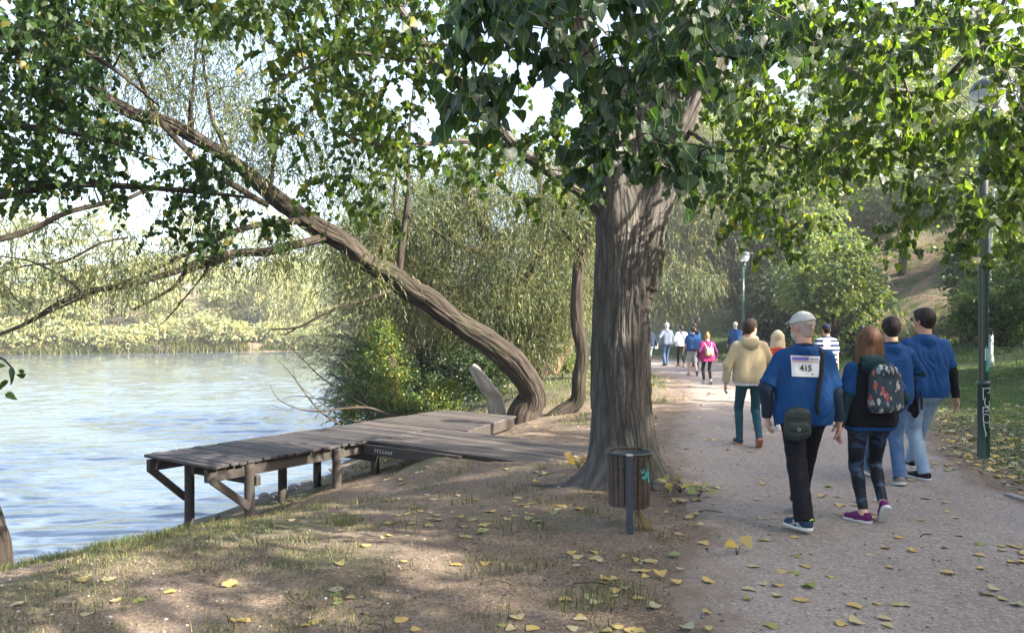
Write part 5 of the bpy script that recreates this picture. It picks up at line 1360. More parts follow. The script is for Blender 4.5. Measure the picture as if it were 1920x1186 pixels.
        b.wrinkle(wrk*opt.get('wrk', 1), opt.get('wf', (13, 13, 17)), 5+len(label) % 7)
        if opt.get('hood'):
            for a in np.linspace(0, 2*math.pi, 13)[:-1]:
                p0 = S((.088*math.cos(a), -.02+.085*math.sin(a), 1.485-.028*math.sin(a)*-1)); p1 = S((.088*math.cos(a+.55), -.02+.085*math.sin(a+.55), 1.485+.028*math.sin(a+.55)))
                b.cap(p0, p1, .034*s, .034*s, .012)
            b.ell(S((0, -.115, 1.43)), S((.115, .045, .085)), None, .03)
        if opt.get('collar'):
            for a in np.linspace(0, 2*math.pi, 17)[:-1]:
                p0 = S((.066*w**.3*math.cos(a), -.02+.066*w**.3*math.sin(a), 1.478-.012*math.sin(a))); p1 = S((.066*w**.3*math.cos(a+.4), -.02+.066*w**.3*math.sin(a+.4), 1.478-.012*math.sin(a+.4)))
                b.cap(p0, p1, .015*s, .015*s, .006)
        V, Fq = b.mesh(); o = mesh_from(nm, V, Fq, M[mt], root, True); shirt_obj[nm] = (V, Fq[0])
        if opt.get('trim'):
            pass
    # ---------------- hair, cap, glasses
    if hair:
        style, col = hair; b = SDF(HP((0, 0, 1.655))-.30*s, HP((0, 0, 1.655))+.26*s, min(ch, .0095))
        up = Rh@np.array([0, 0, 1.]); fw = Rh@np.array([0, 1., 0])
        if style in ('short', 'fringe', 'bald'):
            th_ = {'short': .016, 'bald': .003, 'fringe': .004}[style]
            b.ell(HP((0, -.018, 1.660)), S((.077+th_, .095+th_, .098+th_)), Rh, 0, 'u', [(tuple(HP((0, .045, 1.66))), tuple(fw*.75-up*.66)), (tuple(HP((0, 0, 1.575))), tuple(-up))] if style != 'bald' else [(tuple(HP((0, .01, 1.60))), tuple(fw*.9-up*.4)), (tuple(HP((0, 0, 1.575))), tuple(-up))])
            b.ell(HP((0, -.055, 1.585)), S((.058, .035, .045)), Rh, .02)
            if style == 'short':
                b.ell(HP((0, .045, 1.725)), S((.062, .052, .030)), Rh, .02)
            b.wrinkle(.006 if style == 'short' else .002, (60, 60, 40), 4)
        elif style in ('long', 'bob'):
            Lh = .20 if style == 'bob' else .26
            b.ell(HP((0, -.020, 1.668)), S((.094, .108, .108)), Rh, 0, 'u', [(tuple(HP((0, .062, 1.64))), tuple(fw*.9-up*.3))])
            for sx in np.linspace(-1, 1, 7):
                top_ = HP((sx*.072, -.055+.03*sx*sx, 1.66)); bot = HP((sx*.112, -.06+.045*sx*sx, 1.66-Lh+.02*abs(sx)))
                b.cap(top_, bot, .046*s, .034*s, .022)
            for sg in (-1, 1): b.cap(HP((sg*.082, .02, 1.67)), HP((sg*.098, .018, 1.66-Lh*.8)), .026*s, .022*s, .02)
            b.wrinkle(.006, (46, 46, 5), 6)
        elif style == 'pony':
            b.ell(HP((0, -.018, 1.665)), S((.090, .108, .106)), Rh, 0, 'u', [(tuple(HP((0, .05, 1.65))), tuple(fw*.8-up*.6))])
            b.cap(HP((0, -.09, 1.62)), HP((.01, -.10, 1.47)), .045*s, .028*s, .03); b.wrinkle(.006, (40, 40, 8), 6)
        if style == 'bun':
            b.ell(HP((0, -.018, 1.665)), S((.088, .105, .106)), Rh, 0, 'u', [(tuple(HP((0, .05, 1.65))), tuple(fw*.8-up*.6))]); b.ell(HP((0, -.03, 1.775)), S((.045, .045, .035)), Rh, .01); b.wrinkle(.006, (40, 40, 20), 6)
        V, Fq = b.mesh(); mesh_from('hair', V, Fq, HM[col], root, True)
    if beard:
        b = SDF(HP((0, .03, 1.58))-.14, HP((0, .03, 1.58))+.14, .008); up = Rh@np.array([0, 0, 1.]); b.ell(HP((0, .034, 1.578)), S((.061, .066, .066)), Rh, 0, 'u', [(tuple(HP((0, 0, 1.60))), tuple(up))]); b.wrinkle(.004, (60, 60, 60), 2)
        V, Fq = b.mesh(); mesh_from('beard', V, Fq, HM['white'], root, True)
    if cap:
        b = SDF(HP((0, .05, 1.70))-.24, HP((0, .05, 1.70))+.24, min(ch, .008)); up = Rh@np.array([0, 0, 1.]); fw = Rh@np.array([0, 1., 0])
        cb = [(tuple(HP((0, -.02, 1.668))), tuple(nrm(-up*.97-fw*.16)))]
        b.ell(HP((0, -.012, 1.672)), S((.089, .112, .096)), Rh, 0, 'u', cb)
        b.ell(HP((0, -.012, 1.662)), S((.078, .100, .085)), Rh, .003, 's')
        if 'gap' in cap: b.cap(HP((-.022, -.125, 1.672)), HP((.022, -.125, 1.672)), .020*s, .020*s, .004, None, None, 's'); b.cap(HP((-.04, -.112, 1.655)), HP((.04, -.112, 1.655)), .006*s, .006*s, .002)
        for sx in np.linspace(-1, 1, 6): b.cap(HP((sx*.052, .085-.02*abs(sx), 1.690)), HP((sx*.038, .165-.035*sx*sx, 1.668)), .016*s, .014*s, .004, (tuple(nrm(up)), .33))
        b.ell(HP((0, -.012, 1.768)), S((.009, .009, .005)), Rh, .002)
        V, Fq = b.mesh(); mesh_from('cap', V, Fq, M[cap[0]], root, True)
    if glasses:
        b = SDF(HP((0, .03, 1.65))-.14, HP((0, .03, 1.65))+.14, .006)
        for sg in (-1, 1):
            b.ell(HP((sg*.036, .103, 1.648)), S((.030, .007, .020)), Rh@rot3('Z', -sg*.25), .002); b.cap(HP((sg*.070, .085, 1.655)), HP((sg*.084, -.01, 1.650)), .0042, .0042, .001)
        b.cap(HP((-.01, .108, 1.652)), HP((.01, .108, 1.652)), .004, .004, .002)
        V, Fq = b.mesh(); mesh_from('sunglasses', V, Fq, M['glass'], root, True)
    # ---------------- shoes
    for hip, knee, ank, pit, toe in leg_j:
        Rf = rot3('Z', math.radians(-toe))@rot3('X', math.radians(pit)); FP = lambda p: ank+Rf@((np.array(p)-[0, 0, .085])*s)
        up = Rf@np.array([0, 0, 1.]); hsz = min(ch, .008)
        lo_, hi_ = ank-.26*s, ank+.26*s
        b = SDF(lo_, hi_, hsz); c_ = (tuple(FP((0, 0, .022))), tuple(-up))
        b.cap(FP((0, -.030, .048)), FP((0, .05, .045)), .040*s, .043*s, .015, None, c_); b.cap(FP((0, .05, .040)), FP((0, .150, .032)), .043*s, .036*s, .02, None, c_)
        b.cap(FP((0, -.030, .065)), FP((0, -.022, .098)), .036*s, .034*s, .015, None, (tuple(FP((0, 0, .102))), tuple(up))); b.cap(FP((0, .0, .08)), FP((0, .09, .055)), .033*s, .030*s, .02)
        V, Fq = b.mesh(); sh_ = mesh_from('shoe', V, Fq, M[shoes[0]], root, True)
        b = SDF(lo_, hi_, hsz); cc_ = [(tuple(FP((0, 0, .030))), tuple(up)), (tuple(FP((0, 0, .0))), tuple(-up))]
        b.cap(FP((0, -.032, .02)), FP((0, .05, .02)), .045*s, .046*s, .0, None, cc_); b.cap(FP((0, .05, .02)), FP((0, .152, .02)), .046*s, .040*s, .0, None, cc_)
        V, Fq = b.mesh(); mesh_from('sole', V, Fq, M[shoes[1]], sh_, True)
        if len(shoes) > 2:
            q = MB()
            for yy in (.075, .09, .105): tube(q, [FP((-.022, yy, .078-.25*(yy-.075))), FP((0, yy+.004, .087-.35*(yy-.075))), FP((.022, yy, .078-.25*(yy-.075)))], [.004]*3, 6)
            q.build('laces', M[shoes[2]], sh_, True); q = MB(); tube(q, [FP((-.02, -.066, .09)), FP((0, -.071, .10)), FP((.02, -.066, .09))], [.007]*3, 6)
            q.build('heel_tab', M[shoes[2]], sh_, True)
            q = MB()
            for sg in (-1, 1):     # light curved marks on the shoe side
                for (ya, yb) in ((.0, .055), (.025, .08)):
                    tube(q, [FP((sg*.044, ya, .034)), FP((sg*.0445, (ya+yb)/2, .052)), FP((sg*.036, yb, .070))], [.0042]*3, 5)
                for (ya, yb) in ((.07, .02), (.09, .045)):
                    tube(q, [FP((sg*.045, ya, .036)), FP((sg*.044, (ya+yb)/2, .050)), FP((sg*.040, yb, .060))], [.0035]*3, 5)
            q.build('side_mark', M['sole'], sh_, True)
    return root, shirt_obj, s, HP

def bvh(parts): 
    V = []; F = []; n = 0
    for v, f in parts: V += [tuple(x) for x in v]; F += [tuple(int(k)+n for k in q) for q in f]; n += len(v)
    return BVHTree.FromPolygons(V, F)
def onback(tree, x, z, off, y0=-.6):
    hit = tree.ray_cast(Vector((x, y0, z)), Vector((0, 1, 0)))
    if hit[0] is None: return np.array([x, -.1, z])
    return np.array(hit[0])+np.array([0, -off, 0])
def smooth_back(tree, x, z, off, r=.05):
    p = [onback(tree, x+a, z+c_, 0)[1] for a in (-r, 0, r) for c_ in (-r, 0, r)]
    return np.array([x, min(np.mean(p), onback(tree, x, z, 0)[1])-off, z])
def grid_patch(mb, fn, nu, nv, mi=0):
    V = np.array([fn(u, v) for v in np.linspace(0, 1, nv) for u in np.linspace(0, 1, nu)]); idx = np.arange(nu*nv).reshape(nv, nu)
    mb.add(V, [np.stack([idx[:-1, :-1], idx[:-1, 1:], idx[1:, 1:], idx[1:, :-1]], -1).reshape(-1, 4)], None, mi)
def text_mesh(txt, size, fn, extrude=0):
    """outline text as mesh; each vertex sent through fn(x, y) -> 3-D"""
    cu = bpy.data.curves.new('txt', 'FONT'); cu.body = txt; cu.size = size; cu.align_x = 'CENTER'; cu.resolution_u = 3; cu.offset = size*.032
    o = bpy.data.objects.new('txt', cu); COL.objects.link(o)
    dg = bpy.context.evaluated_depsgraph_get(); me = bpy.data.meshes.new_from_object(o.evaluated_get(dg))
    V = np.array([fn(v.co.x, v.co.y) for v in me.vertices]); F = {}
    for p in me.polygons: F.setdefault(len(p.vertices), []).append(list(p.vertices))
    bpy.data.objects.remove(o); bpy.data.curves.remove(cu)
    return V, [np.array(f) for f in F.values()]
M_bib = plain('bib_paper', (.62, .62, .64), .6, 0, .03, 10, .1); M_ink = plain('black_ink', (.012, .012, .015), .6, 0, .05, 10, 0)
M_bibp = plain('violet_print', (.13, .10, .42), .6, 0, .1, 10, 0); M_bibo = plain('orange_print', (.55, .28, .16), .6, 0, .1, 10, 0); M_bibg = plain('grey_print', (.3, .3, .36), .6, 0, .1, 10, 0); M_bibgr = plain('green_print', (.05, .2, .09), .6, 0, .1, 10, 0)
def bib(root, tree, cx, cz, wd_, ht, num, s, full=True, rot=0.0):
    def pt(u, v, off):
        a = (u-.5)*wd_*(1-.06*(1-v)); c_ = (v-.5)*ht; x = cx+a*math.cos(rot)-c_*math.sin(rot); z = cz+a*math.sin(rot)+c_*math.cos(rot)
        return smooth_back(tree, x, z, off)
    q = MB(); grid_patch(q, lambda u, v: pt(u, v, .008), 13, 13); b0 = q.build('race_bib', M_bib, root, True)
    if full:
        for nm, m_, (u0, u1, v0, v1) in (('violet_band', M_bibp, (.05, .60, .78, .93)), ('orange_band', M_bibo, (.05, .95, .69, .74)), ('logo_box', M_bibg, (.64, .93, .80, .90)), ('green_mark', M_bibgr, (.70, .76, .10, .17))):
            q = MB(); grid_patch(q, lambda u, v: pt(u0+(u1-u0)*u, v0+(v1-v0)*v, .011), 9, 5); q.build(nm, m_, b0, True)
        for k, (v_, a, c_) in enumerate(((.13, .1, .6),)):
            q = MB(); grid_patch(q, lambda u, v: pt(a+(c_-a)*u, v_+.012*v, .011), 9, 2); q.build('small_print', M_bibg, b0, True)
    V, F_ = text_mesh(num, ht*.42 if full else ht*.34, lambda x, y: pt(.5+x/wd_*.92, .27 if False else .28+y/ht, .0135)); q = MB(); q.add(V, F_); q.build('number', M_ink, b0)
    return b0
def ribbon(name, pts, nrmv, wdt, th, mt, parent):
    pts = np.array(pts); nn = np.array(nrmv); t_ = np.gradient(pts, axis=0); t_ /= np.linalg.norm(t_, axis=1)[:, None]+1e-9
    sd_ = np.cross(t_, nn); sd_ /= np.linalg.norm(sd_, axis=1)[:, None]; V = []
    for p, a, c_ in zip(pts, sd_, nn): V += [p-a*wdt/2, p+a*wdt/2, p+a*wdt/2+c_*th, p-a*wdt/2+c_*th]
    n = len(pts); F = []
    for k in range(n-1):
        for j in range(4): F.append([4*k+j, 4*k+(j+1) % 4, 4*k+4+(j+1) % 4, 4*k+4+j])
    F += [[0, 1, 2, 3], [4*n-1, 4*n-2, 4*n-3, 4*n-4]]
    q = MB(); q.add(np.array(V), [np.array(F)]); return q.build(name, mt, parent, True)
def strap_on(tree, pts, off=.006, n=26):
    c, _ = catmull(np.array(pts, float), np.zeros(len(pts)), .03); P_ = []; N_ = []
    for p in c:
        loc, no, _, _ = tree.find_nearest(Vector(p)); P_.append(np.array(loc)+np.array(no)*off); N_.append(np.array(no))
    P_, N_ = np.array(P_), np.array(N_)
    for _ in range(2):
        P_[1:-1] = (P_[:-2]+2*P_[1:-1]+P_[2:])/4; N_[1:-1] = (N_[:-2]+N_[1:-1]+N_[2:])/3
    return P_, N_/np.linalg.norm(N_, axis=1)[:, None]
def worn(name, root, label, cat):
    o = empty(name, root.location, root.rotation_euler.z, label, cat); return o

# ---- 1 older man with number 415
r, so_, s, HP = person('older man in blue T-shirt with race bib 415, pale cap and shoulder bag, walking away', 2.46, 6.30, 1.775, 7, 1.07, 1.16, yaw=-34, nod=2,
    la=(-.075, -.33, .085, 0, -38), ra=(.05, .36, .12, -24, 4), lw=(-.285, .03, .88), rw=(.305, .03, .81), lelb=(-1, -.55, 0), relb=(.6, -1, 0), hair=('bald', 'cropped'), cap=('cap', 'gap'), beard=True, sk=(.55, .30, .22),
    layers=[('undershirt_sleeves', 'charcoal', .006, 1.98, .9, dict(torso=False, sw=1.12)), ('t_shirt', 'blue', .016, .88, .835, dict(loose=.015, sw=1.12, hw=1.06, wrk=1.5)), ('collar', 'charcoal', .0, 0, 1.43, dict(torso=False, collar=True))],
    bottom=('straight', 'black', .012), shoes=('shoenavy', 'sole', 'lime'), h=.0075, rhand=((-.05, .1, -1), (-1, .1, 0), .9), legr=1.08)
trt = bvh([so_['t_shirt']])
bib(r, trt, -.015, 1.335, .235, .172, '415', s, True, -.03)
bg_ = worn('shoulder_bag', r, 'dark crossbody bag hanging at the hip of the man with number 415', 'bag')
P_, N_ = strap_on(trt, [(.045, -.26, .93), (.075, -.26, 1.1), (.115, -.26, 1.3), (.145, -.16, 1.47), (.13, .0, 1.50), (.08, .2, 1.4), (-.05, .25, 1.15), (-.2, .2, .95)], .008)
ribbon('strap', P_, N_, .034, .003, M['webbing'], bg_)
by = onback(trt, -.10, .90, 0)[1]
b = SDF((-.26, by-.16, .72), (.08, by+.06, 1.0), .0075)
b.cap((-.155, by-.055, .94), (-.155, by-.055, .795), .05, .055, 0, ((0, 1, 0), .75)); b.cap((-.045, by-.055, .945), (-.045, by-.055, .80), .05, .055, .0, ((0, 1, 0), .75)); b.cap((-.10, by-.055, .945), (-.10, by-.055, .79), .065, .07, .02, ((0, 1, 0), .65)); b.wrinkle(.003, (14, 14, 14), 2)
V, Fq = b.mesh(); mesh_from('bag_body', V, Fq, M['bag'], bg_, True)
b = SDF((-.24, by-.19, .75), (.05, by+.0, .93), .0075); b.cap((-.145, by-.088, .845), (-.055, by-.088, .845), .045, .045, 0, ((0, 1, 0), .5)); V, Fq = b.mesh(); mesh_from('pocket', V, Fq, M['bag'], bg_, True)
q = MB(); tube(q, [(-.19, by-.095, .915), (-.10, by-.108, .925), (-.02, by-.09, .915)], [.003]*3, 6); q.build('zip', M['webbing'], bg_, True)
q = MB(); ring(q, .013, 0, .004, seg=20, th=.005); bd = q.build('badge', M_bibg, bg_, True); bd.rotation_euler = (math.pi/2, 0, 0); bd.location = (-.10, by-.113, .83)

# ---- 2 woman with floral backpack
r, so_, s, HP = person('woman with copper hair, black vest and patterned leggings holding the hand of man 415', 3.07, 6.42, 1.645, 4, .92, 1.02, yaw=-8, la=(-.085, -.10, .085, 0, -42), ra=(.085, -.10, .165, -52, 4), lw=(-.29, -.07, .84), rw=(.27, .16, .95), relb=(.5, -1, 0),
    sk=(.55, .33, .25), hair=('long', 'auburn'), layers=[('hooded_top', 'dkgreen', .006, 1.98, .95, dict(hood=True, sw=1.1, loose=0)), ('t_shirt', 'blue', .012, .80, .83, dict(sw=1.12, hw=1.0, flare=.004)), ('vest', 'black', .021, 0, .865, dict(loose=.01, flare=.006, hw=1.0))],
    bottom=('tight', 'leggings', 0), shoes=('purple', 'sole'), h=.0075, lhand=((-.15, .1, -1), (1, .1, 0), 1.2), legr=1.1, hips=1.06)
b_v, b_f = so_['vest']; trt = bvh([so_['vest'], so_['hooded_top']])
b = SDF(HP((0, .0, 1.74))-.14, HP((0, 0, 1.74))+.14, .006)
for sg in (-1, 1): b.ell(HP((sg*.034, .070, 1.765)), (.03, .016, .011), None, .002); b.cap(HP((sg*.066, .06, 1.768)), HP((sg*.098, -.03, 1.735)), .0045, .0045, .001)
V, Fq = b.mesh(); mesh_from('sunglasses', V, Fq, M['glass'], r, True)
q = MB(); tube(q, [(-.318*s+.01*math.cos(a)*2.9, -.07*s+.029*math.sin(a), .875*s) for a in np.linspace(0, 6.3, 15)], [.004]*15, 6); q.build('bracelet', M_bibg, r, True)
bp = worn('backpack', r, 'small dark floral patterned backpack worn by the copper haired woman', 'backpack')
by = onback(bvh([so_['vest']]), .07, 1.2, 0)[1]
b = SDF((-.14, by-.2, .86), (.27, by+.08, 1.42), .0085)
for sx in (-.075, 0, .075): b.cap((.065+sx, by-.045, 1.25-.25*sx*sx*8), (.065+sx*1.1, by-.06, 1.00), .058, .064, .03, ((0, 1, 0), .85))
b.ell((.065, by-.05, 1.29), (.105, .06, .06), None, .02); b.wrinkle(.004, (10, 10, 12), 3); V, Fq = b.mesh(); mesh_from('pack_body', V, Fq, M['floral'], bp, True)
q = MB(); tube(q, [(.065-.12, by-.05, 1.03), (.065-.10, by-.085, 1.19), (.065-.03, by-.095, 1.335), (.065+.05, by-.095, 1.33), (.065+.10, by-.08, 1.19), (.065+.13, by-.05, 1.03)], [.004]*6, 6); q.build('zip', M['webbing'], bp, True)
for sx in (-1, 1):
    P_, N_ = strap_on(trt, [(.065+sx*.09, by-.02, 1.34), (.03+sx*.11, by+.03, 1.40), (.01+sx*.12, -.02, 1.44), (sx*.12, .12, 1.33), (sx*.13, .14, 1.15)], .008)
    P_[0] = (.065+sx*.07, by-.03, 1.31); ribbon('strap', P_, N_, .02, .004, M['bag'], bp)

# ---- 3 man behind the woman
r, so_, s, HP = person('dark haired man in blue shirt and mid blue jeans behind the copper haired woman', 4.03, 7.95, 1.755, 2, 1.06, 1.05, yaw=6, la=(-.08, .32, .09, 8), ra=(.02, -.16, .10, -10, 6), lw=(-.28, .1, .9), rw=(.22, .24, 1.02), relb=(1, -.75, 0),
    hair=('short', 'dark'), layers=[('undershirt_sleeves', 'dkgreen', .005, 1.95, .9, dict(torso=False, sw=1.08)), ('t_shirt', 'blue', .014, .85, .84, dict(sw=1.1, loose=.012, wrk=1.4)), ('collar', 'dkgreen', .0, 0, 1.43, dict(torso=False, collar=True))],
    bottom=('straight', 'jeans_mid', 0), shoes=('greyshoe', 'sole'), h=.0085)
jk = worn('jacket', r, 'black jacket draped over the forearm of the man with the green collar', 'jacket')
b = SDF((.05, -.2, .62), (.45, .5, 1.2), .0095)
b.cap((.22, .05, 1.10), (.20, .22, 1.08), .06, .06, .0); b.cap((.26, .06, 1.08), (.285, .03, .76), .055, .045, .03, ((1, 0, 0), .6)); b.cap((.25, .18, 1.06), (.27, .16, .80), .055, .06, .03, ((1, 0, 0), .6)); b.cap((.265, .1, .95), (.30, .09, .72), .05, .04, .03, ((1, 0, 0), .7)); b.wrinkle(.010, (18, 18, 8), 4)
V, Fq = b.mesh(); mesh_from('jacket_body', V, Fq, M['black'], jk, True)
q = MB(); tube(q, [(.312, .0, 1.0), (.325, .0, .9), (.33, .01, .78)], [.012, .014, .012], 8); q.build('sleeve_end', M['charcoal'], jk, True)

# ---- 4 big man
person('big man in blue T-shirt over black sleeves and faded light jeans, rightmost walker', 4.46, 8.08, 1.845, 2, 1.12, 1.16, yaw=-28, la=(-.02, -.04, .09, 0, -25), ra=(.05, .40, .10, 4, 2), lw=(-.30, .0, .86), rw=(.325, .0, .83), relb=(1, -.8, 0), hair=('short', 'dark'), glasses=True, sk=(.5, .29, .2),
    layers=[('undershirt_sleeves', 'black', .005, 2.0, .9, dict(torso=False, sw=1.08)), ('t_shirt', 'blue', .016, .82, .855, dict(sw=1.12, loose=.012, hw=1.04, wrk=1.5))], bottom=('straight', 'jeans_light', -.004), shoes=('blackshoe', 'sole'), h=.0085, legr=1.05)
# ---- 5 beige hoodie
r, so_, s, HP = person('man in sand fleece, teal trousers and sunglasses', 3.29, 10.35, 1.75, 4, 1.06, 1.0, yaw=52, la=(-.11, .10, .09, 4, -10), ra=(.09, -.17, .15, -42, 5), lw=(-.32, .02, .87), rw=(.24, .26, .99), lelb=(-1, -.6, 0), relb=(.9, -.8, 0), hair=('short', 'brown'), glasses=True, sk=(.55, .32, .23),
    layers=[('undershirt', 'white', .004, 0, .845, dict(hw=.95)), ('fleece', 'beige', .018, 1.93, .885, dict(loose=.012, sw=1.22, hood=True, wrk=1.1))], bottom=('slim', 'teal', 0), shoes=('shoenavy', 'soleorange'), h=.0085)
q = MB(); V_, F_ = so_['fleece']
# ---- 6..8 people in the middle distance
person('woman with long pale blond hair in a red top beyond the sand fleece man', 4.30, 12.1, 1.575, 0, .9, 1.0, hair=('long', 'blond'), layers=[('knit_top', 'red', .014, 1.9, .86, dict(sw=1.1))], bottom=('slim', 'navy', 0), shoes=('whiteshoe', 'sole'), h=.011, sk=(.6, .38, .3), relb=(1, -1, 0))
person('person with dark red hair hidden behind the man in the sand fleece', 6.15, 19.6, 1.60, -5, .92, 1.0, hair=('bob', 'red'), layers=[('top', 'navy', .014, 1.9, .86, {})], bottom=('slim', 'black', 0), shoes=('redshoe', 'sole'), h=.015)
r, so_, s, HP = person('person in navy cap and navy white striped shirt in front of the small round tree', 6.52, 15.5, 1.70, 0, 1.06, 1.05, hair=('bald', 'dark'), cap=('navy',), layers=[('striped_shirt', 'striped', .014, .8, .84, dict(sw=1.15))], bottom=('straight', 'navy', 0), shoes=('whiteshoe', 'sole'), h=.011, sk=(.52, .3, .22))
q = MB(); tb = bvh([so_['striped_shirt']]); grid_patch(q, lambda u, v: smooth_back(tb, -.03+(u-.5)*.14, 1.34+(v-.5)*.16, .008), 5, 5); q.build('race_bib', M_bib, r, True)
# ---- far walkers
FW = dict(h=.0155, wrk=.006)
person('man in pale cap, blue T-shirt and khaki trousers by the distant lamp post', 9.22, 30.8, 1.80, 25, 1.0, 1.0, yaw=-30, la=(-.07, -.30, .10, -8), ra=(.07, .30, .10, 10), hair=('bald', 'white'), cap=('cap',), layers=[('undershirt_sleeves', 'charcoal', .005, 1.95, .9, dict(torso=False)), ('t_shirt', 'blue', .014, .8, .86, dict(sw=1.15))], bottom=('straight', 'khaki', 0), shoes=('shoenavy', 'sole'), **FW)
r, so_, s, HP = person('white haired man in grey jacket and jeans, carrying a white paper', 6.42, 31.0, 1.76, -12, 1.08, 1.05, la=(-.1, -.05, .09, 0), ra=(.08, .22, .09, 8), lw=(-.42, .0, .95), lelb=(-.6, -1, 0), rw=(.28, .1, .9), hair=('short', 'white'), layers=[('jacket', 'grey', .022, 1.95, .86, dict(sw=1.25))], bottom=('straight', 'jeans_dark', .004), shoes=('blackshoe', 'dgsole'), **FW)
pp = worn('paper_sheet', r, 'white paper held by the man in the grey jacket', 'paper')
q = MB(); grid_patch(q, lambda u, v: np.array([-.50+.13*u+.02*v, .02+.03*u*v, .70+.19*v+.04*u]), 5, 5); q.build('sheet', M_bib, pp, True)
r, so_, s, HP = person('dark haired woman in short white jacket and black leggings with red shoes', 6.80, 30.0, 1.68, -8, 1.02, 1.05, la=(-.06, .20, .09, 4), ra=(.06, -.18, .11, -22), lw=(-.28, .16, .98), rw=(.3, .1, .95), hair=('pony', 'dark'), layers=[('jacket', 'white', .024, 1.9, .88, dict(sw=1.35, flare=.01))], bottom=('tight', 'black', 0), shoes=('redshoe', 'sole'), hips=1.08, **FW)
P_, N_ = strap_on(bvh([so_['jacket']]), [(-.09, -.1, 1.45), (.0, -.2, 1.3), (.12, -.2, 1.1), (.2, -.1, 1.0)], .01)
ribbon('bag_strap', P_, N_, .03, .005, M['webbing'], r)
r, so_, s, HP = person('man in blue T-shirt and pale grey shorts with navy waist pouch', 6.0, 24.8, 1.63, -3, 1.14, 1.1, la=(-.085, .12, .085, 4), ra=(.075, -.26, .17, -58), lw=(-.33, .05, .84), rw=(.34, -.05, .86), hair=('short', 'dark'), layers=[('t_shirt', 'blue', .014, .85, .88, dict(sw=1.2))], bottom=('shorts', 'ltgrey', 0), shoes=('greyshoe', 'solegrey'), h=.0135, wrk=.008, legr=1.05)
wp = worn('waist_pouch', r, 'navy pouch around the waist of the man in grey shorts', 'pouch')
b = SDF((-.3, -.3, .8), (.3, .3, 1.02), .012)
for a in np.linspace(0, 2*math.pi, 15)[:-1]: b.cap((.175*math.cos(a), -.01+.145*math.sin(a), .885+.01*math.cos(a)), (.175*math.cos(a+.45), -.01+.145*math.sin(a+.45), .885), .022, .022, .005)
b.ell((.03, -.165, .88), (.1, .035, .05), None, .02); V, Fq = b.mesh(); mesh_from('pouch', V, Fq, M['navy'], wp, True)
person('dark haired walker in blue shirt behind the man in grey shorts', 7.32, 30.0, 1.76, -5, .98, 1.0, hair=('short', 'dark'), layers=[('t_shirt', 'blue', .014, .85, .86, dict(sw=1.15))], bottom=('straight', 'navy', 0), shoes=('blackshoe', 'sole'), **FW)
person('short dark haired walker in navy top beside the woman in magenta', 6.68, 27.0, 1.50, -3, .9, 1.0, hair=('short', 'dark'), layers=[('top', 'navy', .014, .9, .86, dict(sw=1.15))], bottom=('straight', 'jeans_dark', 0), shoes=('whiteshoe', 'sole'), **FW)
r, so_, s, HP = person('short woman with ginger hair in magenta top with plum sleeves and black leggings', 5.62, 21.5, 1.45, -2, 1.12, 1.15, la=(-.1, .05, .085, 0), ra=(.085, -.14, .13, -32), lw=(-.34, .02, .90), rw=(.33, .02, .88), hair=('bun', 'ginger'), layers=[('sleeves', 'plum', .014, 1.95, .9, dict(torso=False, sw=1.35)), ('tunic', 'magenta', .022, .3, .78, dict(flare=.02, sw=1.2, hw=1.15))], bottom=('tight', 'black', 0), shoes=('whiteshoe', 'sole'), h=.0125, wrk=.008, hips=1.1)
by = onback(bvh([so_['tunic']]), 0.02, 1.03, 0)[1]
bp = worn('backpack', r, 'small tan backpack with white race bib on the woman in magenta', 'backpack')
b = SDF((-.16, by-.2, .76), (.2, by+.06, 1.16), .0115); b.cap((-.035, by-.05, .99), (-.035, by-.05, .87), .07, .075, .02, ((0, 1, 0), .7)); b.cap((.065, by-.05, .99), (.065, by-.05, .87), .07, .075, .02, ((0, 1, 0), .7)); V, Fq = b.mesh(); mesh_from('pack_body', V, Fq, plain('tan_leather', (.36, .25, .15), .6), bp, True)
tb = bvh([(V, Fq[0])]); bib(bp, tb, .015, .975, .155, .125, '1001', s, False)
for sx in (-1, 1):
    P_, N_ = strap_on(bvh([so_['tunic']]), [(.015+sx*.06, by-.03, 1.04), (.01+sx*.09, by+.02, 1.12), (sx*.11, -.02, 1.2), (sx*.11, .1, 1.12)], .008); ribbon('strap', P_, N_, .014, .004, M_bib, bp)
person('walker in dark navy jacket and jeans just emerging behind the poplar trunk', 5.50, 30.0, 1.66, -10, 1.05, 1.05, hair=('short', 'dark'), rw=(.36, .05, .88), layers=[('jacket', 'navy', .02, 1.95, .88, dict(sw=1.25))], bottom=('straight', 'jeans_light', 0), shoes=('blackshoe', 'sole'), **FW)
# ================================================================ grass (stuff) and fallen leaves
def blades(n, xs, ys, hgt, wd_, mat, name, base=None, lean=.5, three=False):
    """curved blades: two quads-ish per blade"""
    z = Hh(xs, ys); n = len(xs); a = rng.uniform(0, 2*math.pi, n); hh_ = hgt*rng.uniform(.5, 1.3, n); w_ = wd_*rng.uniform(.7, 1.3, n)
    dx, dy = np.cos(a), np.sin(a); px_, py_ = -dy, dx; le = lean*rng.uniform(.3, 1.4, n)*hh_
    p0 = np.stack([xs, ys, z-.005], -1); m = p0+np.stack([dx*le*.35, dy*le*.35, hh_*.6], -1); t = p0+np.stack([dx*le, dy*le, hh_*(1-.25*lean)], -1)
    wv = np.stack([px_*w_/2, py_*w_/2, w_*0], -1)
    V = np.stack([p0-wv, p0+wv, m+wv*.7, m-wv*.7, t], 1).reshape(-1, 3)
    i = np.arange(n)*5
    F4 = np.stack([i, i+1, i+2, i+3], -1); F3 = np.stack([i+3, i+2, i+4], -1)
    o = mesh_from(name, V, [F3, F4], mat, None, True); tag(o, kind='stuff'); return o
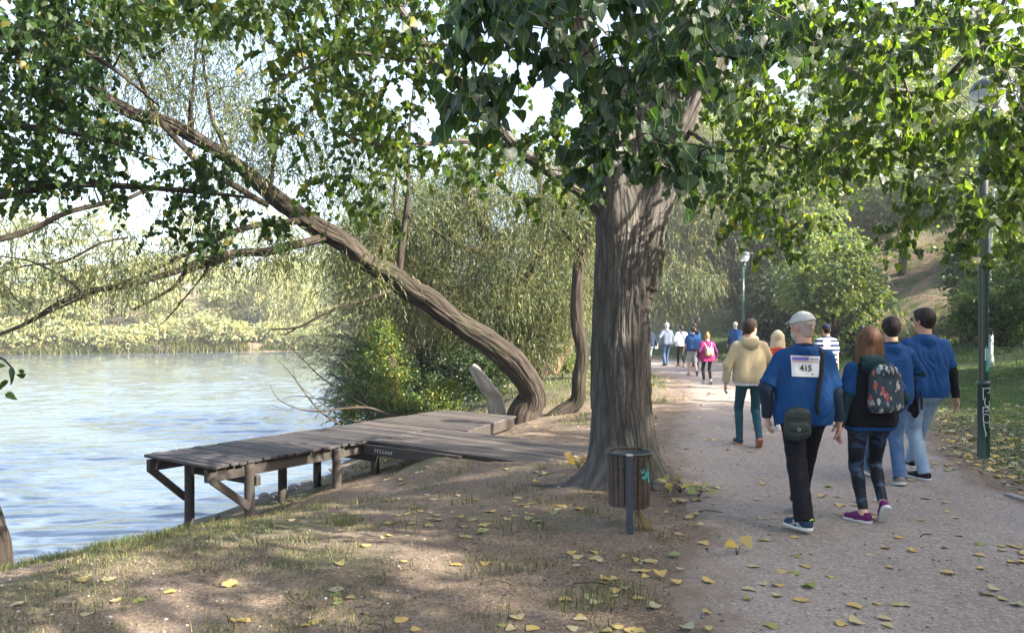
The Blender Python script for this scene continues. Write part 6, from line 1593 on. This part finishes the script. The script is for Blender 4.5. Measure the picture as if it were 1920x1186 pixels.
G_g = leaf_mat('grass_blade', [(0, (.040, .060, .018)), (.45, (.065, .095, .026)), (.7, (.15, .14, .06)), (1, (.30, .25, .13))], .3, .3, False, (1.6, 1.7, .5))
G_d = leaf_mat('dry_grass_blade', [(0, (.10, .10, .035)), (.4, (.20, .17, .085)), (1, (.38, .31, .18))], .25, .2, False, (1.2, 1.2, .6))
G_w = leaf_mat('lawn_blade', [(0, (.035, .078, .016)), (.7, (.062, .125, .025)), (1, (.13, .17, .045))], .3, .3, False, (1.6, 1.8, .5))
def pick(n, x0, x1, y0, y1, dens):
    x = rng.uniform(x0, x1, n); y = rng.uniform(y0, y1, n); p = dens(x, y); k = rng.random(n) < p; return x[k], y[k]
def near_d(x, y):
    d, s_ = path_dist(x, y); sd_ = shore_dist(x, y)
    base = fbm(xyz(x*1.1, y*1.1), 4, 60)*.9+.35*fbm(xyz(x*4, y*4), 2, 70)
    left = np.clip((-x-.8)/3.0, -.4, .5)+np.clip((4.9-y)/2, 0, .35)*(x < .9)
    dock_ = ((x-L0[0])*U[0]+(y-L0[1])*U[1] > 0) & ((x-L0[0])*W[0]+(y-L0[1])*W[1] < 4.4) & (y < 15)
    return np.clip((base+left-.18)*2.2, 0, 1)*np.clip((sd_-.25)/.35, 0, 1)*(d > .12)*np.where(dock_ & (x > -3.0), .12, 1)*np.clip(.02+sd_/1.7, 0, 1)
x, y = pick(150000, -8.5, 2.0, 3.2, 15.5, near_d)
blades(0, x, y, .045, .0045, G_g, 'grass', lean=.8)
x, y = pick(90000, -7.5, 2.0, 3.2, 13, lambda x, y: near_d(x, y)*.55+.015*(path_dist(x, y)[0] > .2)*(shore_dist(x, y) > .6))
blades(0, x, y, .05, .0035, G_d, 'dry_grass', lean=1.5)
def mean_t(cx_, cy_, r_, n, h_, name='grass_clump'):
    a = rng.uniform(0, 6.28, n); rr_ = r_*rng.random(n)**.6; return cx_+rr_*np.cos(a), cy_+rr_*np.sin(a)
# longer tufts
tx, ty = [], []
for k in range(120):
    while True:
        cx_, cy_ = rng.uniform(-6.8, 1.6), rng.uniform(3.6, 9.5)
        if shore_dist(cx_, cy_) > .5 and path_dist(cx_, cy_)[0] > .15: break
    a_, b_ = mean_t(cx_, cy_, rng.uniform(.06, .34), int(rng.uniform(12, 70)), .1); tx.append(a_); ty.append(b_)
for (px, py, r_, n_) in ((90, 1090, .5, 1500), (250, 1085, .45, 1100), (30, 1070, .4, 1200), (1090, 1140, .2, 160), (1165, 1120, .24, 170), (640, 965, .2, 150), (350, 1050, .4, 400), (1120, 880, .06, 30), (1240, 1010, .1, 40), (1105, 960, .1, 40)):
    Yd = CAMZ*1400/(py-610) if px > 500 else 2.3*1400/(py-610); X_ = (px-960)/1400*Yd
    a_, b_ = mean_t(X_, Yd, r_, n_, .1); tx.append(a_); ty.append(b_)
tx, ty = np.concatenate(tx), np.concatenate(ty); k = (shore_dist(tx, ty) > .12); blades(0, tx[k], ty[k], .095, .0048, G_g, 'grass_tufts', lean=.9)
def lawn_d(x, y):
    d, s_ = path_dist(x, y); return (s_ > 0)*np.clip((d-.05+.22*fbm(xyz(x*1.3, y*1.3), 3, 50))/.7, 0, 1)*np.clip(1.25-.55*np.abs(fbm(xyz(x*.7, y*.7), 2, 52)), .3, 1)
x, y = pick(290000, 4.8, 20, 6.5, 24, lawn_d); blades(0, x, y, .045, .007, G_w, 'lawn_grass', lean=.6)
x, y = pick(90000, 6, 42, 22, 62, lambda x, y: (path_dist(x, y)[1] > 0)*np.clip((path_dist(x, y)[0]-.3)/1.5, 0, 1)*np.clip(fbm(xyz(x*.25, y*.25), 3, 55)*1.4+.75, .15, 1))
blades(0, x, y, .20, .03, G_w, 'slope_grass', lean=.9)
x, y = pick(60000, 12, 42, 18, 62, lambda x, y: (path_dist(x, y)[0] > 8)*(path_dist(x, y)[1] > 0)*np.clip(fbm(xyz(x*.22, y*.22), 3, 57)*1.6+.45, 0, 1))
blades(0, x, y, .32, .035, G_d, 'dry_undergrowth', lean=1.3)
x, y = pick(50000, -3.5, 6.5, 13, 34, lambda x, y: (path_dist(x, y)[0] > .2)*(path_dist(x, y)[1] < 0)*(shore_dist(x, y) > .6)*np.clip(fbm(xyz(x*.8, y*.8), 3, 58)+.15+np.clip((y-17)/6, -.3, .7), 0, 1))
blades(0, x, y, .10, .011, G_g, 'bank_grass', lean=.8)

x = rng.uniform(-62, -8, 26000); y = far_y(x)+rng.uniform(-.6, 3.5, 26000); k = fbm(xyz(x*.35, y*.5), 2, 95) > -.35
blades(0, x[k], y[k], .85, .09, G_g, 'reeds', lean=.7)
q_ = rng.uniform(6.5, 16, 30); 
M_st = plain('shore_stone', (.15, .135, .12), .85, 0, .4, 9, .6); st_n = 0
SLB = ['flat dark stone at the waterline beside the front dock post', 'rounded grey stone on the muddy shore under the dock', 'small brownish stone at the water edge left of the dock']
for k in range(26):
    yy = float(rng.uniform(9.6, 13.6)) if k % 3 else float(rng.uniform(8.2, 9.8)); xx = float(np.interp(yy, SH_Y, SH_X))+float(rng.uniform(.12, .75)); r_ = float(rng.uniform(.03, .085))
    b = SDF((-.16,)*3, (.16,)*3, .014); b.ell((0, 0, 0), (r_*1.35, r_, r_*.62), None, 0); b.ell((r_*.4, r_*.3, 0), (r_*.8, r_*.8, r_*.5), None, .02); b.wrinkle(.010, (25, 25, 25), k); V, Fq = b.mesh()
    o = mesh_from('shore_stone', V, Fq, M_st, None, True); o.location = (xx, yy, Hs(xx, yy)+r_*.2); o.rotation_euler = (0, 0, float(rng.uniform(0, 6)))
    tag(o, SLB[2] if yy < 9.6 else SLB[1] if yy > 10.6 else SLB[0], 'stone', 'stones along the near shore, '+('left of the dock' if yy < 9.6 else 'under the dock' if yy > 10.6 else 'by the front post'))
# ---- fallen leaves
F_y = leaf_mat('fallen_yellow_leaf', [(0, (.56, .34, .03)), (.3, (.50, .33, .07)), (.65, (.42, .31, .13)), (1, (.30, .17, .06))], .15, .3, True, (1.2, 1.1, .5), rough=.6)
F_p = leaf_mat('fallen_pale_leaf', [(0, (.34, .27, .16)), (.5, (.42, .35, .22)), (1, (.24, .17, .09))], .1, .25, True, (1, 1, .8), rough=.7)
F_g = leaf_mat('fallen_green_leaf', [(0, (.14, .17, .04)), (.6, (.22, .24, .08)), (1, (.32, .31, .13))], .15, .3, True, (1.1, 1.2, .5), rough=.6)
def curled(seed, curl):
    V, T, uv = leaf_template('poplar_hi'); r_ = np.random.default_rng(seed); V = V.copy(); V[:, 1] -= .45
    V[:, 2] = curl*(V[:, 0]**2*1.6+(V[:, 1])**2*.5)+.06*np.sin(V[:, 0]*9+seed)*np.cos(V[:, 1]*7+seed)+r_.uniform(-.015, .015, len(V))
    V[17:, 2] = .01; V[:, 2] -= V[:17, 2].min()
    return V, T, uv
protos = {}
for nm, mt in (('yellow', F_y), ('pale', F_p), ('green', F_g)):
    for k in range(5):
        V, T, uv = curled(k*7+len(nm), (-.5, .35, .6, -.3, .9)[k]); me_o = mesh_from('fallen_leaf', V, [T], mt, None, True, uv=uv); protos[nm, k] = me_o.data; bpy.data.objects.remove(me_o)
LBL = {'path': {'yellow': 'yellow fallen poplar leaf lying on the grey gravel path', 'pale': 'pale dry fallen poplar leaf lying on the grey gravel path', 'green': 'greenish fallen poplar leaf lying on the grey gravel path'},
       'dirt': {'yellow': 'yellow fallen poplar leaf on the bare dirt bank', 'pale': 'pale dry fallen poplar leaf on the bare dirt bank', 'green': 'greenish fallen poplar leaf on the bare dirt bank'},
       'lawn': {'yellow': 'yellow fallen leaf on the grass near the lamp post', 'pale': 'pale dry fallen leaf on the grass near the lamp post', 'green': 'greenish fallen leaf on the grass near the lamp post'}}
cand = []
def zone_leaves(n, x0, x1, y0, y1, dens=None):
    t_ = rng.random(n); y = y0*(y1/y0)**t_ ; x = rng.uniform(x0, x1, n)*(y/y1 if x0*x1 < 0 or True else 1)
    return x, y
def add_px(n, x0, x1, y0, y1, clump=0):
    k = 0
    while k < n:
        px, py = rng.uniform(x0, x1), rng.uniform(y0, y1); Yd = CAMZ*1400/(py-610); X_ = (px-960)/1400*Yd
        for it in range(3):
            zz = Hs(X_, Yd); Yd = (CAMZ-zz)*1400/(py-610); X_ = (px-960)/1400*Yd
        if shore_dist(X_, Yd) < .4 or Yd > 16: continue
        dt, dw = (X_-L0[0])*U[0]+(Yd-L0[1])*U[1], (X_-L0[0])*W[0]+(Yd-L0[1])*W[1]
        if 0 < dt < 6 and -.1 < dw < (4.4 if 2.4 < dt < 4.1 else 2.2): continue
        cand.append((X_, Yd)); k += 1
        for _ in range(int(rng.integers(0, clump+1))):
            cand.append((X_+rng.normal()*.09, Yd+rng.normal()*.10)); k += 1
add_px(34, 1040, 1290, 1030, 1186, 2); add_px(26, 620, 1060, 950, 1186, 1); add_px(14, 380, 640, 960, 1186, 1); add_px(7, 0, 380, 1080, 1186, 0)
add_px(60, 680, 1100, 870, 990, 2); add_px(22, 1280, 1920, 1100, 1186, 1); add_px(36, 1260, 1920, 980, 1100, 0); add_px(34, 1240, 1800, 860, 980, 0); add_px(14, 1240, 1340, 905, 950, 3)
add_px(30, 1230, 1740, 760, 860, 0)
add_px(60, 1740, 1920, 790, 905, 2)
cand.sort(key=lambda c: c[1])
for i, (x, y) in enumerate(cand[:300]):
    d, s_ = path_dist(x, y); zone = 'path' if d < 0 else ('lawn' if s_ > 0 else 'dirt')
    c_ = rng.choice(['yellow', 'pale', 'green'], p=[.52, .38, .10]) if zone != 'lawn' else rng.choice(['yellow', 'pale', 'green'], p=[.35, .55, .10])
    o = bpy.data.objects.new('fallen_leaf', protos[c_, int(rng.integers(0, 5))]); COL.objects.link(o)
    sz = rng.uniform(.048, .09)
    zz = Hs(x, y)+.003 if d > .05 else float(Hh(x, y, False))+.024+.012*float(vnoise(np.array([x*.8, y*.8, 0]), 36))
    o.location = (x, y, zz); o.rotation_euler = (rng.normal()*.08, rng.normal()*.08, rng.uniform(0, 6.28)); o.scale = (sz, sz, sz*rng.uniform(.3, .75))
    tag(o, LBL[zone][c_], 'leaf', c_+' fallen leaves on the '+{'path': 'path', 'lawn': 'grass', 'dirt': 'dirt'}[zone])
# the rest of the litter, small in the picture
xs, ys = [c[0] for c in cand[300:]], [c[1] for c in cand[300:]]
x2, y2 = pick(5200, 4.8, 13.5, 7.4, 16, lambda x, y: (path_dist(x, y)[1] > 0)*np.clip(1.2-np.abs(path_dist(x, y)[0]-.8)/2.6, .06, 1)*np.clip(1.1-(y-8)/8, .12, 1)*(path_dist(x, y)[0] > .05))
x3, y3 = pick(700, -3, 6.5, 10.5, 24, lambda x, y: (shore_dist(x, y) > .6)*.5)
x4, y4 = pick(500, -3.5, 1.5, 8.6, 12, lambda x, y: (shore_dist(x, y) > 1.2)*np.clip(.6, 0, 1)*((x-L0[0])*W[0]+(y-L0[1])*W[1] > 4.5))
xs, ys = np.concatenate([xs, x2, x3, x4]), np.concatenate([ys, y2, y3, y4]); n = len(xs)
d_, s__ = path_dist(xs, ys); zz = np.where(d_ > .05, Hh(xs, ys)+.008, Hh(xs, ys, False)+.026+.012*vnoise(xyz(xs*.8, ys*.8), 36)); kk = rng.random(n)
az = rng.uniform(0, 6.28, n); dr = np.stack([np.cos(az), np.sin(az), rng.normal(size=n)*.15], -1); nr = np.array([0, 0, 1.])+unit(n)*.35
def pile(sel, mat, nm):
    V, F_, _ = scatter('poplar', np.stack([xs, ys, zz], -1)[sel], dr[sel], nr[sel], rng.uniform(.05, .10, sel.sum())); tag(mesh_from(nm, V, [F_], mat, None, True), kind='stuff')
F_y2 = leaf_mat('litter_yellow_leaf', [(0, (.62, .40, .05)), (.5, (.55, .42, .14)), (1, (.35, .21, .07))], .12, .3, False, (1.1, 1.1, .5), rough=.6)
F_p2 = leaf_mat('litter_pale_leaf', [(0, (.36, .29, .18)), (.5, (.44, .38, .26)), (.85, (.28, .2, .11)), (1, (.16, .10, .05))], .1, .25, False, (1, 1, .8), rough=.7)
pile(kk < .34, F_y2, 'yellow_leaf_litter'); pile(kk >= .34, F_p2, 'pale_leaf_litter')
# small crumbs of bark, dry leaf and grit on the dirt and gravel
def crumbs(n, mat, nm, dens, s0, s1):
    x, y = pick(n, -7, 7, 3.2, 13, lambda x, y: dens(x, y)*np.clip(5/y, 0, 1)); d, _ = path_dist(x, y)
    z = np.where(d > .05, Hh(x, y)+.003, Hh(x, y, False)+.022+.012*vnoise(xyz(x*.8, y*.8), 36)); n = len(x); a = rng.uniform(0, 6.28, n)
    V, F_, _ = scatter('oval', np.stack([x, y, z], -1), np.stack([np.cos(a), np.sin(a), rng.normal(size=n)*.25], -1), np.array([0, 0, 1.])+unit(n)*.6, rng.uniform(s0, s1, n)); tag(mesh_from(nm, V, [F_], mat, None, False), kind='stuff')
C_b = leaf_mat('bark_crumbs', [(0, (.05, .035, .024)), (.5, (.12, .085, .058)), (.8, (.24, .18, .12)), (1, (.34, .28, .2))], .0, .1, False, (1, 1, 1), rough=.9)
C_g = leaf_mat('gravel_grit', [(0, (.10, .09, .08)), (.5, (.22, .20, .18)), (1, (.45, .42, .38))], .0, .1, False, (1, 1, 1), rough=.9)
dd_ = lambda x, y: (path_dist(x, y)[0] > -.1)*(shore_dist(x, y) > .3)*(x < 4)*np.clip(.45+.8*fbm(xyz(x*1.5, y*1.5), 3, 90), .08, 1)
crumbs(60000, C_b, 'bark_litter', dd_, .008, .032)
crumbs(26000, C_b, 'dry_leaf_crumbs', lambda x, y: dd_(x, y)*np.exp(-((x-1.2)**2+(y-7)**2)/5), .015, .05)
crumbs(60000, C_g, 'gravel_grit', lambda x, y: (path_dist(x, y)[0] < .3)*np.clip(.5+.7*fbm(xyz(x*1.2, y*1.2), 3, 91), .12, 1), .005, .014)
crumbs(9000, C_b, 'path_litter', lambda x, y: (path_dist(x, y)[0] < .2)*.5, .008, .026)
O_ = np.array([(1, 0, 0), (.2, 1, .1), (-1, .1, 0), (0, -1, -.1), (0, 0, .6), (.1, 0, -.6)], float); OF = np.array([(0, 1, 4), (1, 2, 4), (2, 3, 4), (3, 0, 4), (1, 0, 5), (2, 1, 5), (3, 2, 5), (0, 3, 5)])
x, y = pick(16000, -6, 7, 3.2, 12, lambda x, y: np.clip(5/y, 0, 1)*(shore_dist(x, y) > .1)*np.clip(.25+.7*fbm(xyz(x*1.4, y*1.4), 3, 99), .05, 1)); d, _ = path_dist(x, y)
z = np.where(d > .05, Hh(x, y)+.002, Hh(x, y, False)+.022+.012*vnoise(xyz(x*.8, y*.8), 36)); n = len(x); a = rng.uniform(0, 6.28, n)
R_ = frames(np.stack([np.cos(a), np.sin(a), a*0], -1), np.array([0, 0, 1.])+unit(n)*.3)*(.004+.013*rng.random(n)**3)[:, None, None]
V = (np.einsum('nij,kj->nki', R_, O_)+np.stack([x, y, z], -1)[:, None]).reshape(-1, 3); F_ = (OF[None]+(np.arange(n)*6)[:, None, None]).reshape(-1, 3)
tag(mesh_from('pebbles', V, [F_], C_g, None, True), kind='stuff')
# stems and twigs lying about
for i, (px, py, an, ln) in enumerate(((555, 1125, 1.9, .22), (1075, 1103, -.35, .34), (1725, 1010, .3, .2), (1300, 968, .05, .3), (690, 1175, -.9, .16), (1330, 1040, 1.1, .15), (900, 1100, -.1, .22))):
    Yd = CAMZ*1400/(py-610); X_ = (px-960)/1400*Yd; q = MB()
    pts = [(t*ln*math.cos(an)-.04*math.sin(t*3)*math.sin(an), t*ln*math.sin(an)+.04*math.sin(t*3)*math.cos(an), .006+.012*math.sin(t*4)) for t in np.linspace(0, 1, 6)]
    tube(q, pts, [.005, .005, .004, .004, .003, .002], 6, .03); o = q.build('twig', B_thin, None, True); o.location = (X_, Yd, Hs(X_, Yd)+.012)
    tag(o, ['curved pale twig on the grassy dirt near the front edge', 'dark broken twig on dirt below the litter bin', 'small dark twig on the gravel behind the walkers', 'thin straight twig at the path edge beside the trunk', 'short twig on the dirt at the front edge', 'short twig at the path edge beside a yellow leaf sprig', 'thin dark twig in the middle of the bare dirt'][i], 'twig')
# yellow leafy sprouts round the trunk foot and the fallen three-leaf sprig
for (px, py, n_, lb, r_, col) in ((1085, 872, 8, 'yellow green leaf sprig at the left root of the big trunk', .10, F_y), (1275, 925, 11, 'bright yellow leaf sprig at the right root of the big trunk', .13, F_y), (1382, 1032, 3, 'three yellow leaves on one stem lying on the gravel', .06, F_y), (640, 905, 0, '', 0, None), (1310, 930, 6, 'green leaf sprig right of the trunk foot', .1, F_g)):
    if not n_: continue
    Yd = CAMZ*1400/(py+12-610); X_ = (px-960)/1400*Yd; z0 = Hs(X_, Yd)+.02; r = empty('leaf_sprig', (X_, Yd, z0), 0, lb, 'sprig')
    q = MB(); ends = []
    for k in range(n_):
        a_ = 6.28*k/n_+rng.normal()*.3; e_ = np.array([math.cos(a_)*r_, math.sin(a_)*r_*.7, rng.uniform(.04, .14)]); ends.append(e_)
        tube(q, [(0, 0, 0), e_*.5+[0, 0, .03], e_], [.003, .0025, .0015], 5, .04)
    q.build('stem', B_thin, r, True); E_ = np.array(ends)
    V, F_, uv = scatter('poplar_hi', E_, E_*[1, 1, .2]+unit(n_)*.05, np.array([0, -.5, 1.])+unit(n_)*.6, rng.uniform(.07, .095, n_)); mesh_from('leaves', V, [F_], col, r, True, uv=uv)
# stones
for i, (px, py, sz) in enumerate(((1262, 1010, .03), (700, 1140, .022), (850, 1142, .02), (1750, 1180, .02), (1440, 1175, .03))):
    pass
# dry straw standing by the bin post
q = MB(); 
for k in range(46):
    a_ = rng.uniform(0, 6.28); e_ = np.array([.05+.10*math.cos(a_)*rng.random(), .0+.05*math.sin(a_), 0]); tube(q, [(.02*math.cos(a_), .05+.02*math.sin(a_), .17*rng.uniform(.6, 1)), e_*.5+[0, .03, .09], e_], [.0015, .002, .002], 4, .1)
o = q.build('straw', G_d, None, True); o.location = (1.03, 6.12, Hs(1.03, 6.12)); tag(o, 'dry straw bundle at the foot of the litter bin post', 'straw')

mb_ = MB(); mb_.box((-40, 75, 22), (420, 360, 56), None, .01)
hz = mb_.build('haze', None or bpy.data.materials.new('haze_air')); tag(hz, kind='stuff')
hm = hz.data.materials[0]; hm.use_nodes = True; nt = hm.node_tree; nt.nodes.clear()
oo = nt.nodes.new('ShaderNodeOutputMaterial'); pv = nt.nodes.new('ShaderNodeVolumePrincipled')
pv.inputs['Color'].default_value = (.93, .95, 1, 1); pv.inputs['Density'].default_value = .0009; pv.inputs['Anisotropy'].default_value = .2
nt.links.new(pv.outputs[0], oo.inputs['Volume'])
EXPO = 2.4
# ================================================================ light, sky, camera
SUN_EL, SUN_AZ = math.radians(31), math.radians(115)      # azimuth measured from +Y towards +X
sd = Vector((math.cos(SUN_EL)*math.sin(SUN_AZ), math.cos(SUN_EL)*math.cos(SUN_AZ), math.sin(SUN_EL)))
w = bpy.data.worlds.new('World'); SC.world = w; w.use_nodes = True
nt = w.node_tree; bg = nt.nodes['Background']
sk = nt.nodes.new('ShaderNodeTexSky'); sk.sky_type = 'NISHITA'; sk.sun_disc = False
sk.sun_elevation = SUN_EL; sk.sun_rotation = SUN_AZ; sk.air_density = 1.0; sk.dust_density = 4.0; sk.ozone_density = 1.0
nt.links.new(sk.outputs[0], bg.inputs[0]); bg.inputs[1].default_value = .128
L = bpy.data.lights.new('sun', 'SUN'); L.energy = 5; L.angle = math.radians(.55); L.color = (1, .93, .82)
so_ = bpy.data.objects.new('sun', L); COL.objects.link(so_)
so_.rotation_euler = (-sd).to_track_quat('-Z', 'Y').to_euler(); so_.location = (20, 0, 30)
cam = bpy.data.cameras.new('camera'); co = bpy.data.objects.new('camera', cam); COL.objects.link(co)
co.location = (0, 0, CAMZ); co.rotation_euler = (math.pi/2, 0, 0)
cam.sensor_width = 36; cam.lens = 36*FPX/1920; cam.shift_y = 17/1920; cam.clip_end = 1500; cam.clip_start = .05
SC.camera = co
SC.view_settings.view_transform = 'Standard'; SC.view_settings.look = 'None'
SC.view_settings.exposure = EXPO; SC.view_settings.gamma = 1
SC.cycles.max_bounces = 8; SC.cycles.diffuse_bounces = 4; SC.cycles.glossy_bounces = 3; SC.cycles.transmission_bounces = 4; SC.cycles.transparent_max_bounces = 8
SC.cycles.use_denoising = True; SC.cycles.caustics_reflective = False; SC.cycles.caustics_refractive = False
SC.cycles.sample_clamp_indirect = 8
